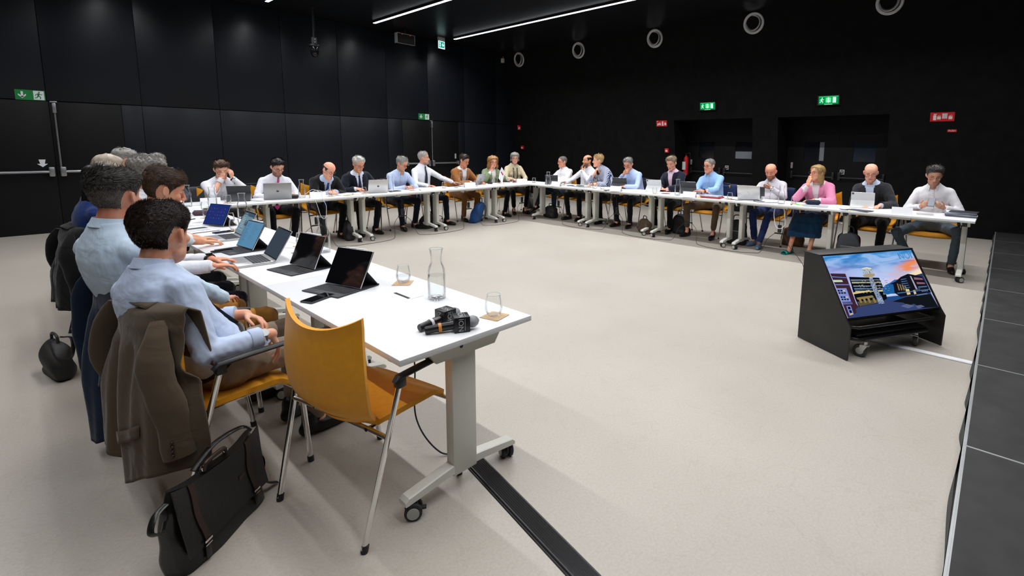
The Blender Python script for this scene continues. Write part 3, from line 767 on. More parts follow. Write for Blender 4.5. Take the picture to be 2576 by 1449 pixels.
def skin_mat(name, tone, brow, beard=None, bamt=0.0, closed=False, must=True):
    m = bpy.data.materials.new(name); m.use_nodes = True
    nt = m.node_tree; N = nt.nodes; L = nt.links; b = N['Principled BSDF']; NX.nt = nt
    at = N.new('ShaderNodeAttribute'); at.attribute_name = 'hp'
    sx = N.new('ShaderNodeSeparateXYZ'); L.new(at.outputs['Vector'], sx.inputs[0])
    x, y, z = NX(sx.outputs[0]), NX(sx.outputs[1]), NX(sx.outputs[2]); ax = x.abs()
    tc = N.new('ShaderNodeTexCoord')
    nz = N.new('ShaderNodeTexNoise'); nz.inputs['Scale'].default_value = 22; L.new(tc.outputs['Object'], nz.inputs['Vector'])
    nf = N.new('ShaderNodeTexNoise'); nf.inputs['Scale'].default_value = 420; L.new(tc.outputs['Object'], nf.inputs['Vector'])
    t = tuple(min(.85, c * k + .02) for c, k in zip(lin(tone), (1.22, 1.28, 1.34)))
    red = (min(1, t[0] * 1.05), t[1] * .80, t[2] * .74); pale = (t[0] * 1.02, t[1] * 1.04, t[2] * 1.04)
    c = nmix(nt, NX(nz.outputs[0]).sm(.35, .65), pale, red)
    front = y.sm(.035, .055)
    cheek = (ax - .042).abs().sm(.026, .0) * (z + .028).abs().sm(.03, .0) * front * .55
    c = nmix(nt, cheek, c, (t[0], t[1] * .62, t[2] * .55))
    nose = ax.sm(.02, .008) * (z + .032).abs().sm(.02, .006) * y.sm(.09, .10) * .6
    c = nmix(nt, nose, c, (t[0], t[1] * .62, t[2] * .55))
    lips = ax.sm(.026, .017) * (z + .0665).abs().sm(.0095, .005) * y.sm(.06, .07) * .75
    c = nmix(nt, lips, c, (t[0] * .78, t[1] * .42, t[2] * .40))
    ml = ax.sm(.026, .02) * (z + .0668).abs().sm(.0018, .0008) * y.sm(.06, .07)
    c = nmix(nt, ml, c, (t[0] * .25, t[1] * .12, t[2] * .12))
    if bamt > 0:
        bd = z.sm(-.038, -.056) * y.sm(-.02, .015) * ax.sm(.085, .07)
        if not must: bd = bd * z.sm(-.07, -.085)
        keep = ax.sm(.030, .022) * (z + .0675).abs().sm(.012, .009)
        bd = NX.op('SUBTRACT', bd, keep, clamp=True) * NX(nf.outputs[0]).sm(.30, .50) * bamt
        c = nmix(nt, bd, c, lin(beard))
    bz = z - .0265 + (ax - .03).abs() * .18
    brw = (ax - .031).abs().sm(.0195, .014) * bz.abs().sm(.0052, .0028) * y.sm(.05, .06)
    c = nmix(nt, brw * .9, c, lin(brow))
    if closed:
        ln = (ax - .032).abs().sm(.0155, .012) * (z + .002 - (ax - .032).abs() * .15).abs().sm(.0024, .0012) * y.sm(.045, .055)
        c = nmix(nt, ln, c, (.03, .015, .012))
    else:
        ex = (ax - .032) * (1 / .0145); ez = (z - .0015) * (1 / .0056)
        e = (ex * ex + ez * ez); ey = y.sm(.045, .055)
        c = nmix(nt, e.sm(1.75, 1.05) * ey, c, (.06, .03, .025))
        c = nmix(nt, e.sm(1.02, .9) * ey, c, (.52, .49, .47))
        ix = (ax - .032) * (1 / .0058); iz = (z - .0015) * (1 / .0058)
        c = nmix(nt, (ix * ix + iz * iz).sm(1.05, .8) * e.sm(1.02, .9) * ey, c, (.03, .024, .02))
    L.new(c, b.inputs['Base Color'])
    b.inputs['Roughness'].default_value = .5; b.inputs['Specular IOR Level'].default_value = .4
    b.inputs['Subsurface Weight'].default_value = .12; b.inputs['Subsurface Scale'].default_value = .01
    b.inputs['Subsurface Radius'].default_value = (1, .35, .2)
    bp = N.new('ShaderNodeBump'); bp.inputs['Strength'].default_value = .12; bp.inputs['Distance'].default_value = .001
    L.new(nf.outputs[0], bp.inputs['Height']); L.new(bp.outputs[0], b.inputs['Normal'])
    return m
def hair_mat(name, c1, c2):
    k = 'hair_' + str(c1) + str(c2)
    if k in _mc: return _mc[k]
    m = bpy.data.materials.new(name); m.use_nodes = True
    nt = m.node_tree; N = nt.nodes; L = nt.links; b = N['Principled BSDF']; NX.nt = nt
    at = N.new('ShaderNodeAttribute'); at.attribute_name = 'st'
    c = nmix(nt, NX(at.outputs['Fac']), lin(c1), lin(c2))
    L.new(c, b.inputs['Base Color']); b.inputs['Roughness'].default_value = .42; b.inputs['Specular IOR Level'].default_value = .35
    _mc[k] = m
    return m
def cloth(name, col, rough=.8, kind=None, col2=None, sc=40):
    if name in _mc: return _mc[name]
    m = mat(name, col, rough, var=.04, vs=5, bump=.22, bs=900, spec=.25, sheen=.15)
    nt = m.node_tree; N = nt.nodes; L = nt.links
    # soft creases in the bump
    bp = [n for n in N if n.type == 'BUMP'][0]
    tc = [n for n in N if n.type == 'TEX_COORD'][0]
    nz = N.new('ShaderNodeTexNoise'); nz.inputs['Scale'].default_value = 6; nz.inputs['Detail'].default_value = 2; nz.inputs['Distortion'].default_value = 2.2
    L.new(tc.outputs['Object'], nz.inputs['Vector'])
    b2 = N.new('ShaderNodeBump'); b2.inputs['Strength'].default_value = .35; b2.inputs['Distance'].default_value = .02
    L.new(nz.outputs[0], b2.inputs['Height']); L.new(b2.outputs[0], bp.inputs['Normal'])
    if kind:
        b = N['Principled BSDF']
        wv = N.new('ShaderNodeTexWave'); wv.inputs['Scale'].default_value = sc
        wv.bands_direction = 'X' if kind != 'plaid' else 'Z'
        if kind == 'zebra': wv.inputs['Distortion'].default_value = 5; wv.inputs['Detail'].default_value = 1; wv.inputs['Detail Scale'].default_value = .5
        L.new(tc.outputs['Object'], wv.inputs['Vector'])
        NX.nt = nt
        src = b.inputs['Base Color'].links[0].from_socket
        f = NX(wv.outputs['Fac']).sm(.45, .6)
        if kind == 'plaid':
            w2 = N.new('ShaderNodeTexWave'); w2.inputs['Scale'].default_value = sc; w2.bands_direction = 'X'; L.new(tc.outputs['Object'], w2.inputs['Vector'])
            f = (f + NX(w2.outputs['Fac']).sm(.45, .6)) * .5
        L.new(nmix(nt, f, src, lin(col2)), b.inputs['Base Color'])
    return m

# ------------------------------------------------------------ voxel fusing of overlapping closed volumes
def fuse(mb, voxel, it=6, fac=.5):
    me = bpy.data.meshes.new('t'); me.from_pydata(mb.v, [], mb.f); me.update()
    o = bpy.data.objects.new('t', me); COL.objects.link(o)
    r = o.modifiers.new('r', 'REMESH'); r.mode = 'VOXEL'; r.voxel_size = voxel; r.adaptivity = 0
    if it: s = o.modifiers.new('s', 'SMOOTH'); s.iterations = it; s.factor = fac
    dg = bpy.context.evaluated_depsgraph_get(); dg.update()
    m2 = bpy.data.meshes.new_from_object(o.evaluated_get(dg))
    bpy.data.objects.remove(o); bpy.data.meshes.remove(me)
    return m2
def vco(me):
    a = np.empty(len(me.vertices) * 3, dtype=np.float32); me.vertices.foreach_get('co', a); return a.reshape(-1, 3)
def setco(me, a): me.vertices.foreach_set('co', a.astype(np.float32).ravel()); me.update()
def vno(me):
    a = np.empty(len(me.vertices) * 3, dtype=np.float32); me.vertex_normals.foreach_get('vector', a) if False else None
    a = np.array([v.normal[:] for v in me.vertices], dtype=np.float32)
    return a
class Folds:
    def __init__(s, seed, wl=(.16, .035), n=14):
        r = np.random.RandomState(seed); s.K = []
        for i in range(n):
            d = r.normal(size=3); d[2] *= .6; d /= np.linalg.norm(d)
            w = wl[0] * (wl[1] / wl[0]) ** (i / (n - 1)); q = r.normal(size=3); q *= 14 / np.linalg.norm(q)
            s.K.append((d * 2 * pi / w, r.uniform(0, 6.28), q, r.uniform(0, 6.28), w / wl[0]))
    def __call__(s, P):
        o = np.zeros(len(P))
        for k, ph, q, p2, a in s.K:
            v = np.sin(P @ k + ph + 2.0 * np.sin(P @ q + p2)); o += a * (1 - 2 * np.abs(v)) * .6
        return o / 3
def cutfaces(me, keep):
    """keep: bool per vertex; faces with every vertex kept stay"""
    bm = bmesh.new(); bm.from_mesh(me)
    bm.verts.ensure_lookup_table()
    bmesh.ops.delete(bm, geom=[v for v in bm.verts if not keep[v.index]], context='VERTS')
    bm.to_mesh(me); bm.free()
def thicken(me, th):
    P = vco(me); Nn = vno(me); n = len(P)
    F = [tuple(p.vertices) for p in me.polygons]
    from collections import Counter
    ec = Counter()
    for f in F:
        for a, b in zip(f, f[1:] + f[:1]): ec[(a, b)] += 1
    E = [e for e in ec if (e[1], e[0]) not in ec]
    V = np.vstack([P, P - Nn * th])
    F2 = F + [tuple(i + n for i in reversed(f)) for f in F] + [(b, a, a + n, b + n) for a, b in E]
    m = bpy.data.meshes.new('t'); m.from_pydata(V.tolist(), [], F2); m.update()
    return m
def finish(name, me, mats, parent, angle=180):
    me.name = name
    me.materials.clear()
    for m in mats: me.materials.append(m)
    me.polygons.foreach_set('use_smooth', [True] * len(me.polygons)); me.update()
    return put(name, me, parent)

# ------------------------------------------------------------ head
HZ = np.array([-.128, -.120, -.105, -.085, -.065, -.04, -.02, .0, .03, .06, .085, .105, .118, .126, .130])
HW = np.array([.006, .024, .041, .052, .058, .063, .067, .071, .0755, .0765, .071, .059, .043, .024, .004])
HF = np.array([.070, .080, .085, .084, .083, .082, .081, .079, .087, .086, .073, .052, .031, .010, -.014])
HB = np.array([.050, .030, .004, -.018, -.038, -.062, -.080, -.092, -.101, -.102, -.092, -.076, -.056, -.036, -.018])
def hsec(z, lg=False):
    w, f, b = np.interp(z, HZ, HW), np.interp(z, HZ, HF), np.interp(z, HZ, HB)
    if lg and z < .03:
        k = min(1, (.03 - z) / .05); w = w * (1 - k) + .074 * k; b = b * (1 - k) + (-.094) * k; f = f * (1 - k) + .075 * k
    return w, f, b
def hpt(a, z, off=0.0, lg=False):
    w, f, b = hsec(z, lg); hy = (f - b) / 2; yc = (f + b) / 2; e = 2 / 2.25
    s, c = sin(a), cos(a)
    x = w * math.copysign(abs(s) ** e, s); y = yc + hy * math.copysign(abs(c) ** e, c)
    n = Vector((x / max(w, .02) ** 2, (y - yc) / max(hy, .02) ** 2, 0 if (lg and z < .03) else max(-.5, z) / .125 ** 2 * .8))
    n = n.normalized() if n.length > 1e-6 else Vector((0, 0, 1))
    return Vector((x, y, z)) + n * off, n
def head_parts(mb, M, female=False, ears=True):
    mb.grid(lambda u, v: hpt(-2 * pi * u, HZ[0] + (HZ[-1] - HZ[0]) * (.5 - .5 * cos(pi * v)))[0], 40, 36, 0, M, wrap=True)
    # close the poles
    n = len(mb.v); g0 = n - 40 * 36
    mb.f.append(tuple(g0 + i for i in range(40))); mb.f.append(tuple(n - 1 - i for i in range(40))); mb.m += [0, 0]
    k = .9 if female else 1.0
    mb.capsule((0, .082, .018), (0, .104, -.030), .0075 * k, .0105 * k, M=M)
    for s in (-1, 1):
        mb.ball((s * .0105, .094, -.035), (.0085 * k, .010, .0075), M=M)
        mb.ball((s * .043, .054, -.024), (.020, .022, .020), M=M)
        mb.capsule((s * .012, .083, .024), (s * .045, .067, .026), .0075, .007, M=M)
        mb.ball((s * .032, .0655, .002), (.0135, .0125, .0115), M=M)
        mb.ball((s * .050, .015, -.072), (.014, .030, .020), M=M)
        if ears:
            R = Matrix.Rotation(s * radians(22), 3, 'Z') @ Matrix.Rotation(radians(12), 3, 'X')
            mb.ball((s * .0780, -.012, -.002), (.0080, .0170, .0275), M=M, R=R); mb.tube([Vector((s * .0815, -.012, -.002)) + R @ Vector((s * .002, .0145 * cos(a_) * 1.0, .025 * sin(a_))) for a_ in [radians(q) for q in range(-60, 230, 24)]], .0042, 0, 8, M=M)
            mb.ball((s * .073, -.004, -.006), (.010, .010, .018), M=M)
            mb.ball((s * .0735, -.002, -.028), (.006, .008, .009), M=M)
    mb.capsule((-.016, .0815, -.0615), (.016, .0815, -.0615), .0055, M=M); mb.capsule((-.014, .0805, -.0725), (.014, .0805, -.0725), .0065, M=M)
    mb.ball((0, .074, -.106), (.019, .016, .016), M=M)
ZL = ([0, 22, 40, 55, 66, 74, 80, 86, 92, 106, 118, 140, 180], [.080, .082, .074, .056, .034, .014, -.012, .004, .036, .038, .002, -.068, -.082])
def smf(a, b, x):
    t = min(1, max(0, (x - a) / (b - a))); return t * t * (3 - 2 * t)
def make_hair(M, st, c1, c2, near, seed, parent):
    """st: top/side thickness, recede, bald, long, curl, comb"""
    rnd = random.Random(seed)
    top, side = st.get('top', .020), st.get('side', .008); rec = st.get('rec', 0.0); bald = st.get('bald'); lg = st.get('long', 0.0); curl = st.get('curl', 0.0)
    comb = Vector(st.get('comb', (.3, .8, .1))); part = st.get('part', 0)
    dark = st.get('dark', .5)
    ph = [rnd.uniform(0, 6.28) for _ in range(8)]
    def nz(a, z):
        f = 1.0
        v = sin(a * 9 + z * 60 + ph[0]) * .5 + sin(a * 17 - z * 90 + ph[1] + 2 * sin(z * 50 + ph[2])) * .3 + sin(a * 31 + z * 170 + ph[3]) * .2
        return v
    def mask(a, z):
        d = abs(math.degrees(math.atan2(sin(a), cos(a))))
        zl = np.interp(d, *ZL)
        if lg: zl = np.interp(d, [0, 22, 45, 62, 74, 180], [.078, .080, .066, .03, -.3, -.3])
        zl += rec * smf(70, 35, d) if False else rec * (1 - smf(35, 70, d))
        m = smf(-.004, .012, z - zl)
        if bald is not None: m *= (1 - smf(bald - .02, bald, z)) * smf(55, 72, d)
        return m
    def off(a, z):
        m = mask(a, z); t = (side + (top - side) * smf(.01, .085, z)) * (.22 + .78 * smf(0, .060, z - np.interp(abs(math.degrees(math.atan2(sin(a), cos(a)))), *ZL)) if not lg else 1)
        if st.get('quiff'): t += st['quiff'] * max(0, cos(a)) * smf(.06, .11, z)
        o = t * m + (nz(a, z) * .16 * t + curl * sin(a * 23 + ph[5]) * sin(z * 210 + ph[6])) * m
        if lg and z < .0: o += .010 * smf(0, -.1, z) if False else .008 * min(1, -z / .08)
        return (o if m > .02 else -.008), m
    z0 = -.088 if not lg else -lg
    nu, nv = (96, 56) if near else (48, 30)
    V = []; MK = []
    for j in range(nv):
        v = j / (nv - 1); z = z0 + (.1298 - z0) * (1 - (1 - v) ** 1.6)
        for i in range(nu):
            a = 2 * pi * i / nu; o, m = off(a, z)
            p, n = hpt(-a, z, o, lg > 0); V.append(p); MK.append(m)
    F = []; S = []
    for j in range(nv - 1):
        for i in range(nu):
            i2 = (i + 1) % nu; q = (j * nu + i, j * nu + i2, (j + 1) * nu + i2, (j + 1) * nu + i)
            if max(MK[k] for k in q) > .01: F.append(q)
    if bald is None: F.append(tuple((nv - 1) * nu + i for i in range(nu)))
    mb = MB(); mb.add(V, F, 0, M)
    S = [min(1, max(0, dark + .12 * rnd.uniform(-1, 1) + st.get('temple', 0) * (1 - smf(.02, .07, p.z)))) for p in V]
    # strands
    nst = (int(st.get('n', 3800) * 1.6) if near else 500); wdt = .0013 if near else .0034
    ln = st.get('len', top * 1.5); cnt = 0; tries = 0
    while cnt < nst and tries < nst * 6:
        tries += 1
        a = rnd.uniform(-pi, pi); u = rnd.random()
        z = z0 + (.128 - z0) * u ** .8
        o, m = off(-a, z)
        if m < .35: continue
        p, n = hpt(a, z, o * .75, lg > 0)
        d = comb.copy()
        if part: d.x = part * (1 if p.x * part > -.01 else -1) * abs(comb.x)
        sidek = 1 - smf(.03, .09, z)
        d = d * (1 - sidek) + Vector((0, -.35, -.95)) * sidek
        if lg: d = Vector((p.x * 3, -.15, -1))
        d = d + Vector((rnd.gauss(0, .16 + curl * 40), rnd.gauss(0, .16 + curl * 40), rnd.gauss(0, .10 + curl * 40)))
        d = (d - n * d.dot(n))
        if d.length < 1e-4: continue
        d.normalize(); w = d.cross(n) * (wdt * rnd.uniform(.6, 1.2))
        l = (side + (ln - side) * (1 - sidek)) * rnd.uniform(.7, 1.3) if not lg else .05
        l = max(l, .008)
        if not lg: l = l * (1 - sidek) + min(l, .011) * sidek
        lift = (.20 * (1 - sidek) + .05) * st.get('lift', 1) if not lg else .06
        P = [p - n * .002, p + d * l * .35 + n * (l * lift * .8), p + d * l * .7 + n * (l * lift), p + d * l + n * (l * lift * .55)]
        if curl: P[2] += w.normalized() * curl * 1.2; P[3] += n * curl * .6
        i0 = len(mb.v)
        for q, s_ in zip(P, (1, 1, .8, .25)): mb.v.append(tuple(M @ (q - w * s_))); mb.v.append(tuple(M @ (q + w * s_)))
        for k in range(3): mb.f.append((i0 + 2 * k, i0 + 2 * k + 1, i0 + 2 * k + 3, i0 + 2 * k + 2)); mb.m.append(0)
        g = min(1, max(0, rnd.gauss(dark if not st.get('temple') else dark + st['temple'] * (1 - smf(.02, .07, z)), .22)))
        S += [g] * 8; cnt += 1
    me = bpy.data.meshes.new('hair'); me.from_pydata([tuple(v) for v in mb.v], [], mb.f); me.update()
    at = me.attributes.new('st', 'FLOAT', 'POINT'); at.data.foreach_set('value', S)
    return finish('hair', me, [hair_mat('hair', c1, c2)], parent)

# ------------------------------------------------------------ hands
def hand_parts(mb, w, f, n, side, curl=(.25, .3, .25), spread=.10, thumb=.3, sc=1.0, seg=8):
    w = Vector(w); f = Vector(f).normalized(); n = Vector(n); n = (n - f * n.dot(f)).normalized()
    lat = n.cross(f) * -side
    if not isinstance(curl[0], (tuple, list)): curl = [curl] * 4
    offs = (.027, .009, -.009, -.026); kf = (.084, .088, .083, .074)
    Ls = ((.043, .026, .021), (.047, .029, .022), (.043, .027, .021), (.034, .021, .018))
    for i in range(4):
        kn = w + (f * kf[i] + lat * offs[i]) * sc
        mb.capsule(w + (f * .010 + lat * offs[i] * .55) * sc, kn, .0150 * sc, .0105 * sc, seg=seg)
        d0 = (f + lat * (spread * (1.5 - i) / 1.5)).normalized(); p = kn; th = 0; r = .0092 * sc * (1 if i < 3 else .88)
        for j in range(3):
            th += curl[i][j]; d = d0 * cos(th) + n * sin(th); q = p + d * Ls[i][j] * sc
            mb.capsule(p, q, r, r * .90, seg=seg); p = q; r *= .90
    b = w + (f * .022 + lat * .018 + n * .004) * sc
    d = (f * .62 + lat * .72 + n * thumb).normalized(); q = b + d * .044 * sc
    mb.capsule(b, q, .0150 * sc, .0115 * sc, seg=seg)
    d = (f * .90 + lat * .30 + n * thumb * 1.1).normalized(); q2 = q + d * .032 * sc; mb.capsule(q, q2, .0112 * sc, .0098 * sc, seg=seg)
    d = (f * .95 + lat * .05 + n * thumb * 1.2).normalized(); mb.capsule(q2, q2 + d * .024 * sc, .0098 * sc, .0080 * sc, seg=seg)

def ik(a, b, l1, l2, pole):
    a = Vector(a); b = Vector(b); d = b - a; D = d.length
    if D > (l1 + l2) * .995: b = a + d * ((l1 + l2) * .995 / D); d = b - a; D = d.length
    D = max(D, abs(l1 - l2) + .02)
    t = d.normalized(); c = (l1 * l1 + D * D - l2 * l2) / (2 * D); h = sqrt(max(1e-6, l1 * l1 - c * c))
    p = Vector(pole); p = (p - t * p.dot(t)); p = p.normalized() if p.length > 1e-5 else Vector((0, 0, -1))
    return a + t * c + p * h, b

RS = np.array([-.20, -.08, .05, .25, .42, .60, .75, .86, .94, 1.0, 1.06])
RW = np.array([.150, .174, .170, .158, .158, .168, .168, .146, .108, .070, .060])
RF = np.array([.100, .112, .115, .112, .112, .117, .112, .088, .062, .050, .046])
RB = np.array([.112, .125, .115, .104, .108, .116, .114, .098, .074, .056, .050])
class Spine:
    def __init__(s, P, N, curv, twist, bulk, belly):
        s.P = Vector(P); N = Vector(N); ch = N - s.P
        s.L = ch.length; s.tw = twist; s.bulk = bulk; s.belly = belly
        th = atan2(ch.y, sqrt(ch.z ** 2 + ch.x ** 2)); n = 60
        th0 = th - curv * .5
        ds = 1.0 / n; pts = [(0, 0)]; ths = []
        for i in range(n + 1):
            t = i / n; a = th0 + curv * t; ths.append(a)
            if i < n: pts.append((pts[-1][0] + sin(a) * ds, pts[-1][1] + cos(a) * ds))
        e = pts[-1]; m = sqrt(e[0] ** 2 + e[1] ** 2); rot = th - atan2(e[0], e[1])
        s.pts = []; s.ths = [a + rot for a in ths]
        sc = s.L / m; lat = ch.x / s.L
        for x, y in pts:
            X = x * cos(rot) + y * sin(rot); Y = -x * sin(rot) + y * cos(rot)
            s.pts.append((X * sc, Y * sc))
        s.n = n; s.lat = ch.x
    def frame(s, t):
        u = min(max(t, 0), 1) * s.n; i = min(int(u), s.n - 1); k = u - i
        y = s.pts[i][0] * (1 - k) + s.pts[i + 1][0] * k; z = s.pts[i][1] * (1 - k) + s.pts[i + 1][1] * k
        a = s.ths[i] * (1 - k) + s.ths[i + 1] * k
        U = Vector((s.lat / s.L * .9, sin(a), cos(a))).normalized(); Fv = Vector((0, cos(a), -sin(a)))
        w = s.tw * min(max(t, 0), 1.0) ** 1.3
        Rt = Fv.cross(U); Rt.normalize(); Fv = U.cross(Rt)
        R2_ = Rt * cos(w) + Fv * sin(w); F2_ = Fv * cos(w) - Rt * sin(w)
        o = s.P + Vector((s.lat * min(max(t, 0), 1), y, z)) + U * (t - min(max(t, 0), 1)) * s.L
        return o, R2_, F2_, U
    def T(s, x, y, t):
        o, r, f, u = s.frame(t); return o + r * x + f * y
    def ring(s, t, off=0):
        w, f, b = np.interp(t, RS, RW) * s.bulk, np.interp(t, RS, RF), np.interp(t, RS, RB)
        f = f + s.belly * (max(0, 1 - ((t - .22) / .36) ** 2)); 
        k = 1 + (s.bulk - 1) * .6
        return w + off, f * k + off, b * k + off
    def fy(s, x, t, off=0):
        w, f, b = s.ring(t, off); q = min(1, abs(x) / w); return f * (1 - q ** 2.4) ** (1 / 2.4)
    def loft(s, mb, t0, t1, off, n=26, seg=28):
        V = []; F = []
        for i in range(n):
            t = t0 + (t1 - t0) * i / (n - 1); w, f, b = s.ring(t, off); o, r, fv, u = s.frame(t)
            for k in range(seg):
                a = 2 * pi * k / seg; c, sn = cos(a), sin(a); e = 2 / 2.4
                x = w * math.copysign(abs(c) ** e, c); y = (f if sn > 0 else b) * math.copysign(abs(sn) ** e, sn)
                V.append(o + r * x + fv * y)
        for i in range(n - 1):
            for k in range(seg): F.append((i * seg + k, i * seg + (k + 1) % seg, (i + 1) * seg + (k + 1) % seg, (i + 1) * seg + k))
        F.append(tuple(reversed(range(seg)))); F.append(tuple((n - 1) * seg + k for k in range(seg)))
        mb.add(V, F)
    def inv(s, P):
        """x, y, t of points (numpy n x 3)"""
        ts = np.linspace(-.3, 1.1, 71); best = np.full(len(P), 1e9); X = np.zeros(len(P)); Y = np.zeros(len(P)); Tt = np.zeros(len(P))
        for t in ts:
            o, r, f, u = s.frame(t); D = P - np.array(o); h = np.abs(D @ np.array(u)); m = h < best
            best[m] = h[m]; X[m] = (D @ np.array(r))[m]; Y[m] = (D @ np.array(f))[m]; Tt[m] = t
        return X, Y, Tt
_shoe = {}
def shoe_mesh(m, high=True, side=1):
    k = (m.name, high, side)
    if k in _shoe: return _shoe[k]
    mb = MB()
    mb.capsule((0, -.055, .040), (0, .02, .046), .036, .040); mb.capsule((0, .02, .040), (side * .006, .11, .034), .042, .040)
    mb.capsule((side * .006, .11, .030), (side * .002, .170, .026), .040, .026)
    if high: mb.capsule((0, -.035, .06), (0, -.03, .105), .040, .043)
    me = fuse(mb, .008, 4)
    P = vco(me); P[:, 2] = np.maximum(P[:, 2], .002); setco(me, P)
    me.materials.clear(); me.materials.append(m)
    sole = mat('dark_shoe_sole', (.02, .018, .016), .7)
    me.polygons.foreach_set('use_smooth', [True] * len(me.polygons)); me.name = 'shoe'
    _shoe[k] = me
    return me

def person(label, pos, phi, head, hyaw=0, hpitch=10, hroll=0, tone='#c99376', hair=None, hc=('#2a221d', '#4a3c32'), glasses=None,
           shirt='#dfe3ea', shirtk=None, jacket=None, jopen=.12, tie=None, pants='#14161c', shoes='#0c0c0d', socks='#101114',
           L=None, R=None, feet=None, curv=.5, twist=0, bulk=1.0, belly=.0, near=False, female=False, beard=None, bamt=0, closed=False,
           sleeves=1.0, collar='open', skirt=None, watch=None, seat=.455, seed=1, knees=None, must=True, placket=True, bareankle=False, brow=None, hs=.97, tee=None, skin_v=None, legs=True):
    """pos: world x, y under the pelvis; phi: facing in degrees; head: local (side, forward, height) of the head's centre"""
    t = thing('person', label, 'person', (pos[0], pos[1], 0), radians(phi - 90))
    Pz = seat + .108
    head = Vector(head)
    Hm = Matrix.Translation(head) @ Matrix.Rotation(radians(hyaw), 4, 'Z') @ Matrix.Rotation(radians(-hpitch), 4, 'X') @ Matrix.Rotation(radians(hroll), 4, 'Y') @ Matrix.Diagonal((hs * 1.07, hs * 1.04, hs, 1))
    hp_ = radians(hpitch)
    N = head + Vector((0, -.042 - .05 * sin(hp_), -.132 + .02 * (1 - cos(hp_))))
    sp = Spine((0, 0, Pz), N, curv, radians(twist), bulk, belly)
    sw = .162 * (1 + (bulk - 1) * .6) * (.92 if female else 1); 
    arms = []
    for side, A in ((-1, L), (1, R)):
        A = A or {}
        sh = sp.T(side * sw, -.006, .80)
        wr = Vector(A.get('w', (side * .17, .34, .78)))
        el, wr = ik(sh, wr, .285, .250, A.get('pole', (side * .75, -.35, -.7)))
        arms.append((side, A, sh, el, wr))
    hips = [Vector((s * .092, .015, Pz - .030)) for s in (-1, 1)]
    feet = feet or ((-.14, .40, 0), (.14, .42, 0))
    lg = []
    for i, s in enumerate((-1, 1)):
        f = feet[i]; ank = Vector((f[0], f[1], .095 + (f[2] if len(f) > 2 else 0)))
        kn, ank = ik(hips[i], ank, .45, .425, (knees[i] if knees else (s * .15, .5, 1.0)))
        lg.append((s, hips[i], kn, ank))
    vs = .0042 if near else .0058
    # ---- body: one fused skin
    mb = MB(); head_parts(mb, Hm, female)
    mb.capsule(Hm @ Vector((0, -.018, -.045)), N + Vector((0, .0, -.03)), .056 if not female else .046, .061 if not female else .050)
    o_, r_, f_, u_ = sp.frame(.93)
    mb.capsule(N + Vector((0, 0, -.02)), sp.T(0, 0, .80), .055, .07); mb.capsule(sp.T(0, 0, .80), sp.T(0, 0, .1), .075, .08)
    mb.capsule(sp.T(-sw, 0, .80), sp.T(sw, 0, .80), .035)
    sk0 = None
    for side, A, sh, el, wr in arms:
        mb.capsule(sh, el, .034, .036); mb.capsule(el, wr, .041 if sleeves < .9 else .034, .0265)
        f = Vector(A.get('f', (-side * .25, 1, -.15))); n = Vector(A.get('n', (0, 0, -1)))
        hand_parts(mb, wr, f, n, side, A.get('curl', (.30, .35, .25)), A.get('spread', .12), A.get('thumb', .3), .93 if not female else .85)
    for s, hp, kn, ank in lg:
        if not legs: break
        mb.capsule(sp.T(0, 0, .05), hp, .07, .06); mb.capsule(hp, kn, .058, .046); mb.capsule(kn, ank, .046, .030)
        mb.capsule(ank, ank + Vector((0, .05, -.055)), .032, .028)
    me = fuse(mb, vs, 4 if near else 3, .5)
    P = vco(me); Mi = np.array(Hm.inverted()); hp3 = (P @ Mi[:3, :3].T + Mi[:3, 3]).astype(np.float32)
    at = me.attributes.new('hp', 'FLOAT_VECTOR', 'POINT'); at.data.foreach_set('vector', hp3.ravel())
    sm_ = skin_mat('skin', tone, brow or hc[0], beard or hc[0], bamt, closed, must)
    body = finish('body', me, [sm_], t)
    # ---- garments
    cv = .0075 if near else .0115
    fo = Folds(seed * 7 + 1, (.20, .045), 12) if near else Folds(seed * 7 + 1, (.22, .075), 9)
    def sleeve(mb, off, upto, cuff=0.0, flare=0.0):
        for side, A, sh, el, wr in arms:
            mb.capsule(sp.T(side * sw * .55, -.005, .82), sh, .055 + off, .054 + off)
            mb.capsule(sh, el, .053 + off, .041 + off)
            e = el + (wr - el) * upto
            if upto > .1: mb.capsule(el, e, .041 + off, (.041 + (.0295 - .041) * upto) + off + flare)
    def garment(name, off, upto, m, t0, t1, amp, cut=None, th=.003):
        mb = MB(); sp.loft(mb, t0, t1, off); sleeve(mb, off, upto)
        if female:
            for s in (-1, 1): mb.ball(sp.T(s * .068, .085, .60), .060 + off * .6)
        me = fuse(mb, cv, 4 if near else 3, .5)
        P = vco(me); Nn = vno(me); d = fo(P) * amp
        X, Y, Tt = sp.inv(P)
        # folds are deeper round the elbows and the waist
        k = np.full(len(P), .55)
        for side, A, sh, el, wr in arms: k += .9 * np.exp(-(((P - np.array(el)) ** 2).sum(1)) / .11 ** 2)
        k += .5 * np.exp(-((Tt - .1) / .18) ** 2) * (np.abs(X) < .25)
        P = P + Nn * (d * k)[:, None]; setco(me, P)
        keep = np.ones(len(P), bool)
        # open cuffs and neck
        for side, A, sh, el, wr in arms:
            dd = np.array((wr - el).normalized()); e = np.array(el + (wr - el) * upto); q = (P - e) @ dd
            rr = np.linalg.norm((P - e) - q[:, None] * dd, axis=1)
            keep &= ~((q > .0) & (rr < .08) & (np.linalg.norm(P - np.array(wr), axis=1) < .12 + .3 * (1 - upto)) & (q < .2))
        keep &= ~((Tt > 1.02) & (np.abs(X) < .12))
        if cut is not None: keep &= ~cut(X, Y, Tt, P)
        cutfaces(me, keep); m2 = thicken(me, th); bpy.data.meshes.remove(me)
        return finish(name, m2, [m], t)
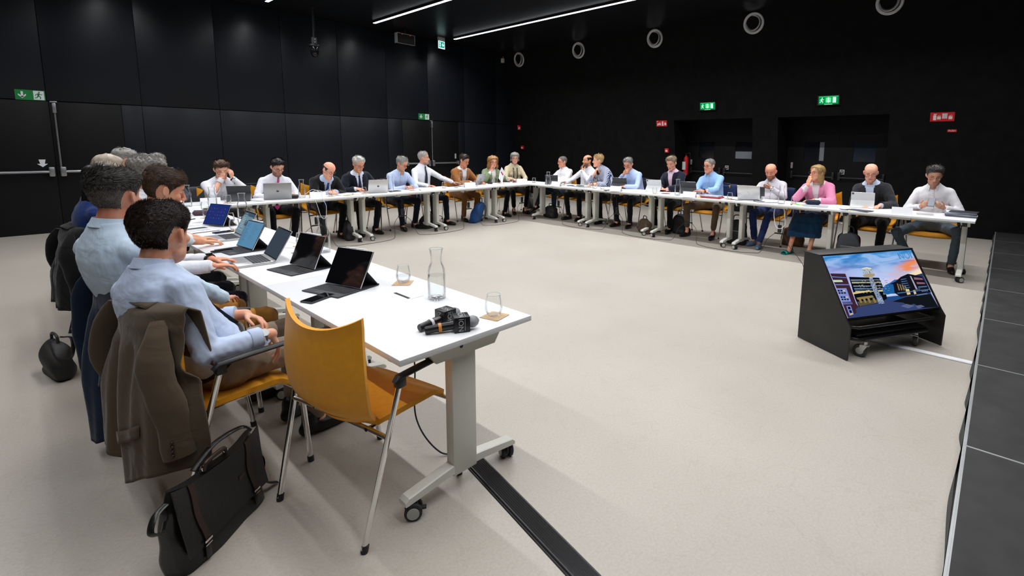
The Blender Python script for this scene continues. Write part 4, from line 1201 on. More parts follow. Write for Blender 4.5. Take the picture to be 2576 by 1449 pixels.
    ms = cloth('shirt_' + shirt.strip('#') + (shirtk or ''), shirt, .78, shirtk, '#d9dee8' if shirtk == 'zebra' else None, 26)
    up_ = sleeves if sleeves < .9 else .93; cr = .041 - .0115 * sleeves + .014
    if not jacket or near:
        so_ = garment('shirt' if not female else 'blouse', .012, up_, ms, -.10, 1.03, .0075)
    else:
        # only front, collar and cuffs of the shirt can be seen under the jacket
        mb = MB(); sp.loft(mb, .0, 1.03, .010)
        for side, A, sh, el, wr in arms: mb.capsule(el + (wr - el) * .6, el + (wr - el) * .90, .036, .033)
        me = fuse(mb, .012, 3); so_ = finish('shirt', me, [ms], t)
    # collar
    mb = MB(); oN, rN, fN, uN = sp.frame(.985)
    hd = (head - N).normalized(); uN = (uN * .5 + hd * .5).normalized(); fN = (fN - uN * fN.dot(uN)).normalized(); rN = fN.cross(uN)
    oN = oN + uN * .006
    if collar in ('open', 'tie'):
        g0 = radians(12 if collar == 'tie' else 30)
        def col(u, v):
            a = g0 + (2 * pi - 2 * g0) * u; ft = max(0, cos(a)) ** 2
            if v < .45: r = .062 + .002 * v; h = -.016 + v / .45 * .058
            else:
                k = (v - .45) / .55; r = .064 + k * (.016 + .010 * ft); h = .042 - k * (.048 + .034 * ft)
            sq = 1.0 + .06 * ft
            return oN + rN * (sin(a) * r) + fN * (cos(a) * r * sq + .004) + uN * (h - .014 * ft)
        shell(mb, col, 40, 9, .0022); obj('collar', mb, [ms], so_, angle=70)
    elif collar == 'band':
        def col(u, v):
            a = radians(10) + (2 * pi - radians(20)) * u; r = .062
            return oN + rN * (sin(a) * r) + fN * (cos(a) * r + .004) + uN * (-.014 + v * .036)
        shell(mb, col, 36, 4, .003); obj('collar', mb, [ms], so_, angle=70)
    if collar != 'none' and placket and not tie:
        mb = MB()
        def pk(u, v):
            x = (u - .5) * .026; tt = .96 - v * .86; return sp.T(x, sp.fy(x, tt, .016), tt)
        shell(mb, lambda u, v: pk(1 - u, v), 4, 26, .003); 
        bmat = ms if shirt.lower() < '#888888' else ms
        obj('placket', mb, [bmat], so_, angle=60)
        mb = MB()
        for i in range(6):
            tt = .88 - i * .15; p = sp.T(0, sp.fy(0, tt, .019), tt); mb.ball(p, .0052, 0, 8, 5)
        obj('button', mb, [mat('shirt_button', (.35, .36, .40), .4) if collar != 'band' else M_black], so_)
        so_.children[-1]['kind'] = 'stuff' if False else 'part'
        del so_.children[-1]['kind']
    if sleeves < .9 and sleeves > .1:
        for side, A, sh, el, wr in arms:
            e = el + (wr - el) * sleeves; d = (wr - el).normalized(); mb = MB()
            mb.tube([e - d * .045, e - d * .040, e, e + d * .003, e - d * .002], [cr, cr * 1.05, cr * 1.02, cr * .95, cr * .85], 0, 20); obj('rolled_cuff', mb, [ms], so_)
    if sleeves >= .9:
        for side, A, sh, el, wr in arms:
            e = el + (wr - el) * .95; d = (wr - el).normalized(); mb = MB(); r = .0385 if not jacket or near else .0345
            mb.tube([e - d * .055, e - d * .05, e, e + d * .002, e - d * .004], [r * .98, r * 1.06, r, r * .93, r * .85], 0, 20); obj('cuff', mb, [ms], so_)
    if tie:
        mt = cloth('tie_' + tie.strip('#'), tie, .5); mb = MB()
        TO = .0225 if not jacket else .036; L_ = .46; pts = []
        tt = .955
        hang = None; acc = 0; prev = None
        while acc < L_:
            if tt > .30 or hang is None:
                p = sp.T(0, sp.fy(0, tt, TO), tt)
                if tt <= .30: hang = p
            if hang is not None and tt <= .30 and prev is not None:
                p = prev + Vector((0, .0 if sp.ths[10] > .1 else .004, -.02))
                if sp.ths[10] <= .12: p = sp.T(0, sp.fy(0, tt, TO), tt) if tt > -.05 else prev + Vector((0, .0, -.02))
            if prev is not None: acc += (p - prev).length
            pts.append((p, acc)); prev = p; tt -= .03
            if len(pts) > 60: break
        o9, r9, f9, u9 = sp.frame(.6)
        V = []; F = []
        for p, a in pts:
            w = .012 + .022 * min(1, a / .25); w = w if a < L_ - .03 else w * max(.1, (L_ - a) / .03)
            for dx, dy in ((-w, 0), (0, .004), (w, 0), (0, -.004)): V.append(p + r9 * dx + f9 * dy)
        for i in range(len(pts) - 1):
            for k in range(4): F.append((i * 4 + k, i * 4 + (k + 1) % 4, (i + 1) * 4 + (k + 1) % 4, (i + 1) * 4 + k))
        F.append((3, 2, 1, 0)); F.append(tuple(4 * (len(pts) - 1) + k for k in range(4)))
        mb.add(V, F)
        p = sp.T(0, sp.fy(0, .955, .024), .965); mb.ball(p, (.017, .012, .019)); obj('tie', mb, [mt], t)
    if jacket:
        mj = cloth('jacket_' + jacket.strip('#'), jacket, .85)
        jb = jopen
        def vw(tt): return .008 + .046 * np.clip((tt - jb) / (.90 - jb), 0, 1) ** .8 if jb > .05 else .040 + .015 * np.clip(tt, 0, 1)
        jo = garment('jacket', .024, .93 if not female or sleeves > .8 else sleeves, mj, -.16, .962, .0075, None, .004)
        def bib(u, v):
            tt = 1.0 - (1.0 - (jb if jb > .05 else -.05)) * v
            wv = (float(vw(tt)) + .006) * (1 if jb < .05 else smf(0, .12, 1 - v) ** .6)
            x = (2 * u - 1) * wv
            return sp.T(x, sp.fy(x, min(tt, .95), .0295) - (.006 * smf(.92, 1.0, tt)), tt)
        mb = MB(); shell(mb, lambda u, v: bib(u, v), 12, 34, .002); obj('shirt_front', mb, [ms], so_, angle=180)
        mb = MB()
        for s in (-1, 1):
            def lp(u, v):
                tt = .93 - (.93 - max(jb, .1)) * v
                w = (.020 + .050 * sin(pi * min(1, (1 - v) * .62 + .10))) * (1 - v) ** .35
                x = s * (float(vw(tt)) - .004 + w * u)
                return sp.T(x, sp.fy(abs(x), tt, .0325) + .004 * (1 - u) * u, tt)
            shell(mb, (lambda u, v: lp(u, v)) if s < 0 else (lambda u, v: lp(1 - u, v)), 5, 20, .003)
        def jc(u, v):
            a = radians(52) + (2 * pi - radians(104)) * u; r = .070 + v * .016
            return oN + rN * (sin(a) * r) + fN * (cos(a) * r * .96) + uN * (.020 - v * .040)
        shell(mb, jc, 28, 4, .004); obj('lapel', mb, [mj], jo, angle=60)
    # ---- legs
    if skirt is None and legs:
        mp = cloth('trousers_' + pants.strip('#'), pants, .85)
        mb = MB(); sp.loft(mb, -.20, .085, .017)
        for s, hp, kn, ank in lg:
            mb.capsule(hp + Vector((-s * .02, -.03, .0)), hp, .088, .086); mb.capsule(hp, kn, .084 * min(bulk, 1.08), .064)
            e = kn + (ank - kn) * (.93 if not bareankle else .78); mb.capsule(kn, e, .063, .050)
        me = fuse(mb, cv * 1.15, 4); P = vco(me); Nn = vno(me); k = np.full(len(P), .6)
        for s, hp, kn, ank in lg: k += 1.0 * np.exp(-(((P - np.array(kn)) ** 2).sum(1)) / .12 ** 2)
        setco(me, P + Nn * (fo(P + 3.1) * .009 * k)[:, None])
        finish('trousers', me, [mp], t)
        if near:
            mb = MB(); n_ = 30
            o5, r5_, f5, u5 = sp.frame(.070); w, f, b = sp.ring(.070, .021)
            mb.tube([o5 + r5_ * (w * cos(2 * pi * i / n_)) + f5 * ((f if sin(2 * pi * i / n_) > 0 else b) * sin(2 * pi * i / n_)) for i in range(n_)], .014, 0, 8, closed=True, flat=.35)
            obj('belt', mb, [mat('brown_black_belt', (.02, .012, .008), .4)], t)
    elif legs:
        mk = cloth('skirt_' + skirt.strip('#'), skirt, .9); mb = MB(); sp.loft(mb, -.20, .12, .010)
        k0, k1 = lg[0][2], lg[1][2]; hm = (k0 + k1) / 2
        for s, hp, kn, ank in lg: mb.capsule(hp, kn, .098, .085); mb.capsule(kn, kn + (ank - kn) * .55, .085, .105)
        mb.capsule(hips[0], hips[1], .10); mb.capsule(k0, k1, .085); mb.capsule(hips[0] * .5 + hips[1] * .5, hm, .10, .085)
        e0 = k0 + (lg[0][3] - k0) * .6; e1 = k1 + (lg[1][3] - k1) * .6; mb.capsule(hm, (e0 + e1) / 2 + Vector((.0, -.02, 0)), .09, .11); mb.capsule(e0, e1, .10)
        mb.capsule(hm + Vector((0, -.2, -.03)), (e0 + e1) / 2 + Vector((.03, -.16, 0)), .09, .10)
        me = fuse(mb, cv * 1.1, 6); P = vco(me); Nn = vno(me); setco(me, P + Nn * (fo(P) * .014)[:, None])
        P = vco(me); cutfaces(me, P[:, 2] > lg[0][3].z + .155); m2 = thicken(me, .004); finish('skirt', m2, [mk], t)
    if legs:
        msh = mat('shoe_' + shoes.strip('#'), shoes, .42, bump=.05) if isinstance(shoes, str) else None
        for i, (s, hp, kn, ank) in enumerate(lg):
            if msh:
                o = put('shoe', shoe_mesh(msh, True, -s), t, (ank.x, ank.y, ank.z - .095), (0, 0, radians(-s * 12)))
                if ank.z > .13: o.rotation_euler = (radians(-18), 0, radians(-s * 12))
            if socks and not bareankle:
                mb = MB(); mb.capsule(kn + (ank - kn) * .72, ank, .037, .034); obj('sock', mb, [mat('sock_' + socks.strip('#'), socks, .9)], t)
    # ---- head extras
    if hair: make_hair(Hm, hair, hc[0], hc[1], near, seed * 31 + 5, t)
    if glasses:
        mg = mat('glasses_' + glasses.strip('#'), glasses, .3); mb = MB()
        for s in (-1, 1):
            n_ = 20; P = []
            for i in range(n_):
                a = 2 * pi * i / n_; c, sn = cos(a), sin(a)
                gx = .0335 + .0235 * math.copysign(abs(c) ** .6, c)
                P.append(Hm @ Vector((s * gx, .0975 - .20 * max(0, gx - .025), -.001 + .0165 * math.copysign(abs(sn) ** .7, sn))))
            mb.tube(P, .0017 if glasses != '#0a0a0c' else .0024, 0, 6, closed=True)
            mb.tube([Hm @ Vector(q) for q in ((s * .057, .090, .006), (s * .071, .068, .008), (s * .0785, .0, .008), (s * .0785, -.018, -.004))], .0019, 0, 6)
        mb.tube([Hm @ Vector(q) for q in ((-.011, .0985, .003), (0, .104, .006), (.011, .0985, .003))], .0017, 0, 6)
        obj('glasses', mb, [mg], t)
    if watch:
        side = watch[1]; A = arms[0 if side < 0 else 1]; el, wr = A[3], A[4]; d = (wr - el).normalized(); c = wr - d * watch[3] if len(watch) > 3 else wr - d * .012
        n = -Vector(A[1].get('n', (0, 0, -1))); n = (n - d * n.dot(d)).normalized(); q = d.cross(n)
        mw = mat('watch_' + watch[0].strip('#'), watch[0], .3, watch[2]); mb = MB()
        R_ = (.0285 if near else .0305) if sleeves < .9 else .034
        for w_ in (-.006, 0, .006): mb.tube([c + d * w_ + n * (R_ * cos(2 * pi * i / 24)) + q * (R_ * 1.08 * sin(2 * pi * i / 24)) for i in range(24)], .0042, 0, 6, closed=True)
        wo = obj('wristwatch', mb, [mw], t); mb = MB()
        mb.cyl(c + n * (R_ - .002), c + n * (R_ + .010), .019, 0, 20); mb.cyl(c + n * (R_ + .010), c + n * (R_ + .0105), .016, 1, 20)
        obj('watch_face', mb, [mw, mat('watch_dial', (.7, .7, .68) if watch[2] else (.02, .02, .02), .2)], wo)
    t['_sp'] = 0; del t['_sp']
    return t, sp, arms, Hm, lg
# ------------------------------------------------------------ the people
def hl(pos, phi, x, y, z):
    a = radians(phi); dx, dy = x - pos[0], y - pos[1]
    return (dx * sin(a) - dy * cos(a), dx * cos(a) + dy * sin(a), z)
CH0 = make_chair('empty yellow shell chair with chrome legs at the near end of the left row')
CH0.location = (.07, .39, 0); CH0.rotation_euler = (0, 0, radians(11.7 - 90))
def seat_at(pos, phi, label, fwd=.07, rz=0):
    a = radians(phi); return dup(CH0, label, (pos[0] + cos(a) * fwd, pos[1] + sin(a) * fwd, 0), radians(phi - 90 + rz))
SHORT = dict(top=.020, side=.007)
def P_(desc, chairdesc, pos, phi, hw, chair=True, cphi=None, cf=.07, **k):
    r = person(desc, pos, phi, hl(pos, phi, *hw), **k)
    if chair: seat_at(pos, cphi if cphi is not None else phi, 'yellow shell chair under the ' + chairdesc, cf)
    return r
TB = dict  # shorthand
def typ(s, y=.42, x=.12, z=.775, tx=0): return TB(w=(s * x + tx, y, z), f=(-s * .25, 1, -.05), n=(0, 0, -1), curl=(.30, .45, .30))
def rest(s, y=.40, x=.16, z=.775): return TB(w=(s * x, y, z), f=(-s * .55, .9, 0), n=(0, 0, -1), curl=(.25, .25, .2))
def cross(s, y=.44, x=-.02, z=.785): return TB(w=(s * x, y, z), f=(-s * 1, .12, 0), n=(0, -.1, -1), curl=(.2, .25, .2), pole=(s * 1, -.2, -.8))
def write_(s, y=.44, x=.10, z=.78): return TB(w=(s * x, y, z), f=(-s * .5, 1, -.1), n=(-s * .6, .0, -1), curl=((.5, .6, .4), (.7, .8, .5), (1.0, 1.0, .6), (1.1, 1.1, .7)), thumb=.7)
# --- left row (seated along x<0, looking across the room)
A1 = P_('man in pale blue shirt and navy tie leaning back, silver watch on his armrest hand', 'man in the pale blue shirt nearest the camera', (-.34, 1.02), 14, (-.495, 1.045, 1.150), cphi=9, cf=-.01, hs=1.06,
    near=True, hyaw=30, hpitch=4, sleeves=.82, tone='#c28e70', hair=dict(top=.016, side=.011, len=.020, comb=(.5, .4, .3), n=6500, curl=.0015), hc=('#0b0806', '#2b1d15'), shirt='#bccbe6', tie='#0d1526', collar='tie', pants='#857463',
    L=TB(w=(-.06, .17, .70), f=(.75, .3, -.2), n=(-.1, -.5, -.8), curl=(.45, .5, .4), pole=(-.9, -.5, -.5)), R=TB(w=(.270, .090, .690), f=(-.05, .42, -.90), n=(-.45, -.80, -.35), curl=(.35, .45, .3), pole=(.35, -.7, -1)),
    feet=((-.14, .44, 0), (.10, .40, 0)), curv=.9, twist=14, bulk=1.05, belly=.02, watch=('#9a9a98', 1, .9, .035), shoes='#0b0b0c', seed=3)
A2 = P_('grey-templed man seen from behind in an ice blue shirt and tan trousers', 'man in the ice blue shirt, blue jacket over it', (-.44, 1.66), 12, (-.565, 1.62, 1.272), near=True, hs=1.04, hyaw=32, hpitch=0,
    tone='#bb8468', hair=dict(top=.020, side=.008, len=.030, comb=(.25, .9, .2), n=6000, temple=.50, dark=.10), hc=('#120e0b', '#77716b'), shirt='#bfd2e4', pants='#a8742f',
    L=TB(w=(-.10, .26, .66), f=(.6, .8, -.2), n=(0, 0, -1)), R=TB(w=(.12, .27, .66), f=(-.7, .7, -.1), n=(0, .0, -1), curl=(.3, .4, .3)), curv=.5, twist=16, shoes='#1a120c', seed=5, belly=.03)
A3 = P_('bearded brown-haired man in white shirt typing, black watch, face in profile', 'typing man in the white shirt', (-.42, 2.28), -4, (-.26, 2.33, 1.235), near=True, hs=1.04, hyaw=6, hpitch=16,
    tone='#c48a6a', hair=dict(top=.022, side=.009, len=.034, comb=(.2, 1, .25), n=6000, quiff=.010), hc=('#1f140e', '#5c4434'), beard='#3a271b', bamt=.75, closed=True, shirt='#dfe0e6', pants='#0c1020',
    L=TB(w=(.07, .35, .785), f=(.05, 1, -.08), n=(0, 0, -1), curl=(.30, .45, .30)), R=TB(w=(.36, .31, .80), f=(-.28, 1, -.10), n=(0, 0, -1), curl=(.30, .45, .30), pole=(.6, -.4, -.8)), curv=.5, watch=('#050506', -1, 0, .012), shoes='#0b0b0c', seed=7)
A4 = P_('curly grey haired man with bare forearms typing beyond the bearded man', 'man with the curly grey hair', (-.38, 2.95), 0, (-.25, 2.87, 1.31), near=True, hyaw=25, hpitch=10, tone='#c08a68', brow='#777570',
    hair=dict(top=.030, side=.016, len=.024, comb=(.4, .6, .2), n=3500, curl=.004), hc=('#4c4742', '#b1aca6'), shirt='#dfe2e8', sleeves=.45, pants='#15181f',
    L=TB(w=(-.16, .43, .785), f=(.0, 1, -.1), n=(0, 0, -1), curl=(.3, .45, .3)), R=TB(w=(.02, .42, .785), f=(-.1, 1, -.1), n=(0, 0, -1), curl=(.3, .45, .3)), seed=9)
A5 = P_('woman with long black hair and royal blue top behind the ice blue shirt', 'woman with the long black hair', (-.46, 3.65), 5, (-.425, 3.62, 1.237), hyaw=18, hpitch=5, female=True, tone='#c08a68',
    hair=dict(top=.016, side=.012, long=.30, len=.05, comb=(.2, -.5, -.8)), hc=('#050506', '#15151a'), shirt='#0b2a66', collar='none', sleeves=.9, pants='#111216', L=rest(-1), R=rest(1), seed=11, bulk=.88)
A6 = P_('woman with ash blonde hair whose head shows above the grey-templed man', 'woman with ash blonde hair', (-.38, 4.34), 0, (-.30, 4.33, 1.296), hyaw=10, hpitch=8, female=True,
    hair=dict(top=.018, side=.014, long=.13, len=.05), hc=('#6d6050', '#cdbfae'), shirt='#30343c', collar='none', pants='#111216', L=rest(-1), R=rest(1), seed=13)
A7 = P_('grey haired man highest in the back of the left row, ear showing', 'grey haired man at the far end of the left row', (-.30, 5.05), 0, (-.10, 5.007, 1.336), hyaw=10, hpitch=14, tone='#cf9a80',
    hair=dict(top=.026, side=.014, len=.026, n=900, curl=.002), hc=('#55524e', '#b8b5b0'), shirt='#8c97ab', pants='#111216', L=rest(-1, .5), R=rest(1, .5), seed=15)
# --- door wall row
B = -90
B0 = P_('grey crew-cut man facing the camera, only his head above the others', 'man with only his head showing', (.44, 6.86), B, (.426, 6.75, 1.26), hyaw=8, hpitch=16, tone='#d29a78', closed=True,
    hair=dict(top=.014, side=.007, rec=.006), hc=('#3f3b37', '#8d8984'), shirt='#2b3040', pants='#111216', L=rest(-1), R=rest(1), seed=17)
B1 = P_('man in white shirt rubbing his eyes behind a dark tablet', 'man rubbing his eyes', (1.10, 6.80), B, (1.079, 6.52, 1.161), hyaw=-6, hpitch=24, tone='#d6a184', closed=True, hair=dict(top=.026, side=.010, comb=(.5, .8, .1)), hc=('#2c1d14', '#5d4433'),
    shirt='#e4e4ea', pants='#15171e', glasses='#0a0a0c', L=TB(w=(-.085, .335, 1.045), f=(.20, .15, 1), n=(.5, -.9, .1), curl=(.6, .8, .5), pole=(-.8, .1, -1)), R=TB(w=(.045, .36, 1.045), f=(-.25, .12, 1), n=(-.4, -.9, .1), curl=(.6, .8, .5), pole=(.7, .1, -1)),
    watch=('#060607', -1, 0, .012), seed=19, bulk=1.06)
B2 = P_('man with glasses, white shirt and pink tie behind a grey laptop', 'man in the pink tie', (1.78, 6.80), B, (1.802, 6.55, 1.175), hyaw=4, hpitch=26, tone=(.60, .32, .21), closed=True, hair=dict(top=.020, side=.008), hc=('#0d0a09', '#2c2420'), glasses='#0a0a0c', beard='#2a1d16', bamt=.7,
    shirt='#e2e2ec', tie='#d4408c', collar='tie', pants='#0b0e1c', L=TB(w=(-.13, .46, .78), f=(.3, 1, 0), n=(0, 0, -1)), R=typ(1, .44, .14), seed=21, bulk=1.05, belly=.02, twist=0)
B3 = P_('balding man in black suit and blue tie bent over his writing', 'balding writing man', (2.50, 6.80), B, (2.498, 6.42, 1.118), hyaw=22, hpitch=34, tone='#cf9a7f', closed=True, hair=dict(top=.006, side=.010, bald=.062, rec=.02), hc=('#161311', '#3c3632'), glasses='#6d675c',
    shirt='#b9cbe6', jacket='#0b0b0d', jopen=.3, tie='#0d3a78', collar='tie', pants='#08080a', L=cross(-1, .44, .04), R=write_(1, .50, .06), seed=23, bulk=1.02, curv=.9)
B4 = P_('white haired man with glasses in navy suit and tie holding a pen', 'white haired man in the navy suit', (3.10, 6.80), B, (3.04, 6.52, 1.19), hyaw=6, hpitch=22, tone='#c68d70', closed=True, hair=dict(top=.024, side=.014, comb=(.4, -.6, .2)), hc=('#9a9893', '#dedcd8'), glasses='#2a2626',
    shirt='#dfe6f3', jacket='#0c1322', jopen=.28, tie='#161f4c', collar='tie', pants='#0b0e18', L=TB(w=(-.22, .38, .79), f=(.3, 1, 0), n=(.2, 0, -1), curl=(.5, .6, .4)), R=write_(1, .42, .18, .80), seed=25, bulk=1.04)
B5 = P_('grey haired man with black glasses in pale blue shirt writing notes', 'grey haired man in the pale blue shirt', (3.82, 6.80), B, (3.831, 6.5, 1.181), hyaw=28, hpitch=24, tone='#c08a6c', closed=True, hair=dict(top=.026, side=.012, comb=(-.3, -.5, .2)), hc=('#5a5855', '#b5b3af'), glasses='#0a0a0c', beard='#6b6662', bamt=.35,
    shirt='#b9c9e8', pants='#0d1424', L=cross(-1, .46, .10), R=write_(1, .47, .02), seed=27, bulk=1.02, feet=((-.20, .36, 0), (.10, .45, 0)))
B6 = P_('upright man in white shirt and dark tie turning away, one arm stretched on the table', 'upright man in the white shirt and dark tie', (4.46, 6.84), B + 10, (4.463, 6.78, 1.273), hyaw=42, hpitch=0, tone='#c08a70', hair=dict(top=.016, side=.010, comb=(.1, .6, .6)), hc=('#7b7872', '#c4c1bb'), beard='#8d8983', bamt=.7, must=False,
    shirt='#e4e6ee', tie='#1d2638', collar='tie', pants='#0e1220', L=TB(w=(-.46, .42, .775), f=(-.45, .9, -.05), n=(0, 0, -1), curl=(.12, .2, .15), pole=(-.5, -.3, -1)), R=TB(w=(.16, .33, .765), f=(-.6, .8, 0), n=(0, 0, -1), curl=(.3, .3, .2)), seed=29, bulk=1.06, feet=((-.12, .52, 0), (.14, .44, 0)))
B7 = P_('man with glasses in camel jacket and white t-shirt typing', 'man in the camel jacket', (5.30, 6.84), B, (5.301, 6.62, 1.21), hyaw=18, hpitch=20, tone='#bf8768', closed=True, hair=dict(top=.028, side=.012, comb=(-.5, .5, .2)), hc=('#17100c', '#3d2c20'), glasses='#1a1514',
    shirt='#e6e8ee', jacket='#9a6334', jopen=.0, collar='none', pants='#7c5022', L=TB(w=(-.26, .42, .785), f=(.0, 1, -.1), n=(0, 0, -1)), R=TB(w=(-.02, .42, .785), f=(-.1, 1, -.1), n=(0, 0, -1)), seed=31, feet=((-.1, .42, 0), (.14, .36, 0)), placket=False)
B8 = P_('woman with curly blonde hair in sage blazer raising one hand, paper in the other', 'woman in the sage green blazer', (6.14, 6.84), B - 8, (6.124, 6.7, 1.169), hyaw=-10, hpitch=6, female=True, tone='#d39b80', hair=dict(top=.028, side=.024, long=.14, len=.05, curl=.013), hc=('#5e381c', '#c8945c'), glasses='#3a2c30',
    shirt='#e8e6e2', jacket='#7f8e6c', jopen=.0, collar='none', sleeves=.75, pants='#0c0e14', placket=False, L=TB(w=(-.24, .40, .82), f=(.3, .9, .2), n=(.7, 0, -.7), curl=(.4, .6, .4)), R=TB(w=(.13, .27, .985), f=(-.15, .1, 1), n=(-.3, .9, .1), curl=(.15, .25, .2), spread=.25, pole=(.7, .0, -1)), seed=33, bulk=.96)
B9 = P_('woman with grey bob and blue glasses in cream embroidered blouse', 'woman in the cream embroidered blouse', (6.86, 6.86), B - 22, (6.813, 6.75, 1.245), hyaw=-14, hpitch=10, female=True, tone='#cf9a82', hair=dict(top=.022, side=.020, long=.06, len=.05), hc=('#3b3937', '#a5a29d'), glasses='#2a4478',
    shirt='#cdbf9f', collar='band', pants='#0b0c10', placket=False, L=write_(-1, .40, .12), R=write_(1, .40, .14), seed=35, bulk=1.02, bareankle=True)
# --- right row
C = 180
C0 = P_('man with glasses in collarless white shirt leaning back in the far corner', 'man in the collarless white shirt', (7.29, 5.68), C, (7.32, 5.751, 1.176), hyaw=-22, hpitch=2, tone='#c98e70', hair=dict(top=.012, side=.009, rec=.008), hc=('#4a433c', '#8b857d'), glasses='#3d3430',
    shirt='#e2e2e6', collar='band', pants='#122238', L=TB(w=(-.05, .32, .72), f=(.6, .8, 0), n=(0, 0, -1)), R=TB(w=(.12, .38, .78), f=(-.8, .7, 0), n=(0, 0, -1)), seed=37, belly=.06, bulk=1.06, feet=((-.1, .42, 0), (.22, .62, .16)))
C1 = P_('dark bearded man in white shirt with his hand on his chin', 'dark bearded man in the white shirt', (7.29, 5.02), C, (7.27, 4.996, 1.224), hyaw=-24, hpitch=-4, tone=(.53, .26, .14), hair=dict(top=.012, side=.012, bald=.085, rec=.045), hc=('#080706', '#1d1815'), beard='#1a120d', bamt=.9,
    shirt='#e2e2e8', pants='#0c0d10', L=TB(w=(-.03, .21, 1.025), f=(.25, -.35, .9), n=(.1, -1, .0), curl=(.3, .4, .3), pole=(-.8, .3, -1)), R=TB(w=(.26, .40, .78), f=(.1, 1, 0), n=(0, 0, -1), curl=(.4, .5, .3)), seed=39, bulk=1.04, watch=('#8a8478', -1, .8, .03))
C2 = P_('woman with short blonde hair in blue and white striped blouse, face in profile', 'woman in the striped blouse', (7.30, 4.38), C - 12, (7.05, 4.545, 1.24), hyaw=-34, hpitch=0, female=True, tone='#d6a284', hair=dict(top=.024, side=.016, comb=(.8, .3, .1), len=.04), hc=('#7a5730', '#d8b67e'),
    shirt='#16306e', shirtk='zebra', sleeves=.55, collar='open', pants='#0c0d10', placket=False, R=TB(w=(.12, .33, 1.005), f=(-.35, .0, .9), n=(-.3, -.9, .0), curl=(.9, 1.0, .6), pole=(.7, .3, -1)), L=TB(w=(.02, .48, .785), f=(.6, 1, 0), n=(0, 0, -1), curl=(.7, .8, .5)), seed=41)
C3 = P_('grey haired man in light blue shirt covering his mouth with his hand', 'man covering his mouth', (7.28, 3.76), C, (7.08, 3.828, 1.196), hyaw=8, hpitch=24, tone='#c48d70', closed=True, hair=dict(top=.018, side=.010, comb=(.4, .7, .1)), hc=('#4a4744', '#9c9894'), glasses='#5a1620',
    shirt='#b4c8f2', pants='#0d1018', L=cross(-1, .44, .02), R=TB(w=(.10, .31, 1.00), f=(-.75, .15, .6), n=(-.3, -.9, .2), curl=(.2, .35, .25), pole=(.7, .3, -1)), seed=43, bulk=1.08, belly=.03)
C4 = P_('man with light brown hair in navy jacket and pink shirt looking down', 'man in the navy jacket and pink shirt', (7.30, 2.92), C, (7.2, 2.96, 1.239), hyaw=2, hpitch=22, tone='#c99478', closed=True, hair=dict(top=.022, side=.014, comb=(.6, .4, .1)), hc=('#5b4a38', '#a3917a'),
    shirt='#dfc0d4', jacket='#0d1426', jopen=.22, pants='#0a0c14', L=cross(-1, .42, .06), R=cross(1, .40, .04), seed=45, bulk=1.05)
C5 = P_('man with black glasses in sky blue shirt with folded arms, bare ankles', 'man with folded arms', (7.30, 2.16), C, (7.22, 2.231, 1.213), hyaw=-16, hpitch=3, tone='#c88f74', hair=dict(top=.010, side=.005), hc=('#57534e', '#a19c96'), glasses='#0a0a0c',
    shirt='#94bbea', sleeves=.62, pants='#5e4c38', socks=None, bareankle=True, shoes='#0d0f16', L=TB(w=(.00, .43, .80), f=(1, .1, .1), n=(0, .3, -1), curl=(.2, .3, .2), spread=.2, pole=(-1, -.1, -.7)), R=TB(w=(.04, .37, .80), f=(-1, .1, 0), n=(0, .3, -1), curl=(.2, .3, .2), pole=(1, -.1, -.7)), watch=('#0a0a0b', -1, 0, .03), seed=47, bulk=1.08, belly=.03,
    feet=((-.20, .40, 0), (.26, .42, 0)), knees=((-.3, .5, 1), (.3, .5, 1)))
C6 = P_('bald bearded man in pale shirt looking at his phone, blue trousers and sneakers', 'bald bearded man', (7.34, 1.16), C, (7.27, 1.196, 1.16), hyaw=4, hpitch=22, tone='#c98c6e', closed=True, hair=None, hc=('#1d1612', '#3a2c22'), beard='#3c281d', bamt=.8,
    shirt='#c9c6cc', pants='#1a2f60', shoes='#5d7390', L=TB(w=(-.06, .30, .915), f=(.9, .2, .3), n=(.1, -.9, -.2), curl=(.6, .9, .6), pole=(-.9, -.2, -.9)), R=TB(w=(.16, .37, .82), f=(-.25, .5, .6), n=(-.6, -.6, .2), curl=(.7, .7, .4), pole=(.7, -.3, -.9)), watch=('#0a0a0b', -1, 0, .02), seed=49, bulk=1.04, belly=.06, feet=((-.05, .62, 0), (.10, .44, 0)))
C7 = P_('woman in pink jacket and long denim skirt with her hand over her mouth, teal sandals', 'woman in the pink jacket', (7.28, .42), C, (7.08, .461, 1.173), hyaw=-34, hpitch=-4, female=True, tone='#cf9678', hair=dict(top=.014, side=.008, long=.15, len=.06), hc=('#5c4427', '#c7a36b'), glasses='#3a3434',
    shirt='#e4dfe0', jacket='#dd88ac', jopen=.42, collar='open', placket=False, sleeves=.7, skirt='#123552', shoes=None, socks=None, L=TB(w=(.00, .42, .79), f=(1, .2, 0), n=(0, 0, -1), pole=(-1, 0, -.7)), R=TB(w=(.11, .35, 1.00), f=(-.12, -.15, 1), n=(-.35, -.9, .1), curl=(.12, .2, .15), pole=(.7, .2, -1)), seed=51, bulk=1.06, feet=((-.02, .52, 0), (.22, .62, 0)))
C8 = P_('bald man with glasses in charcoal checked blazer behind a white tablet', 'bald man in the charcoal blazer', (7.32, -.28), C, (7.12, -.223, 1.208), hyaw=10, hpitch=20, tone='#d09a80', closed=True, hair=None, hc=('#4a3f38', '#6a5f58'), glasses='#2a2628',
    shirt='#c9d6ea', jacket='#25262a', jopen=.18, pants='#09090b', L=TB(w=(-.12, .42, .78), f=(.3, 1, -.1), n=(0, 0, -1), curl=(.5, .6, .4)), R=typ(1, .42, .06), seed=53, bulk=1.06)
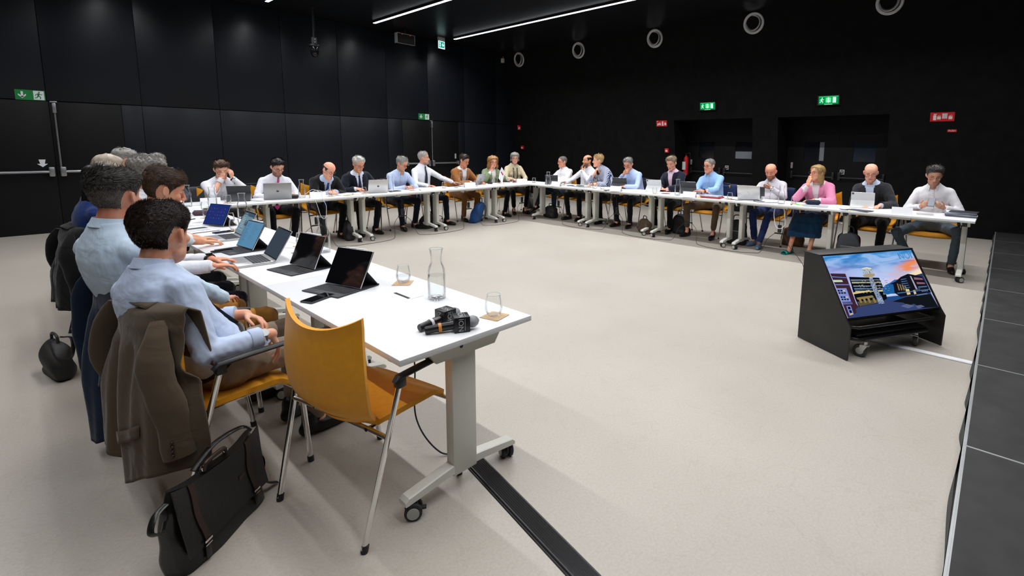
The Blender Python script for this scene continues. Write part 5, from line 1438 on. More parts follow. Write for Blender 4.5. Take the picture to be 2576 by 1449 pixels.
C9 = P_('man with glasses in white shirt holding a phone in both hands, grey trousers', 'man holding a phone in both hands', (7.34, -.96), C, (7.15, -.938, 1.203), hyaw=14, hpitch=22, tone=(.50, .27, .17), closed=True, hair=dict(top=.024, side=.012, comb=(.5, .6, .3)), hc=('#1a1818', '#58534f'), glasses='#2c2624', beard='#3a2c24', bamt=.3,
    shirt='#e2e0e4', pants='#56636f', L=TB(w=(-.12, .31, .80), f=(.45, .8, .25), n=(.7, .2, .6), curl=(.7, .8, .5)), R=TB(w=(.12, .31, .80), f=(-.45, .8, .25), n=(-.7, .2, .6), curl=(.7, .8, .5)), seed=55, bulk=1.0, belly=.05, feet=((-.26, .40, 0), (.22, .16, 0)), knees=((-.35, .5, 1), (.32, .5, 1)))

# dark embroidery down the cream blouse
tt_, sp_ = B9[0], B9[1]
M_emb = mat('black_cream_embroidery', (.10, .085, .065), .8, var=1.0, vs=130)
for sx_ in (-.045, .045):
    mb = MB()
    def eb(u, v, c=sx_): tt = .90 - .62 * v; x = c + (u - .5) * .030; return sp_.T(x, sp_.fy(x, tt, .0235) + (.03 * math.exp(-((tt - .60) / .16) ** 2)), tt)
    shell(mb, lambda u, v: eb(1 - u, v), 4, 26, .003); obj('embroidery', mb, [M_emb], tt_, angle=60)
# ------------------------------------------------------------ cloth hung on chair backs
def hung_jacket(label, pos, rz, col, ln=.62, near=False, seed=1, sleeves=True, wide=1.0, flip=1):
    t = thing('hung_jacket', label, 'jacket', (pos[0], pos[1], 0), rz); m = cloth('coat_' + col.strip('#'), col, .85)
    fo = Folds(seed, (.22, .06), 10); r = random.Random(seed); p1, p2 = r.uniform(0, 6), r.uniform(0, 6)
    top = .905; path = [(-.165, .66), (-.180, .78), (-.195, .880), (-.240, top), (-.292, .880), (-.312, .80)]
    L_ = [0]
    for a, b in zip(path, path[1:]): L_.append(L_[-1] + math.dist(a, b))
    tot = L_[-1] + ln - .10
    def body(u, v):
        x = 2 * u - 1; s = v * tot
        if s < L_[-1]:
            i = max(k for k in range(len(L_)) if L_[k] <= s); i = min(i, len(path) - 2); k = (s - L_[i]) / (L_[i + 1] - L_[i])
            y = path[i][0] * (1 - k) + path[i + 1][0] * k; z = path[i][1] * (1 - k) + path[i + 1][1] * k; d = 0
        else:
            d = s - L_[-1]; z = .80 - d; y = -.305 - .03 * d
        k = smf(0, .5, d / ln); outer = smf(.26, .36, s)
        hw = (.262 + .045 * k) * wide; w = .050 * x * x * (1 - k) + (.045 * abs(x) ** 3 + (.07 * smf(.76, 1, abs(x)) * smf(.25, .6, k) if near else 0)) * outer
        fold = .030 * k * sin(x * 6 + p1 + 3 * z) + .016 * smf(0, .25, k) * (1 - 2 * abs(sin(x * 5.5 + p2 + 2.4 * z))) + .007 * k * sin(x * 23 + 5 * z)
        z2 = z + (.020 * x * x if abs(z - .88) < .2 else 0) * (1 - outer * smf(0, .2, d)) - .02 * abs(x) ** 6 - (.10 * k * k * math.exp(-((x - .05) / .5) ** 2) if near else 0)
        return (x * hw + .01 * k * sin(z * 14 + p1), y + w + fold - .025 * k * cos(x * 1.5), z2)
    mb = MB(); n1, n2 = (56, 60) if near else (24, 24); shell(mb, lambda u, v: body(1 - u, v), n1, n2, .006); b = obj('jacket_body', mb, [m], t, angle=180)
    if sleeves:
        for s in (-1, 1):
            mb = MB(); P = []; R = []
            l = ln * .86
            sh = Vector((s * .215 * wide, -.265, .862))
            for i in range(15):
                k = i / 14
                p = sh + Vector((s * (.040 * sin(min(1, k * 2.2) * pi / 2) + .02 * k - .01), -.030 * sin(k * pi) - .014 + .03 * k, -l * k ** 1.15 - .0))
                P.append(p + Vector((.006 * sin(k * 11 + s), .008 * sin(k * 9 + p1), 0))); R.append((.020 + .044 * min(1, k * 2.6) ** .7 - .012 * k) * (1 + .07 * sin(k * 19 + s * 2)))
            mb.tube(P, R, 0, 20, flat=.50, cap=True)
            sl = obj('sleeve', mb, [m], t, angle=60)
            if near:
                mb = MB()
                for i in range(4): mb.ball(P[-1] + Vector((s * .018, -.030, .02 + .018 * i)), (.007, .006, .007), 0, 10, 6)
                obj('cuff_button', mb, [mat('brown_horn_button', (.03, .018, .012), .35)], sl)
    mb = MB()
    def cl(u, v):
        x = 2 * u - 1; return (x * .13, -.215 - v * .075 + .02 * x * x, .915 + .012 * sin(pi * v) - .012 * x * x - v * .012)
    shell(mb, lambda u, v: cl(1 - u, v), 16, 6, .006); obj('collar', mb, [m], t, angle=180)
    if near:
        mb = MB()
        def pk(u, v): q = Vector(body(.76 - .2 * u if flip > 0 else .24 + .2 * u, (L_[-1] + .30 + .05 * v) / tot)); return q + Vector((0, -.008, 0))
        shell(mb, pk, 10, 4, .003); obj('pocket_flap', mb, [m], t, angle=180)
    return t
hung_jacket('brown suit jacket hung over the chair of the nearest seated man', (-.35, 1.018), radians(9 - 90), '#574a3b', .63, True, 3, wide=1.10)
hung_jacket('navy blue suit jacket over the chair of the man in the ice blue shirt', (-.372, 1.674), radians(12 - 90), '#16243c', .72, True, 5, wide=.96)
hung_jacket('black jacket over the chair of the woman with long black hair', (-.39, 3.656), radians(5 - 90), '#07080a', .60, False, 7)
for k, (x, y, a, c, l, lab) in enumerate([(1.02, 6.77, 90, '#33373c', .3, 'grey jacket over the chair of the man rubbing his eyes'), (1.60, 6.77, 90, '#10182e', .3, 'navy jacket showing between the dark tablet and the man in the pink tie'),
        (3.18, 6.77, 90, '#0e1526', .3, 'navy coat behind the white haired man in the navy suit'), (3.86, 6.74, 90, '#090a0e', .55, 'black jacket hanging low behind the grey haired man in pale blue'), (4.42, 6.78, 100, '#090a0e', .55, 'black jacket on the chair of the upright man in the dark tie'),
        (7.23, 3.70, -90, '#0d1326', .55, 'dark navy jacket over the chair of the man covering his mouth'), (7.25, 2.06, -90, '#14264e', .34, 'blue jacket over the chair of the man with folded arms'),
        (7.27, 1.12, -90, '#121f42', .42, 'blue jacket over the chair of the bald bearded man')]):
    hung_jacket(lab, (x, y), radians(a - 270 + 360) if False else radians({90: 180, 100: 190, -90: 90}[a]), c, l, False, 11 + k)

# ------------------------------------------------------------ things on the tables
ZT = TH + .0005
def RZ(a): return Matrix.Rotation(a, 4, 'Z')
# carafe
def make_carafe(label):
    t = thing('water_carafe', label, 'carafe', group='glass water carafes'); mb = MB()
    out = [(.040, 0), (.0455, .004), (.047, .02), (.047, .135), (.045, .160), (.036, .182), (.0305, .195), (.0295, .205), (.0305, .235), (.0365, .268)]
    inn = [(.0345, .268), (.0288, .235), (.0278, .205), (.029, .195), (.0345, .182), (.0432, .160), (.0452, .135), (.0452, .02), (.040, .010), (.001, .010)]
    mb.lathe(out + inn, 0, 40, capt=False); c = obj('glass_body', mb, [M_glass], t, angle=60)
    mb = MB(); mb.tube([(.0355 * cos(2 * pi * i / 40), .0355 * sin(2 * pi * i / 40), .268) for i in range(40)], .0012, 0, 6, closed=True); obj('rim', mb, [mat('glass_rim', (.62, .66, .68), .15)], t)
    mb = MB(); mb.lathe([(.038, .0112), (.0446, .021), (.0446, .128), (.001, .128)], 0, 40, capt=False); obj('water', mb, [M_water], t, angle=60)
    return t
def make_tumbler(label, water=.35):
    t = thing('water_glass', label, 'glass', group='clear water tumblers'); mb = MB()
    out = [(.020, 0), (.027, .003), (.036, .016), (.0415, .034), (.0425, .05), (.039, .078), (.0335, .105)]
    inn = [(.0323, .105), (.0378, .078), (.0412, .05), (.040, .034), (.034, .018), (.024, .010), (.001, .009)]
    mb.lathe(out + inn, 0, 32, capt=False); obj('glass_body', mb, [M_glass], t, angle=60)
    mb = MB(); mb.tube([(.0329 * cos(2 * pi * i / 32), .0329 * sin(2 * pi * i / 32), .105) for i in range(32)], .0009, 0, 6, closed=True); obj('rim', mb, [_mc['glass_rim']], t)
    if water:
        mb = MB(); mb.lathe([(.023, .0112), (.0335, .019), (.0395, .034), (.0405, .044), (.001, .044)], 0, 32, capt=False); obj('water', mb, [M_water], t, angle=60)
    return t
CA = make_carafe('half full glass carafe nearest the camera, beside the microphones'); CA.location = (.53, .545, ZT)
for x, y, l in [(.60, 2.10, 'glass carafe partly hidden behind the dark tablet standing second on the left row'), (.72, 4.40, 'glass carafe behind the silver laptop with the grey screen'), (.70, 5.45, 'glass carafe left of the dark tablet of the man rubbing his eyes'), (.554, 5.95, 'glass carafe next to the bearded man\'s nose, farthest left'),
        (1.95, 6.076, 'glass carafe between the grey laptop and the balding writing man'), (3.341, 6.04, 'glass carafe at the right side of the silver laptop with the dark logo'), (4.87, 6.155, 'glass carafe in front of the man in the camel jacket'), (6.281, 6.192, 'glass carafe in front of the woman in the cream blouse'),
        (6.413, 5.318, 'glass carafe before the man in the collarless white shirt'), (6.443, 4.142, 'glass carafe before the woman in the striped blouse'), (6.474, 2.415, 'glass carafe left of the man with folded arms'), (6.446, .738, 'glass carafe between the bald bearded man and the woman in pink')]:
    dup(CA, l, (x, y, ZT), random.uniform(0, 3))
def coaster(label, x, y, a, s=.098):
    mb = MB(); mb.box((0, 0, .0008), (s, s, .0016), 0); mb.box((.004, -.003, .0022), (s, s, .0010), 0, rz=.06)
    o = obj('paper_coaster', mb, [M_kraft], loc=(x, y, ZT), rot=(0, 0, a), smooth=False); tag(o, label, 'coaster', 'brown kraft paper coasters'); return o
co0 = coaster('brown paper coaster under the empty tumbler at the table\'s end corner', .556, .118, .2)
def co(label, x, y, a): o = co0.copy(); COL.objects.link(o); o.location = (x, y, ZT); o.rotation_euler = (0, 0, a); o['label'] = label; return o
TG0 = make_tumbler('empty tumbler on the paper coaster nearest the camera corner of the table', 0); TG0.location = (.556, .120, ZT + .003)
TG = make_tumbler('tumbler with a little water beside the white power box lid'); TG.location = (.566, .935, ZT + .003)
co('brown paper coaster beside the white power box lid', .560, .935, .75)
for x, y, l in [(.575, 2.44, 'tumbler behind the two dark tablets on the left row'), (.43, 3.60, 'tumbler next to the grey screened silver laptop, nearer of a pair'), (.515, 4.07, 'tumbler behind the raised tablet, farther one of a pair'), (.47, 4.68, 'tumbler in front of the speckled pencil case'), (.60, 5.35, 'tumbler left of the carafe at the row corner'),
        (1.00, 6.02, 'tumbler by the dark tablet of the man rubbing his eyes'), (2.326, 5.993, 'tumbler in front of the balding writing man'), (2.87, 6.03, 'tumbler left of the silver laptop with the dark logo'), (3.731, 6.025, 'tumbler in front of the writing man in the pale blue shirt'), (4.454, 6.118, 'tumbler by the hand of the upright man in the dark tie'),
        (5.10, 6.00, 'tumbler by the open laptop of the man in the camel jacket'), (5.913, 6.261, 'tumbler in front of the woman in the sage blazer'), (6.72, 6.30, 'tumbler right of the woman in the cream blouse'), (6.602, 5.92, 'tumbler at the far corner nearer the man in the collarless shirt'), (6.556, 5.03, 'tumbler right of the place card before the collarless white shirt'),
        (6.62, 4.36, 'tumbler left of the striped blouse woman\'s carafe'), (6.436, 3.955, 'tumbler right of the striped blouse woman\'s carafe'), (6.446, 2.835, 'tumbler below the white folio of the man in the navy jacket'), (6.56, 2.03, 'tumbler at the left end of the red folder'), (6.488, 1.52, 'tumbler between the red folder and the pale laptop'), (6.60, .61, 'tumbler between the carafe and the navy pencil case')]:
    dup(TG, l, (x, y, ZT + .003), random.uniform(0, 3)); co('coaster under the ' + l, x, y, random.uniform(0, 1.5))
for x, y, l in [(6.446, .738, 'brown paper coaster under the carafe beside the woman in pink')]: pass

# screens: local frame X across, Y away from the user (towards the room), Z up ; the hinge line is y=0
def page_lines(mb, M, w, h, mi, rows=14, seed=1, x0=.1, x1=.9, mh=.012):
    r = random.Random(seed)
    for i in range(rows):
        y = h * (.92 - .84 * i / rows); l = (x1 - x0) * r.uniform(.45, 1.0)
        if r.random() < .12: continue
        mb.quad(*[M @ Vector(p) for p in ((w * (x0 - .5), y, 0), (w * (x0 + l - .5), y, 0), (w * (x0 + l - .5), y + h * mh, 0), (w * (x0 - .5), y + h * mh, 0))], mi)
def make_laptop(label, shell_m, ang=112, lit=None, w=.312, d=.221, sc='ui', logo=None, group=None):
    t = thing('laptop', label, 'laptop', group=group)
    mb = MB(); mb.box((0, -d / 2, .008), (w, d, .014), 0, .003); base = obj('keyboard_base', mb, [shell_m], t)
    mb = MB()
    for r in range(6):
        n = 14; 
        for c in range(n):
            if r == 0 and 3 < c < 10:
                if c == 4: mb.box((0, -.030 - .018 * 5, .0156), (.018 * 5.6, .0145, .0014), 0, 0)
                continue
            mb.box((-w * .41 + c * (w * .82 / (n - 1)), -.030 - .018 * (5 - r), .0156), (w * .82 / (n - 1) * .86, .0150, .0014), 0, 0)
    obj('keys', mb, [M_key], base, smooth=False)
    mb = MB(); mb.box((0, -d + .040, .0153), (w * .36, .066, .0006), 0); obj('trackpad', mb, [mat('trackpad', (.50, .50, .50), .3, .5)], base, smooth=False)
    a = radians(ang); T = Matrix.Translation((0, .001, .014)) @ Matrix.Rotation(pi - a - pi / 2 + pi / 2, 4, 'X') if False else Matrix.Translation((0, .002, .013)) @ Matrix(((1, 0, 0, 0), (0, cos(pi - a), -sin(pi - a), 0), (0, sin(pi - a), cos(pi - a), 0), (0, 0, 0, 1)))
    # lid frame: X across, Y up the lid, Z = towards the back
    mb = MB(); mb.box((0, d / 2, 0.0), (w, d, .006), 0, .002, M=T); lid = obj('lid', mb, [shell_m], t)
    mb = MB(); zf = .0032
    def q(x0, y0, x1, y1, z, mi): mb.quad(*[T @ Vector(p) for p in ((x0, y0, z), (x1, y0, z), (x1, y1, z), (x0, y1, z))], mi)
    q(-w / 2 + .004, .006, w / 2 - .004, d - .004, zf, 0)
    if lit:
        q(-w / 2 + .010, .014, w / 2 - .010, d - .012, zf + .0004, 1)
        if sc == 'ui':
            q(-w / 2 + .010, d * .80, w / 2 - .010, d - .012, zf + .0007, 2)
            q(-w * .1, d * .42, w * .45, d * .62, zf + .0007, 2)
            page_lines(mb, T @ Matrix.Translation((0, .02, zf + .001)), w * .9, d * .85, 3, 12, 3, .08, .6)
    obj('screen', mb, [M_scr_off] + ([emis('scr_' + lit, lit, 1.0), emis('scr_bar', '#3f5566', 1.0), emis('scr_txt', '#c9d6de', .9)] if lit else []), lid, smooth=False)
    if logo:
        mb = MB(); z = -.0034
        if logo == 'apple':
            for cx in (-.0075, .0075): mb.lathe([(.0001, 0), (.0105, 0)], 0, 20, T @ Matrix.Translation((cx, d / 2 - .002, z)), False, False)
            mb.lathe([(.0001, 0), (.011, 0)], 0, 20, T @ Matrix.Translation((0, d / 2 - .006, z)), False, False)
            mb.add([T @ Vector(p) for p in ((0, d / 2 + .011, z), (.006, d / 2 + .013, z), (.009, d / 2 + .020, z), (.002, d / 2 + .018, z))], [(0, 1, 2, 3)], 0)
            mb.lathe([(.0001, 0), (.0048, 0)], 1, 16, T @ Matrix.Translation((-.0185, d / 2 + .003, z - .0002)), False, False)
        else:
            n_ = 24
            for a0, a1, r in ((.3, 1.35, .018), (3.4, 4.5, .018)):
                mb.tube([T @ Vector((r * cos(a0 * 1.0 + (a1 - a0) * i / 10), d / 2 + r * sin(a0 + (a1 - a0) * i / 10), z)) for i in range(11)], .0012, 0, 6)
            mb.tube([T @ Vector((-.006, d / 2 - .010, z)), T @ Vector((-.002, d / 2 + .010, z))], .001, 0, 6); mb.tube([T @ Vector((.003, d / 2 - .010, z)), T @ Vector((.007, d / 2 + .010, z))], .001, 0, 6)
        obj('lid_logo', mb, [M_logo_d, shell_m], lid, smooth=False)
    return t
def make_tablet(label, folio, ang=115, lit=None, w=.262, h=.195, keyb=True, pencil=True, lines=False, group=None):
    t = thing('tablet', label, 'tablet', group=group); a = pi - radians(ang)
    mb = MB()
    if keyb: mb.box((0, -.095, .004), (w, .20, .006), 0, .002)
    # folio back: rises from the table behind the tablet
    zt, yt = .018, -.0
    T = Matrix.Translation((0, -.045, .012)) @ Matrix(((1, 0, 0, 0), (0, cos(a), -sin(a), 0), (0, sin(a), cos(a), 0), (0, 0, 0, 1)))
    mid = T @ Vector((0, h * .46, -.005)); topp = T @ Vector((0, h, -.005))
    fy = .085
    mb.tube([(-w / 2 + .003, fy, .006), (w / 2 - .003, fy, .006)], .0055, 0, 8)
    def slab(p, q, th=.003):
        d_ = (q - p).normalized(); n_ = Vector((0, -d_.z, d_.y)) * th
        V = []
        for s in (-1, 1): V += [Vector((s * w / 2, p.y, p.z)), Vector((s * w / 2, q.y, q.z)), Vector((s * w / 2, q.y, q.z)) + n_, Vector((s * w / 2, p.y, p.z)) + n_]
        mb.add(V, [(0, 1, 2, 3), (7, 6, 5, 4), (0, 4, 5, 1), (1, 5, 6, 2), (2, 6, 7, 3), (3, 7, 4, 0)])
    slab(Vector((0, fy, .003)), Vector((0, mid.y, mid.z))); slab(Vector((0, mid.y, mid.z)), Vector((0, topp.y, topp.z))); slab(Vector((0, -.0, .003)), Vector((0, fy, .003)))
    obj('folio_cover', mb, [folio], t)
    if keyb:
        mb = MB()
        for r in range(5):
            for c in range(13):
                mb.box((-w * .43 + c * (w * .86 / 12), -.060 - .0175 * r, .0078), (w * .86 / 12 * .84, .0145, .0014), 0)
        mb.box((0, -.168, .0072), (w * .38, .042, .0008), 1)
        obj('keys', mb, [M_key, mat('folio_trackpad', (.06, .065, .07), .25)], t, smooth=False)
    mb = MB(); mb.box((0, h / 2, 0), (w, h, .006), 0, .0025, M=T); body = obj('tablet_body', mb, [M_alu], t)
    mb = MB(); b = .007
    def q(x0, y0, x1, y1, z, mi): mb.quad(*[T @ Vector(p) for p in ((x0, y0, z), (x1, y0, z), (x1, y1, z), (x0, y1, z))], mi)
    q(-w / 2 + .002, .002, w / 2 - .002, h - .002, .0033, 0)
    if lit:
        q(-w / 2 + b, b, w / 2 - b, h - b, .0037, 1)
        if lines == 'mail':
            M1 = T @ Matrix.Translation((-w * .30, 0, .004)); page_lines(mb, M1, w * .34, h * .95, 2, 26, 5, .1, .95, .010)
            M1 = T @ Matrix.Translation((w * .16, h * .25, .004)); page_lines(mb, M1, w * .52, h * .68, 2, 15, 8, .1, .95, .010)
        if lines == 'icons':
            for i in range(6):
                for j in range(4):
                    if (i * 7 + j * 3) % 5: q(-w * .36 + i * w * .13, h * .30 + j * h * .15, -w * .36 + i * w * .13 + .010, h * .30 + j * h * .15 + .010, .004, 2 + (i + j) % 2)
    obj('screen', mb, [M_scr_off] + ([emis('tab_' + lit, lit, .85), emis('tab_txt_' + str(lines), '#4d7796' if lines == 'mail' else '#4c5fae', .8), emis('tab_txt2', '#8a3c70', .6)] if lit else []), body, smooth=False)
    if pencil:
        mb = MB(); mb.tube([T @ Vector((-.075, h + .0045, 0)), T @ Vector((.080, h + .0045, 0)), T @ Vector((.088, h + .0045, 0))], [.0044, .0044, .001], 0, 10); obj('stylus', mb, [mat('white_stylus', (.8, .8, .8), .3)], t)
    mb = MB(); mb.box((w / 2 - .022, h - .020, -.0085), (.024, .024, .003), 0, .001, M=T); mb.cyl(T @ Vector((w / 2 - .026, h - .016, -.0098)), T @ Vector((w / 2 - .026, h - .016, -.0108)), .006, 1, 12); obj('camera_bump', mb, [M_folio if folio is not M_folio else M_key, M_scr_off], body)
    return t
def at(t, x, y, a, z=ZT): t.location = (x, y, z); t.rotation_euler = (0, 0, radians(a)); return t
# orientation a: direction the lid faces away from its user, measured so that 0 = user looks along +y
at(make_tablet('dark tablet on its open keyboard folio nearest the camera, screen off', M_folio, 118, None, .28, .215, group='tablets on folios'), .325, 1.105, -90 + 16)
at(make_tablet('dark tablet with folio keyboard second from the near end, screen off', M_folio, 114, None, .28, .215, group='tablets on folios'), .345, 1.72, -90 + 10)
at(make_laptop('open silver laptop under the hands of the typing man in the white shirt', M_laptop, 120, '#39434f', .312, .221, 'plain', group='open silver laptops'), .245, 2.13, -90 - 4)
at(make_tablet('tablet showing a pale blue mail page with white stylus on top', M_folio, 118, '#5f93b8', .28, .215, lines='mail', group='tablets on folios'), .275, 2.62, -90 + 6)
at(make_laptop('open silver laptop under the bare forearms of the curly grey haired man', M_laptop, 118, '#6f8a97', .312, .221, 'ui', group='open silver laptops'), .36, 3.215, -90 - 2)
at(make_tablet('tablet with a deep blue screen of icons farthest along the left row', M_folio, 116, '#22357a', .28, .215, keyb=False, lines='icons', pencil=False, group='tablets on folios'), .40, 4.02, -90 + 22)
at(make_tablet('dark folio tablet in front of the man rubbing his eyes', M_folio, 112, None, .28, .215, False, False, group='tablets on folios'), 1.19, 6.22, 180 - 26)
at(make_laptop('grey open laptop in front of the man in the pink tie', mat('space_grey_shell', (.36, .36, .36), .35, .6, var=.01), 108, None, .345, .24, logo='apple', group='open silver laptops'), 1.62, 6.06, 180 - 16)
at(make_laptop('silver open laptop with dark logo between two writing men', M_laptop, 108, None, .312, .221, logo='apple', group='open silver laptops'), 3.10, 6.02, 180 - 12)
at(make_laptop('tilted grey laptop in front of the man in the camel jacket', mat('space_grey_shell2', (.40, .41, .43), .35, .6, var=.01), 112, None, .312, .221, logo='apple', group='open silver laptops'), 5.43, 6.33, 180 + 22)
at(make_tablet('grey tablet on folio in front of the man in the collarless white shirt', M_folio, 112, None, .262, .195, False, False, group='tablets on folios'), 6.62, 5.42, 90 + 40)
at(make_tablet('dark tablet folio in front of the man covering his mouth', M_folio, 114, None, .28, .215, False, False, group='tablets on folios'), 6.86, 3.86, 90 + 20)
at(make_tablet('pale grey tablet folio in front of the man in the navy jacket', M_foliow, 114, None, .28, .215, False, False, group='tablets on folios'), 6.86, 3.10, 90 + 10)
at(make_tablet('dark grey tablet folio in front of the man with folded arms', M_folio, 114, None, .28, .215, False, False, group='tablets on folios'), 6.90, 2.44, 90 + 6)
at(make_laptop('pale business laptop in front of the bald bearded man', M_laptop, 110, None, .33, .23, logo='hp', group='open silver laptops'), 6.60, 1.27, 90 + 10)
at(make_tablet('white tablet folio in front of the bald man in the charcoal blazer', M_foliow, 112, None, .28, .215, False, False, group='tablets on folios'), 6.86, -.20, 90 + 6)
# phones
def phone(label, x, y, a, z=ZT, col=M_scr_off, s=1.0, tilt=None, face=None, name='mobile_phone'):
    t = thing(name, label, 'phone', (x, y, z), radians(a)); mb = MB(); mb.box((0, 0, .0045), (.074 * s, .150 * s, .009), 0, .003); b = obj('case', mb, [M_folio], t)
    mb = MB(); mb.box((0, 0, .0092), (.068 * s, .144 * s, .0006), 0); obj('screen', mb, [face or M_scr_off], t, smooth=False)
    if tilt is not None: t.rotation_euler = tilt
    return t
phone('black phone in a case at the table edge behind the yellow chair back', .105, .985, -68, s=1.05)
phone('black phone in front of the woman\'s papers on the left row, by the bare forearm', .33, 3.56, -80)
phone('long black phone lying before the mail page tablet', .10, 2.66, -84, s=.9)
phone('phone with violet screen before the dark bearded man', 6.60, 4.88, 70, face=emis('violet_screen', '#5a5aa8', .7), z=ZT + .002)
phone('dark phone before the woman in the striped blouse', 6.36, 3.76, 70)
phone('phone held upright by the bald bearded man', 6.90, 1.18, 0, z=.86, tilt=(radians(78), 0, radians(100)))
phone('phone held in both hands by the man in grey trousers', 6.93, -.955, 0, z=.865, tilt=(radians(38), 0, radians(-90)), face=mat('bluish_phone_back', (.03, .05, .08), .3))
# microphones
def make_mic(label, tail, head, ring, yaw_cube):
    t = thing('microphone', label, 'microphone', group='handheld microphones'); a = Vector(tail); b = Vector(head); d = (b - a).normalized(); L_ = (b - a).length
    mb = MB(); mb.tube([a, a + d * .004, a + d * .05, a + d * .052, a + d * (L_ - .05), a + d * (L_ - .03)], [.014, .0165, .017, .0185, .0195, .022], 0, 20); h = obj('handle', mb, [mat('mic_black', (.012, .012, .013), .28)], t)
    mb = MB(); mb.tube([a + d * .056, a + d * .069], .0197, 0, 20); obj('colour_ring', mb, [ring], h)
    mb = MB(); mb.tube([a + d * (L_ - .03), a + d * (L_ - .018), a + d * (L_ - .004), a + d * (L_ + .010), a + d * (L_ + .018)], [.022, .026, .026, .018, .004], 0, 20); obj('grille', mb, [mat('mic_grille', (.35, .36, .38), .35, .7, bump=.8, bs=1500)], t)
    c = a + d * (L_ - .062); s = .034; R = RZ(yaw_cube); c.z = ZT + s
    T = Matrix.Translation(c) @ R; mb = MB(); mb.box((0, 0, 0), (2 * s, 2 * s, 2 * s), 0, .002, M=T); cu = obj('logo_cube', mb, [mat('cube_black', (.010, .010, .012), .35)], t)
    mb = MB(); V, F = text_geo('NOI', .030); n_ = len(V)
    for rot in (T @ Matrix(((0, -1, 0, -.004), (0, 0, -1, -s - .0006), (1, 0, 0, -.0), (0, 0, 0, 1))), T @ Matrix(((0, 0, -1, -s - .0006), (0, -1, 0, 0), (-1, 0, 0, 0), (0, 0, 0, 1))), T @ Matrix(((0, -1, 0, 0), (1, 0, 0, 0), (0, 0, 1, s + .0006), (0, 0, 0, 1))), T @ Matrix(((0, 0, 1, s + .0006), (1, 0, 0, 0), (0, 1, 0, 0), (0, 0, 0, 1)))):
        mb.add([rot @ Vector((x * 1.05, y, z)) for x, y, z in V], F)
        mb.quad(*[rot @ Vector(p) for p in ((-.027, -.0165, 0), (.027, -.0165, 0), (.027, -.0150, 0), (-.027, -.0150, 0))])
    obj('cube_logo', mb, [mat('grey_print', (.40, .41, .42), .5)], cu, smooth=False)
    return t
make_mic('front microphone with orange ring and black logo cube', (.208, .158, ZT + .018), (.400, .062, ZT + .034), mat('orange_ring', (.62, .24, .03), .5), radians(-26))
make_mic('rear microphone with white ring and black logo cube', (.207, .200, ZT + .018), (.410, .212, ZT + .034), mat('white_ring', (.7, .7, .72), .5), radians(4))
# paper
def sheet(label, x, y, a, w=.21, h=.297, text=True, mats=None, th=.0008, name='paper_sheet', cat='paper', seed=1, z=ZT, group='loose printed sheets'):
    mb = MB(); mb.box((0, 0, th / 2), (w, h, th), 0)
    if text: page_lines(mb, Matrix.Translation((0, -h / 2, th + .0004)), w, h, 1, 26, seed, .12, .9, .012)
    o = obj(name, mb, mats or [M_paper, M_ink], loc=(x, y, z), rot=(0, 0, radians(a)), smooth=False); tag(o, label, cat, group); return o
for i, (x, y, a, l) in enumerate([(.17, 3.80, -82, 'printed sheet in the open black folder on the left row, nearer half'), (.22, 4.12, -80, 'printed sheet in the open black folder on the left row, farther half'), (.40, 4.38, -60, 'loose sheet with a violet edge behind the blue screened tablet'), (.18, 4.75, -88, 'notebook page in front of the ash blonde woman'),
        (1.05, 6.02, 5, 'sheets at the foot of the dark tablet of the man rubbing his eyes'), (1.38, 6.05, 20, 'notes left of the grey laptop of the man in the pink tie'), (2.50, 6.10, 8, 'sheet under the hand of the balding writing man'), (3.02, 6.28, -6, 'sheet under the pen of the white haired man'), (3.80, 6.18, 10, 'sheet under the hand of the writing man in pale blue'), (4.42, 6.02, -30, 'loose sheet under the tumbler by the dark tie man'),
        (6.60, 5.62, 80, 'notes at the far corner before the collarless shirt'), (6.52, 4.66, 96, 'loose sheets before the dark bearded man'), (6.55, 3.30, 84, 'loose bluish sheets between two tablets of the right row'), (6.80, 3.50, 80, 'loose sheets under the folded arm of the man covering his mouth'), (6.62, 1.62, 80, 'sheet left of the pale business laptop'), (6.68, .98, 96, 'notes right of the pale business laptop'), (6.62, .50, 84, 'sheet behind the navy pencil case'), (6.62, -.42, 100, 'loose sheet right of the yellow folder')]):
    sheet(l, x, y, a, seed=i, text=i < 10 or i % 2 == 0, z=ZT + (.0022 if i < 2 else 0))
mb = MB(); mb.box((0, 0, .001), (.24, .32, .002), 0); mb.box((.245, 0, .001), (.24, .32, .002), 0)
o = obj('document_folder', mb, [M_folio], loc=(.165, 3.79, ZT - .0002), rot=(0, 0, radians(-81 + 180)), smooth=False); tag(o, 'open black document folder under printed sheets on the left row', 'folder')
def held_sheet():
    t = thing('held_paper', 'white sheet with a red stripe held by the woman in the sage blazer', 'paper', (6.10, 6.38, .86), radians(20)); mb = MB()
    mb.grid(lambda u, v: ((u - .5) * .21, .03 * sin(v * 2.2), (v - .35) * .29), 8, 12, 0, Matrix.Rotation(radians(38), 4, 'Y')); o = obj('page', mb, [M_paper], t)
    mb = MB(); mb.grid(lambda u, v: ((u - .5) * .12, .03 * sin((.62 + v * .12) * 2.2) - .002, ((.62 + v * .12) - .35) * .29), 6, 4, 0, Matrix.Rotation(radians(38), 4, 'Y')); obj('red_stripe', mb, [mat('red_print', (.45, .03, .05), .7)], o)
held_sheet()
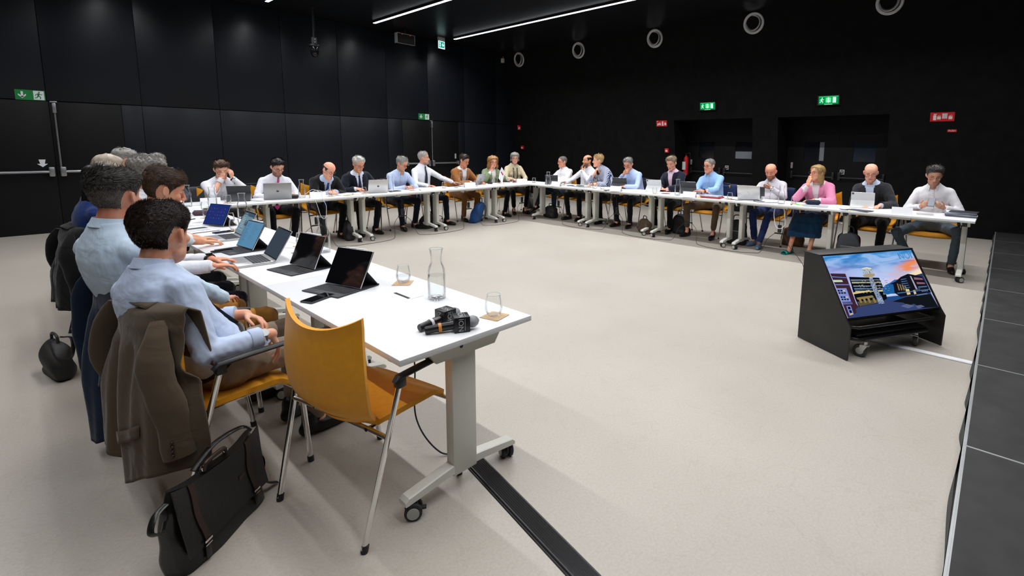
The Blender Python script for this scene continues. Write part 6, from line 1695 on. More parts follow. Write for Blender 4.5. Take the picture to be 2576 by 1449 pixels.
# place cards: folded, blank towards the room
def make_card(label):
    t = thing('place_card', label, 'place card', group='folded white place cards'); mb = MB(); w, h, d = .215, .092, .042
    for s in (-1, 1): mb.add([(-w / 2, s * d, .0005), (w / 2, s * d, .0005), (w / 2, 0, h), (-w / 2, 0, h), (-w / 2, s * (d - .0014), .0005), (w / 2, s * (d - .0014), .0005), (w / 2, -s * .0007, h - .001), (-w / 2, -s * .0007, h - .001)], [(0, 1, 2, 3), (7, 6, 5, 4), (0, 4, 5, 1), (2, 6, 7, 3), (1, 5, 6, 2), (0, 3, 7, 4)])
    obj('folded_card', mb, [M_paper], t, smooth=False); return t
CD = make_card('folded white place card with the white cable before the balding writing man'); at(CD, 2.11, 5.92, -12)
for x, y, a, l in [(.80, 5.98, -8, 'folded white place card at the corner left of the eye-rubbing man'), (4.90, 5.93, -18, 'folded white place card before the man in the camel jacket'), (6.36, 6.04, -40, 'folded white place card before the woman in the cream blouse'), (6.34, 5.03, 98, 'folded white place card before the man in the collarless shirt'), (6.32, 3.56, 100, 'folded white place card before the dark tablet of the man covering his mouth'), (6.33, 2.12, 96, 'folded white place card before the man with folded arms'), (6.38, -.72, 98, 'folded white place card before the man holding a phone in both hands')]:
    dup(CD, l, (x, y, ZT), radians(a))
# pencil cases and small cases
def pouch(name, label, cat, x, y, a, L_, w, h, m, m2):
    t = thing(name, label, cat, (x, y, ZT), radians(a)); mb = MB()
    P = [(-L_ / 2 + L_ * i / 10, 0, h / 2) for i in range(11)]
    def fn(u, v):
        xx = (v - .5) * L_; k = (1 - abs(2 * v - 1) ** 6) ** .5 if abs(2 * v - 1) < 1 else 0; c, s = cos(2 * pi * u), sin(2 * pi * u)
        return (xx, w / 2 * k * math.copysign(abs(c) ** .7, c), h / 2 + h / 2 * k * math.copysign(abs(s) ** .8, s) * (1 + .05 * sin(xx * 60)))
    mb.grid(fn, 24, 22, 0, wrap=True); obj('fabric_body', mb, [m], t, angle=180)
    mb = MB(); mb.tube([(-L_ * .42, 0, h + .0005), (L_ * .42, 0, h + .0005)], .003, 0, 6); mb.box((L_ * .40, .006, h), (.012, .006, .006), 0); obj('zip', mb, [m2], t); return t
pouch('pencil_case', 'speckled purple pencil case behind the tumbler on the left row', 'pencil case', .49, 4.93, -30, .21, .065, .055, mat('speckled_purple', (.07, .04, .055), .8, var=.9, vs=260, bump=.4), M_key)
pouch('pencil_case', 'navy pencil case in front of the woman in pink', 'pencil case', 6.60, .36, 105, .20, .07, .065, mat('navy_canvas', (.012, .022, .05), .8, bump=.3), M_key)
pouch('glasses_case', 'black oval case at the right of the grey laptop', 'case', 1.83, 6.05, -35, .12, .075, .055, mat('black_leatherette', (.012, .012, .013), .45, bump=.3), M_key)
# closed laptops and folders on the right row
def slab(name, label, cat, x, y, a, w, d, h, m, z=ZT, bev=.003):
    mb = MB(); mb.box((0, 0, h / 2), (w, d, h), 0, bev); o = obj(name, mb, [m], loc=(x, y, z), rot=(0, 0, radians(a))); tag(o, label, cat); return o
slab('closed_laptop', 'closed silver laptop beside the dark green notebook', 'laptop', 6.52, 4.55, 92, .31, .215, .014, M_laptop)
slab('notebook', 'dark green notebook on the closed silver laptop', 'notebook', 6.60, 4.62, 70, .15, .10, .010, mat('dark_green_cover', (.008, .05, .03), .5), ZT + .014)
slab('closed_laptop', 'closed pale laptop lying under the navy pencil case', 'laptop', 6.52, .30, 100, .30, .21, .013, mat('pale_blue_grey', (.55, .58, .62), .4, .4), ZT)
bpy.data.objects['pencil_case.001'].location.z = ZT + .0135
slab('folder', 'red folder at the bottom of the stack beside the man with folded arms', 'folder', 6.52, 1.82, 96, .31, .23, .022, mat('red_folder', (.36, .02, .03), .45))
slab('magazine_stack', 'pile of grey magazines on top of the red folder', 'papers', 6.52, 1.84, 92, .30, .21, .018, mat('grey_print_cover', (.42, .42, .45), .5, var=.35, vs=30), ZT + .022)
slab('notebook', 'maroon notebook below the pale grey tablet folio', 'notebook', 6.58, 2.70, 96, .13, .09, .006, mat('maroon_cover', (.12, .015, .04), .5))
slab('external_drive', 'flat white box beside the man holding a phone in both hands', 'device', 6.60, -.93, 98, .17, .09, .024, mat('white_device', (.66, .66, .66), .4))
slab('yellow_folder', 'pale yellow folder with papers at the last table seam', 'folder', 6.45, -.23, 82, .32, .23, .006, mat('yellow_card', (.62, .55, .22), .6))
slab('dark_papers', 'dark blue printed brochure on the yellow folder', 'papers', 6.42, -.26, 72, .27, .18, .004, mat('navy_brochure', (.04, .05, .11), .4, var=.5, vs=14), ZT + .006)
slab('colour_brochure', 'yellow and blue brochures right of the balding writing man', 'papers', 2.62, 5.98, 10, .24, .15, .005, mat('yellow_blue_print', (.45, .45, .30), .5, var=.7, vs=9))
slab('notebook', 'dark blue notebook left of the white haired man\'s laptop', 'notebook', 3.44, 6.12, 178, .20, .14, .012, M_folio)
slab('closed_laptop', 'closed dark tablet by the outstretched hand of the upright man', 'tablet', 4.80, 6.34, 170, .27, .20, .008, M_scr_off)
slab('eraser', 'orange rubber before the woman in the sage blazer', 'stationery', 5.92, 6.12, 40, .030, .020, .012, mat('orange_rubber', (.75, .2, .02), .6))
slab('highlighter', 'green highlighter left of the navy pencil case', 'stationery', 6.50, .52, 60, .10, .014, .012, mat('green_marker', (.12, .7, .10), .4))
slab('sticky_notes', 'yellow sticky notes left of the navy pencil case', 'stationery', 6.44, .47, 20, .04, .04, .008, mat('yellow_notes', (.8, .75, .15), .6))
slab('computer_mouse', 'dark computer mouse before the woman in the sage blazer', 'mouse', 5.72, 6.32, 20, .06, .10, .032, M_black, bev=.012)
slab('spectacle_case', 'dark red case before the woman in the cream blouse', 'case', 6.42, 6.28, -30, .16, .06, .03, mat('dark_red_case', (.12, .015, .03), .4), bev=.01)
slab('sticky_notes', 'yellow cover note in front of the man with folded arms', 'stationery', 6.44, 1.99, 10, .07, .09, .01, mat('orange_notes', (.8, .45, .05), .6))
# stack of folders at the far end
for i, (dx, dy, a, w, d, h, z, c, l) in enumerate([(0, 0, 96, .30, .22, .012, 0, (.10, .11, .14), 'dark grey folder at the bottom of the stack on the table\'s stage end'), (.01, -.01, 92, .29, .21, .016, .012, (.55, .57, .64), 'pale printed papers low in the stack on the table\'s stage end'), (0, .01, 99, .29, .21, .010, .028, (.20, .22, .28), 'grey blue folder in the middle of the stack on the table\'s stage end'), (.015, 0, 94, .29, .21, .018, .038, (.62, .64, .70), 'thick white papers high in the stack on the table\'s stage end'), (-.01, -.03, 86, .27, .20, .008, .056, (.025, .028, .035), 'black folder on top of the stack on the table\'s stage end')]):
    slab('document_folder', l, 'folder', 6.73 + dx, -1.27 + dy, a, w, d, h, mat('stack_%d' % i, c, .5, var=.12, vs=20), ZT + z)
# pens
for i, (x, y, a, l, c) in enumerate([(.30, 4.62, 30, 'black pen on the notebook page before the ash blonde woman', (.02, .02, .02)), (2.70, 6.06, 60, 'black pen beside the sheet of the balding writing man', (.02, .02, .02)), (4.62, 5.98, 85, 'black pen before the upright man in the dark tie', (.02, .02, .02)), (6.46, .60, 10, 'black pen left of the highlighter before the woman in pink', (.03, .02, .02)), (3.88, 6.02, 70, 'dark blue pen before the writing man in pale blue', (.02, .03, .12)), (6.28, -.10, 60, 'blue pen cap on the yellow folder', (.03, .05, .3))]):
    mb = MB(); mb.tube([(-.068, 0, .005), (.060, 0, .005), (.068, 0, .005)], [.0048, .0048, .001], 0, 8); o = obj('pen', mb, [mat('pen_%d' % i, c, .3)], loc=(x, y, ZT + (.010 if i == 5 else .001)), rot=(0, 0, radians(a))); tag(o, l, 'pen')
def held_pen(p, d, l, c=(.75, .75, .78)):
    p = Vector(p); d = Vector(d).normalized(); mb = MB(); mb.tube([p - d * .03, p - d * .02, p + d * .105], [.001, .0042, .0042], 0, 8); o = obj('pen', mb, [mat('heldpen' + str(c), c, .3)]); tag(o, l, 'pen')
held_pen((3.00, 6.34, .80), (.15, .25, 1), 'white pen upright in the hand of the white haired man in navy')
held_pen((2.44, 6.27, .775), (.2, .4, .7), 'thin pen in the hand of the balding writing man')
held_pen((3.80, 6.27, .775), (-.4, .3, .6), 'blue pen in the hand of the writing man in pale blue', (.05, .15, .4))
held_pen((6.86, 4.60, .80), (.3, .5, 1.0), 'blue pen in the hand of the striped blouse woman', (.05, .18, .45))
held_pen((6.55, 6.43, .80), (-.6, .2, .5), 'dark pen in the hand of the woman in the cream blouse', (.03, .03, .03))

# ------------------------------------------------------------ cables
def curve_pts(P, n=14):
    P = [Vector(p) for p in P]; out = []
    Q = [P[0] * 2 - P[1]] + P + [P[-1] * 2 - P[-2]]
    for i in range(1, len(Q) - 2):
        for k in range(n):
            t = k / n; a, b, c, d = Q[i - 1], Q[i], Q[i + 1], Q[i + 2]
            out.append(.5 * ((2 * b) + (c - a) * t + (2 * a - 5 * b + 4 * c - d) * t * t + (3 * b - a - 3 * c + d) * t ** 3))
    return out + [P[-1]]
def cable(label, P, r=.0035, m=None, parent=None, name='cable'):
    mb = MB(); Q = curve_pts(P)
    for q in Q: q.z = max(q.z, r)
    mb.tube(Q, r, 0, 7); o = obj(name, mb, [m or M_rubber]); tag(o, label, 'cable', 'black power cables' if m is None else None) if m is None else tag(o, label, 'cable'); return o
NB = [(XB0 + LBt * (k + .5), YBN + .16) for k in range(5)]
NC = [(XCN + .16, YC0 + LCt * (k + .5)) for k in range(5)]
nb = ['the pink tie', 'the two dark suits', 'the pale blue writer', 'the camel jacket', 'the far corner']
for k in range(1, 5):
    x, y = NB[k]; cable('black cable dropping from the table before ' + nb[k], [(x, y, .70), (x + .005, y, .55), (x, y, .36)], .004)
    mb = MB(); mb.box((0, 0, 0), (.05, .025, .11), 0, .006); mb.box((0, 0, -.07), (.14, .02, .02), 0, .004); o = obj('cable_adapter', mb, [M_black], loc=(x, y, .40)); tag(o, 'black cable coupler hanging under the table before ' + nb[k], 'cable adapter', 'hanging cable couplers')
for k in range(1, 4):
    (x0, y0), (x1, y1) = NB[k], NB[k + 1]
    cable('black cable looping on the floor between ' + nb[k] + ' and ' + nb[k + 1], [(x0 + .06, y0, .33), (x0 + .16, y0 - .04, .22), (x0 + .22, y0 - .16, .004), (x0 + .45, y0 - .30, .004), (x1 - .45, y1 - .28, .004), (x1 - .24, y1 - .16, .004), (x1 - .16, y1 - .03, .22), (x1 - .06, y1, .33)])
cable('black cable looping on the floor towards the left row corner', [(NB[1][0] - .06, NB[1][1], .33), (NB[1][0] - .22, NB[1][1] - .05, .2), (NB[1][0] - .30, NB[1][1] - .3, .004), (1.3, 5.65, .004), (1.0, 5.8, .2)])
ncn = ['the grey trousers', 'the woman in pink', 'the folded arms', 'the covered mouth', 'the collarless shirt']
for k in range(5):
    x, y = NC[k]
    cable('black cable dropping from the table before ' + ncn[k], [(x, y, .70), (x, y + .01, .55), (x, y, .30)], .004)
    if k: mb = MB(); mb.box((0, 0, 0), (.025, .05, .11), 0, .006); mb.box((0, 0, -.07), (.02, .14, .02), 0, .004); o = obj('cable_adapter', mb, [M_black], loc=(x, y, .38)); tag(o, 'black cable coupler hanging under the table before ' + ncn[k], 'cable adapter', 'hanging cable couplers')
for k in range(1, 4):
    (x0, y0), (x1, y1) = NC[k], NC[k + 1]
    cable('black cable looping on the floor from ' + ncn[k] + ' to ' + ncn[k + 1], [(x0, y0 + .06, .31), (x0 - .03, y0 + .16, .2), (x0 - .12, y0 + .24, .004), (x0 - .26, y0 + .5, .004), (x1 - .26, y1 - .5, .004), (x1 - .14, y1 - .24, .004), (x1 - .03, y1 - .16, .2), (x1, y1 - .06, .31)])
cable('black cable running from the right row to the back of the monitor wedge', [(NC[1][0], NC[1][1] - .06, .31), (NC[1][0] - .05, NC[1][1] - .16, .16), (6.2, .35, .004), (5.4, .05, .004), (4.4, -.35, .004), (3.75, -.75, .004)])
cable('black cable hanging behind the near table leg', [(.40, .62, .70), (.42, .60, .40), (.36, .50, .16), (.40, .36, .02), (.50, .28, .006)], .004)
M_wc = mat('white_cable', (.72, .72, .74), .4)
cable('white charging cable looping off the table before the balding man', [(1.90, 6.02, .748), (1.98, 5.86, .745), (2.02, 5.775, .70), (2.08, 5.765, .48), (2.14, 5.765, .46), (2.16, 5.765, .62), (2.12, 5.775, .742), (2.16, 5.90, .80), (2.08, 6.0, .86), (1.98, 6.02, .80)], .0035, M_wc)
cable('white cable bundle resting on the place card before the balding man', [(2.00, 5.98, .77), (2.06, 5.93, .845), (2.14, 5.90, .848), (2.22, 5.92, .79), (2.18, 5.97, .76), (2.08, 5.96, .83), (2.0, 5.94, .78)], .003, M_wc)
cable('white cable hanging in a loop between the bald bearded man and the woman in pink', [(6.42, .80, .72), (6.36, .80, .60), (6.34, .76, .44), (6.34, .70, .40), (6.35, .64, .46), (6.38, .66, .62), (6.42, .70, .72)], .005, M_wc)
cable('thin white cable lying on the left row behind the typing man\'s laptop', [(.42, 2.20, .745), (.52, 2.32, .745), (.44, 2.50, .745), (.36, 2.75, .745), (.46, 2.85, .745), (.56, 2.70, .745), (.58, 2.45, .745)], .0016, M_wc)
cable('black charger cable tangle beside the pale business laptop', [(6.50, 1.50, .748), (6.40, 1.36, .752), (6.44, 1.22, .766), (6.50, 1.10, .770), (6.44, 1.04, .760), (6.52, 1.00, .752), (6.46, 1.14, .756), (6.40, 1.06, .75), (6.46, .90, .748), (6.55, .82, .748)], .0045)
# cable cover on the floor beneath the near table
t = thing('cable_cover', 'ribbed black rubber cable ramp on the floor running under the near table leg', 'cable cover', (.505, .30, 0), atan2(-.765, -.135) + pi / 2)
mb = MB(); n_ = 44; L_ = 1.7; prof = []
for i in range(n_ + 1):
    x = -.052 + .104 * i / n_; z = .013 * min(1, (1 - abs(x) / .052) * 3.2) + (.0016 * sin(i * 2 * pi / 4) if abs(x) < .046 else 0); prof.append((x, max(z, .0)))
V = [(x, 0, z) for x, z in prof] + [(x, -L_, z) for x, z in prof]; m_ = len(prof)
mb.add(V, [(i, i + 1, m_ + i + 1, m_ + i) for i in range(m_ - 1)] + [tuple(range(m_)), tuple(reversed(range(m_, 2 * m_)))]); obj('rubber_ramp', mb, [mat('ribbed_black_rubber', (.016, .016, .018), .42, bump=.1)], t, angle=20)
mb = MB(); mb.box((0, -.23, .005), (.062, .92, .010), 0, .003); mb.box((0, -.23, .010), (.040, .92, .006), 0, .002); o = obj('floor_trunking', mb, [mat('white_trunking', (.86, .86, .88), .35)], loc=(3.63, -.89, 0)); tag(o, 'white flat cable duct on the floor between the monitor wedge and the stage', 'cable duct')

# ------------------------------------------------------------ floor monitor
Mx = thing('floor_monitor', 'black wedge housing on casters with a large bright display facing the room', 'monitor', (3.05, -.89, 0), atan2(-.507, .862))
M_wedge = mat('black_wedge_steel', (.018, .017, .016), .45, var=.2, bump=.06); Wd = .955
for x in (0, Wd):
    mb = MB(); prof = [(0, .006), (-.006, .254), (.030, .300), (.315, .728), (.47, .716), (.478, .006)]
    V = [(x + d, y, z) for d in (-.006, .006) for y, z in prof]; n = len(prof)
    mb.add(V, [tuple(reversed(range(n))), tuple(range(n, 2 * n))] + [(i, (i + 1) % n, n + (i + 1) % n, n + i) for i in range(n)]); obj('side_panel', mb, [M_wedge], Mx, smooth=False)
mb = MB(); mb.box((Wd / 2, .395, .722), (Wd + .02, .165, .012), 0, .002); mb.box((Wd / 2, .466, .48), (Wd - .02, .010, .48)); obj('top_panel', mb, [M_wedge], Mx)
a_ = atan2(.728 - .300, .315 - .030); sl = sqrt(.428 ** 2 + .285 ** 2)
TS = Matrix.Translation((0, .030, .300)) @ Matrix(((1, 0, 0, 0), (0, cos(a_), -sin(a_), 0), (0, sin(a_), cos(a_), 0), (0, 0, 0, 1)))
mb = MB(); mb.box((Wd / 2, sl / 2, -.022), (Wd - .016, sl, .035), 0, .003, M=TS); dsp = obj('display', mb, [mat('display_bezel', (.008, .008, .009), .25)], Mx)
SWd, SHt, SX, SY = .925, .486, .015, .014
def scr_sky():
    m = bpy.data.materials.new('display_sky'); m.use_nodes = True; nt = m.node_tree; N = nt.nodes; L = nt.links; N.clear(); NX.nt = nt
    o = N.new('ShaderNodeOutputMaterial'); e = N.new('ShaderNodeEmission'); at_ = N.new('ShaderNodeAttribute'); at_.attribute_name = 'uvs'
    sx = N.new('ShaderNodeSeparateXYZ'); L.new(at_.outputs['Vector'], sx.inputs[0]); u, v = NX(sx.outputs[0]), NX(sx.outputs[1])
    mp = N.new('ShaderNodeMapping'); mp.inputs['Rotation'].default_value = (0, 0, -.5); mp.inputs['Scale'].default_value = (2.2, 5.5, 1); L.new(at_.outputs['Vector'], mp.inputs[0])
    nz = N.new('ShaderNodeTexNoise'); nz.inputs['Scale'].default_value = 1.3; nz.inputs['Detail'].default_value = 6; nz.inputs['Distortion'].default_value = .8; L.new(mp.outputs[0], nz.inputs['Vector'])
    n = NX(nz.outputs[0])
    c = nmix(nt, v.sm(.50, 1.0), lin('#c9cdf2'), lin('#3f94d8'))
    c = nmix(nt, n.sm(.48, .68) * v.sm(.6, .85) * .8, c, lin('#2a6cb4'))
    c = nmix(nt, n.sm(.55, .40) * .7, c, lin('#a9c6f0'))
    c = nmix(nt, (u - .05).abs().sm(.30, .0) * v.sm(.95, .6) * .6, c, lin('#a58fd0'))
    dgl = (v - u * .55 - .23).abs()
    c = nmix(nt, dgl.sm(.16, .02) * u.sm(.52, .9) * n.sm(.30, .55), c, lin('#f08a4a'))
    c = nmix(nt, (v - u * .5 - .12).abs().sm(.09, .01) * u.sm(.62, .9), c, lin('#f6e0b8'))
    L.new(c, e.inputs[0]); e.inputs[1].default_value = 1.0; L.new(e.outputs[0], o.inputs[0]); return m
PC = dict(mtn='#2a62a8', mtn2='#263760', ground='#35426e', road='#1f4a86', grass='#10161a', pave='#5a6288', dark='#0c0e16', b1='#7c8fa0', b2='#a9a890', b3='#5c7aa2', warm='#d9c789', warm2='#8f7a4c', lob='#57503a', brick='#3c2434', band='#6a86c6', band2='#5d5f92', win='#c2d8b0', facade='#7d8fd0', winb='#10141f', glow='#dcb98c', dark2='#141420', rose='#8b5f70', slab='#4d78a8', wst='#a8a4b4', pole2='#8c8a58', trn='#1b5f9c', shaft='#7d8fb4', drum='#a8b8c8', rim='#e6dcc0', dish='#a89878')
def scr_pt(u, v, z): return TS @ Vector((SX + u * SWd, SY + v * SHt, z))
mb = MB(); mb.quad(scr_pt(0, 0, -.0030), scr_pt(1, 0, -.0030), scr_pt(1, 1, -.0030), scr_pt(0, 1, -.0030), 0)
polys = [('mtn',[(0.465,0.376),(0.527,0.444),(0.587,0.472),(0.653,0.517),(0.708,0.514),(0.703,0.429),(0.651,0.282),(0.48,0.306)]),('mtn2',[(0.883,0.551),(0.999,0.578),(0.996,0.321),(0.89,0.32)]),('ground',[(-0.0,-0.0),(1.0,0.0),(0.988,0.251),(0.444,0.257),(0.146,0.155),(0.053,0.092)]),('road',[(0.422,0.219),(0.444,0.257),(0.758,0.243),(0.6,0.194)]),('grass',[(0.523,0.172),(0.699,0.221),(0.979,0.224),(0.995,0.001),(0.805,0.016),(0.745,0.099),(0.667,0.077),(0.638,0.135)]),('pave',[(0.592,0.088),(0.66,0.111),(0.743,0.066),(0.662,0.038)]),('pave',[(0.753,0.064),(0.815,0.068),(0.849,0.036),(0.764,0.015)]),('dark',[(0.183,0.632),(0.496,0.572),(0.496,0.317),(0.153,0.284)]),('dark',[(0.153,0.284),(0.496,0.317),(0.482,0.224),(0.368,0.174),(0.154,0.153)]),('b1',[(0.189,0.587),(0.496,0.542),(0.498,0.531),(0.188,0.565)]),('b2',[(0.188,0.549),(0.494,0.503),(0.495,0.486),(0.186,0.522)]),('b1',[(0.188,0.487),(0.492,0.44),(0.495,0.432),(0.188,0.468)]),('b3',[(0.187,0.446),(0.491,0.399),(0.492,0.384),(0.185,0.421)]),('b2',[(0.187,0.405),(0.489,0.356),(0.491,0.343),(0.185,0.381)]),('warm',[(0.14,0.379),(0.334,0.393),(0.345,0.367),(0.145,0.351)]),('warm',[(0.386,0.373),(0.484,0.374),(0.484,0.357),(0.394,0.355)]),('warm2',[(0.17,0.295),(0.344,0.304),(0.352,0.269),(0.174,0.261)]),('lob',[(0.16,0.231),(0.378,0.232),(0.37,0.18),(0.165,0.158)]),('warm2',[(0.184,0.28),(0.209,0.28),(0.209,0.21),(0.189,0.205)]),('warm2',[(0.229,0.273),(0.254,0.274),(0.254,0.204),(0.234,0.199)]),('warm2',[(0.275,0.267),(0.299,0.267),(0.3,0.197),(0.279,0.192)]),('warm2',[(0.329,0.259),(0.354,0.26),(0.354,0.189),(0.333,0.184)]),('brick',[(0.006,0.714),(0.159,0.688),(0.154,0.512),(0.143,0.207),(0.154,0.153),(0.046,0.068),(0.004,0.049),(0.011,0.383)]),('brick',[(0.01,0.252),(0.133,0.234),(0.108,0.068),(0.004,0.012)]),('band',[(0.002,0.667),(0.153,0.628),(0.154,0.616),(0.002,0.654)]),('band',[(0.001,0.539),(0.158,0.514),(0.158,0.5),(0.002,0.523)]),('win',[(0.005,0.607),(0.098,0.593),(0.1,0.56),(0.006,0.571)]),('facade',[(0.004,0.471),(0.108,0.459),(0.101,0.244),(0.007,0.255)]),('winb',[(0.012,0.444),(0.032,0.441),(0.031,0.417),(0.011,0.42)]),('winb',[(0.011,0.407),(0.03,0.404),(0.029,0.38),(0.01,0.383)]),('winb',[(0.039,0.44),(0.059,0.438),(0.057,0.414),(0.038,0.416)]),('winb',[(0.037,0.403),(0.057,0.4),(0.056,0.377),(0.036,0.379)]),('glow',[(0.066,0.437),(0.085,0.434),(0.084,0.41),(0.064,0.413)]),('winb',[(0.064,0.399),(0.084,0.397),(0.082,0.373),(0.063,0.376)]),('winb',[(0.015,0.34),(0.035,0.337),(0.033,0.314),(0.014,0.317)]),('winb',[(0.014,0.304),(0.033,0.301),(0.032,0.278),(0.013,0.28)]),('winb',[(0.042,0.336),(0.061,0.334),(0.06,0.31),(0.04,0.313)]),('winb',[(0.04,0.3),(0.06,0.297),(0.058,0.274),(0.039,0.277)]),('glow',[(0.068,0.333),(0.088,0.33),(0.086,0.306),(0.067,0.309)]),('winb',[(0.067,0.296),(0.086,0.293),(0.085,0.27),(0.065,0.273)]),('band2',[(0.007,0.25),(0.107,0.233),(0.108,0.202),(0.009,0.211)]),('facade',[(0.033,0.184),(0.079,0.183),(0.075,0.051),(0.027,0.036)]),('winb',[(0.042,0.17),(0.068,0.171),(0.067,0.131),(0.041,0.129)]),('winb',[(0.042,0.117),(0.066,0.118),(0.066,0.075),(0.042,0.073)]),('glow',[(0.039,0.064),(0.065,0.067),(0.067,0.049),(0.038,0.041)]),('dark2',[(0.738,0.553),(0.831,0.592),(0.873,0.575),(0.851,0.325),(0.699,0.276),(0.631,0.354),(0.649,0.481)]),('dark2',[(0.873,0.575),(0.976,0.522),(0.993,0.328),(0.85,0.323)]),('dark2',[(0.649,0.481),(0.582,0.458),(0.579,0.306),(0.697,0.269),(0.665,0.35)]),('dark2',[(0.589,0.305),(0.993,0.327),(0.995,0.25),(0.632,0.23)]),('rose',[(0.879,0.525),(0.97,0.497),(0.974,0.467),(0.873,0.485)]),('rose',[(0.884,0.442),(0.971,0.421),(0.976,0.395),(0.881,0.407)]),('slab',[(0.876,0.364),(0.98,0.362),(0.98,0.345),(0.875,0.345)]),('wst',[(0.842,0.555),(0.857,0.545),(0.859,0.33),(0.84,0.33)]),('slab',[(0.723,0.512),(0.787,0.518),(0.79,0.509),(0.725,0.5)]),('slab',[(0.716,0.476),(0.786,0.481),(0.789,0.472),(0.718,0.464)]),('slab',[(0.709,0.44),(0.785,0.444),(0.788,0.435),(0.711,0.428)]),('slab',[(0.703,0.404),(0.784,0.407),(0.787,0.399),(0.705,0.392)]),('slab',[(0.696,0.368),(0.783,0.371),(0.786,0.362),(0.698,0.357)]),('warm2',[(0.66,0.449),(0.671,0.447),(0.66,0.337),(0.646,0.336)]),('warm2',[(0.683,0.434),(0.695,0.433),(0.687,0.333),(0.673,0.332)]),('warm2',[(0.706,0.42),(0.718,0.419),(0.715,0.329),(0.7,0.328)]),('warm2',[(0.73,0.406),(0.742,0.404),(0.742,0.326),(0.727,0.325)]),('warm',[(0.723,0.342),(0.764,0.342),(0.756,0.254),(0.716,0.249)]),('warm',[(0.8,0.312),(0.826,0.315),(0.823,0.252),(0.796,0.246)]),('b1',[(0.895,0.3),(0.904,0.301),(0.906,0.273),(0.897,0.271)]),('b1',[(0.914,0.3),(0.923,0.302),(0.925,0.273),(0.916,0.272)]),('b1',[(0.933,0.3),(0.942,0.302),(0.944,0.274),(0.935,0.272)]),('b1',[(0.952,0.301),(0.961,0.302),(0.963,0.274),(0.954,0.272)]),('slab',[(0.617,0.301),(1.001,0.306),(1.0,0.294),(0.617,0.287)]),('b3',[(0.817,0.235),(0.944,0.243),(0.942,0.226),(0.817,0.218)]),('pole2',[(0.466,0.321),(0.543,0.316),(0.541,0.298),(0.461,0.295)]),('trn',[(0.582,0.458),(0.616,0.44),(0.589,0.305),(0.504,0.289),(0.466,0.321),(0.476,0.375)]),('shaft',[(0.389,0.594),(0.425,0.59),(0.422,0.395),(0.435,0.258),(0.432,0.157),(0.371,0.158),(0.373,0.334),(0.374,0.471)]),('drum',[(0.344,0.742),(0.367,0.756),(0.413,0.763),(0.452,0.744),(0.464,0.711),(0.461,0.646),(0.443,0.623),(0.386,0.614),(0.351,0.635),(0.345,0.653)]),('rim',[(0.344,0.742),(0.367,0.756),(0.413,0.763),(0.452,0.744),(0.464,0.711),(0.432,0.729),(0.406,0.741),(0.366,0.739)]),('dish',[(0.332,0.638),(0.369,0.653),(0.419,0.656),(0.463,0.64),(0.464,0.617),(0.429,0.595),(0.37,0.596),(0.337,0.614)])]
cols = {}
for i, (c, P) in enumerate(polys):
    if c not in cols: cols[c] = len(cols) + 1
    z = -.0028 + i * .000012
    mb.add([scr_pt(min(1, max(0, u)), min(1, max(0, v)), z) for u, v in P], [tuple(range(len(P)))], cols[c])
rr = random.Random(8)
SH = dict(q=((0.389, 0.594), (0.425, 0.59), (0.371, 0.158), (0.432, 0.157)), d=(0.403, 0.689))
for i in range(300):      # lattice on the tower and light specks along the facades
    if i < 200:
        k = rr.random(); e = rr.uniform(.1, .9); L0, R0, L1, R1 = (Vector(p) for p in SH['q'])
        p = (L0 * (1 - e) + R0 * e) * (1 - k) + (L1 * (1 - e) + R1 * e) * k; u0, v0 = p; c = 'rim' if rr.random() < .45 else 'dark2'; s = rr.uniform(.002, .004)
        if i % 4 == 0: u0, v0 = SH['d'][0] + rr.uniform(-.05, .05), SH['d'][1] + rr.uniform(-.03, .035)
    else:
        u0 = rr.uniform(.24, .56); v0 = .545 - rr.randint(0, 6) * .032; c = rr.choice(['warm', 'b1', 'b2', 'winb']); s = rr.uniform(.003, .008)
    mb.add([scr_pt(u0 - s, v0 - .003, -.0007), scr_pt(u0 + s, v0 - .004, -.0007), scr_pt(u0 + s * 1.3, v0 + .003, -.0007), scr_pt(u0 - s * .7, v0 + .003, -.0007)], [(0, 1, 2, 3)], cols[c])
V, F = text_geo('NOI', .078)
cols['txt'] = len(cols) + 1; PC['txt'] = '#3a74ae'
mb.add([TS @ Vector((SX + SWd * .895 + x * 1.05, SY + SHt * .90 + y, -.0016)) for x, y, z in V], F, cols['txt'])
V, F = text_geo('NOI', .074)
cols['txt2'] = len(cols) + 1; PC['txt2'] = '#4c92cc'
mb.add([TS @ Vector((SX + SWd * .895 + x * 1.03, SY + SHt * .90 + y, -.0013)) for x, y, z in V], F, cols['txt2'])
mb.quad(*[TS @ Vector((SX + SWd * a, SY + SHt * b, -.0016)) for a, b in ((.81, .805), (.98, .805), (.98, .812), (.81, .812))], cols['txt'])
me = mesh_of('display_picture', mb, [scr_sky()] + [emis('display_' + k, PC[k], 1.0) for k in cols], smooth=False)
at_ = me.attributes.new('uvs', 'FLOAT_VECTOR', 'POINT'); uvv = []
TI = TS.inverted()
for v in me.vertices:
    p = TI @ v.co; uvv += [(p.x - SX) / SWd, (p.y - SY) / SHt, 0]
at_.data.foreach_set('vector', uvv); put('display_picture', me, dsp)
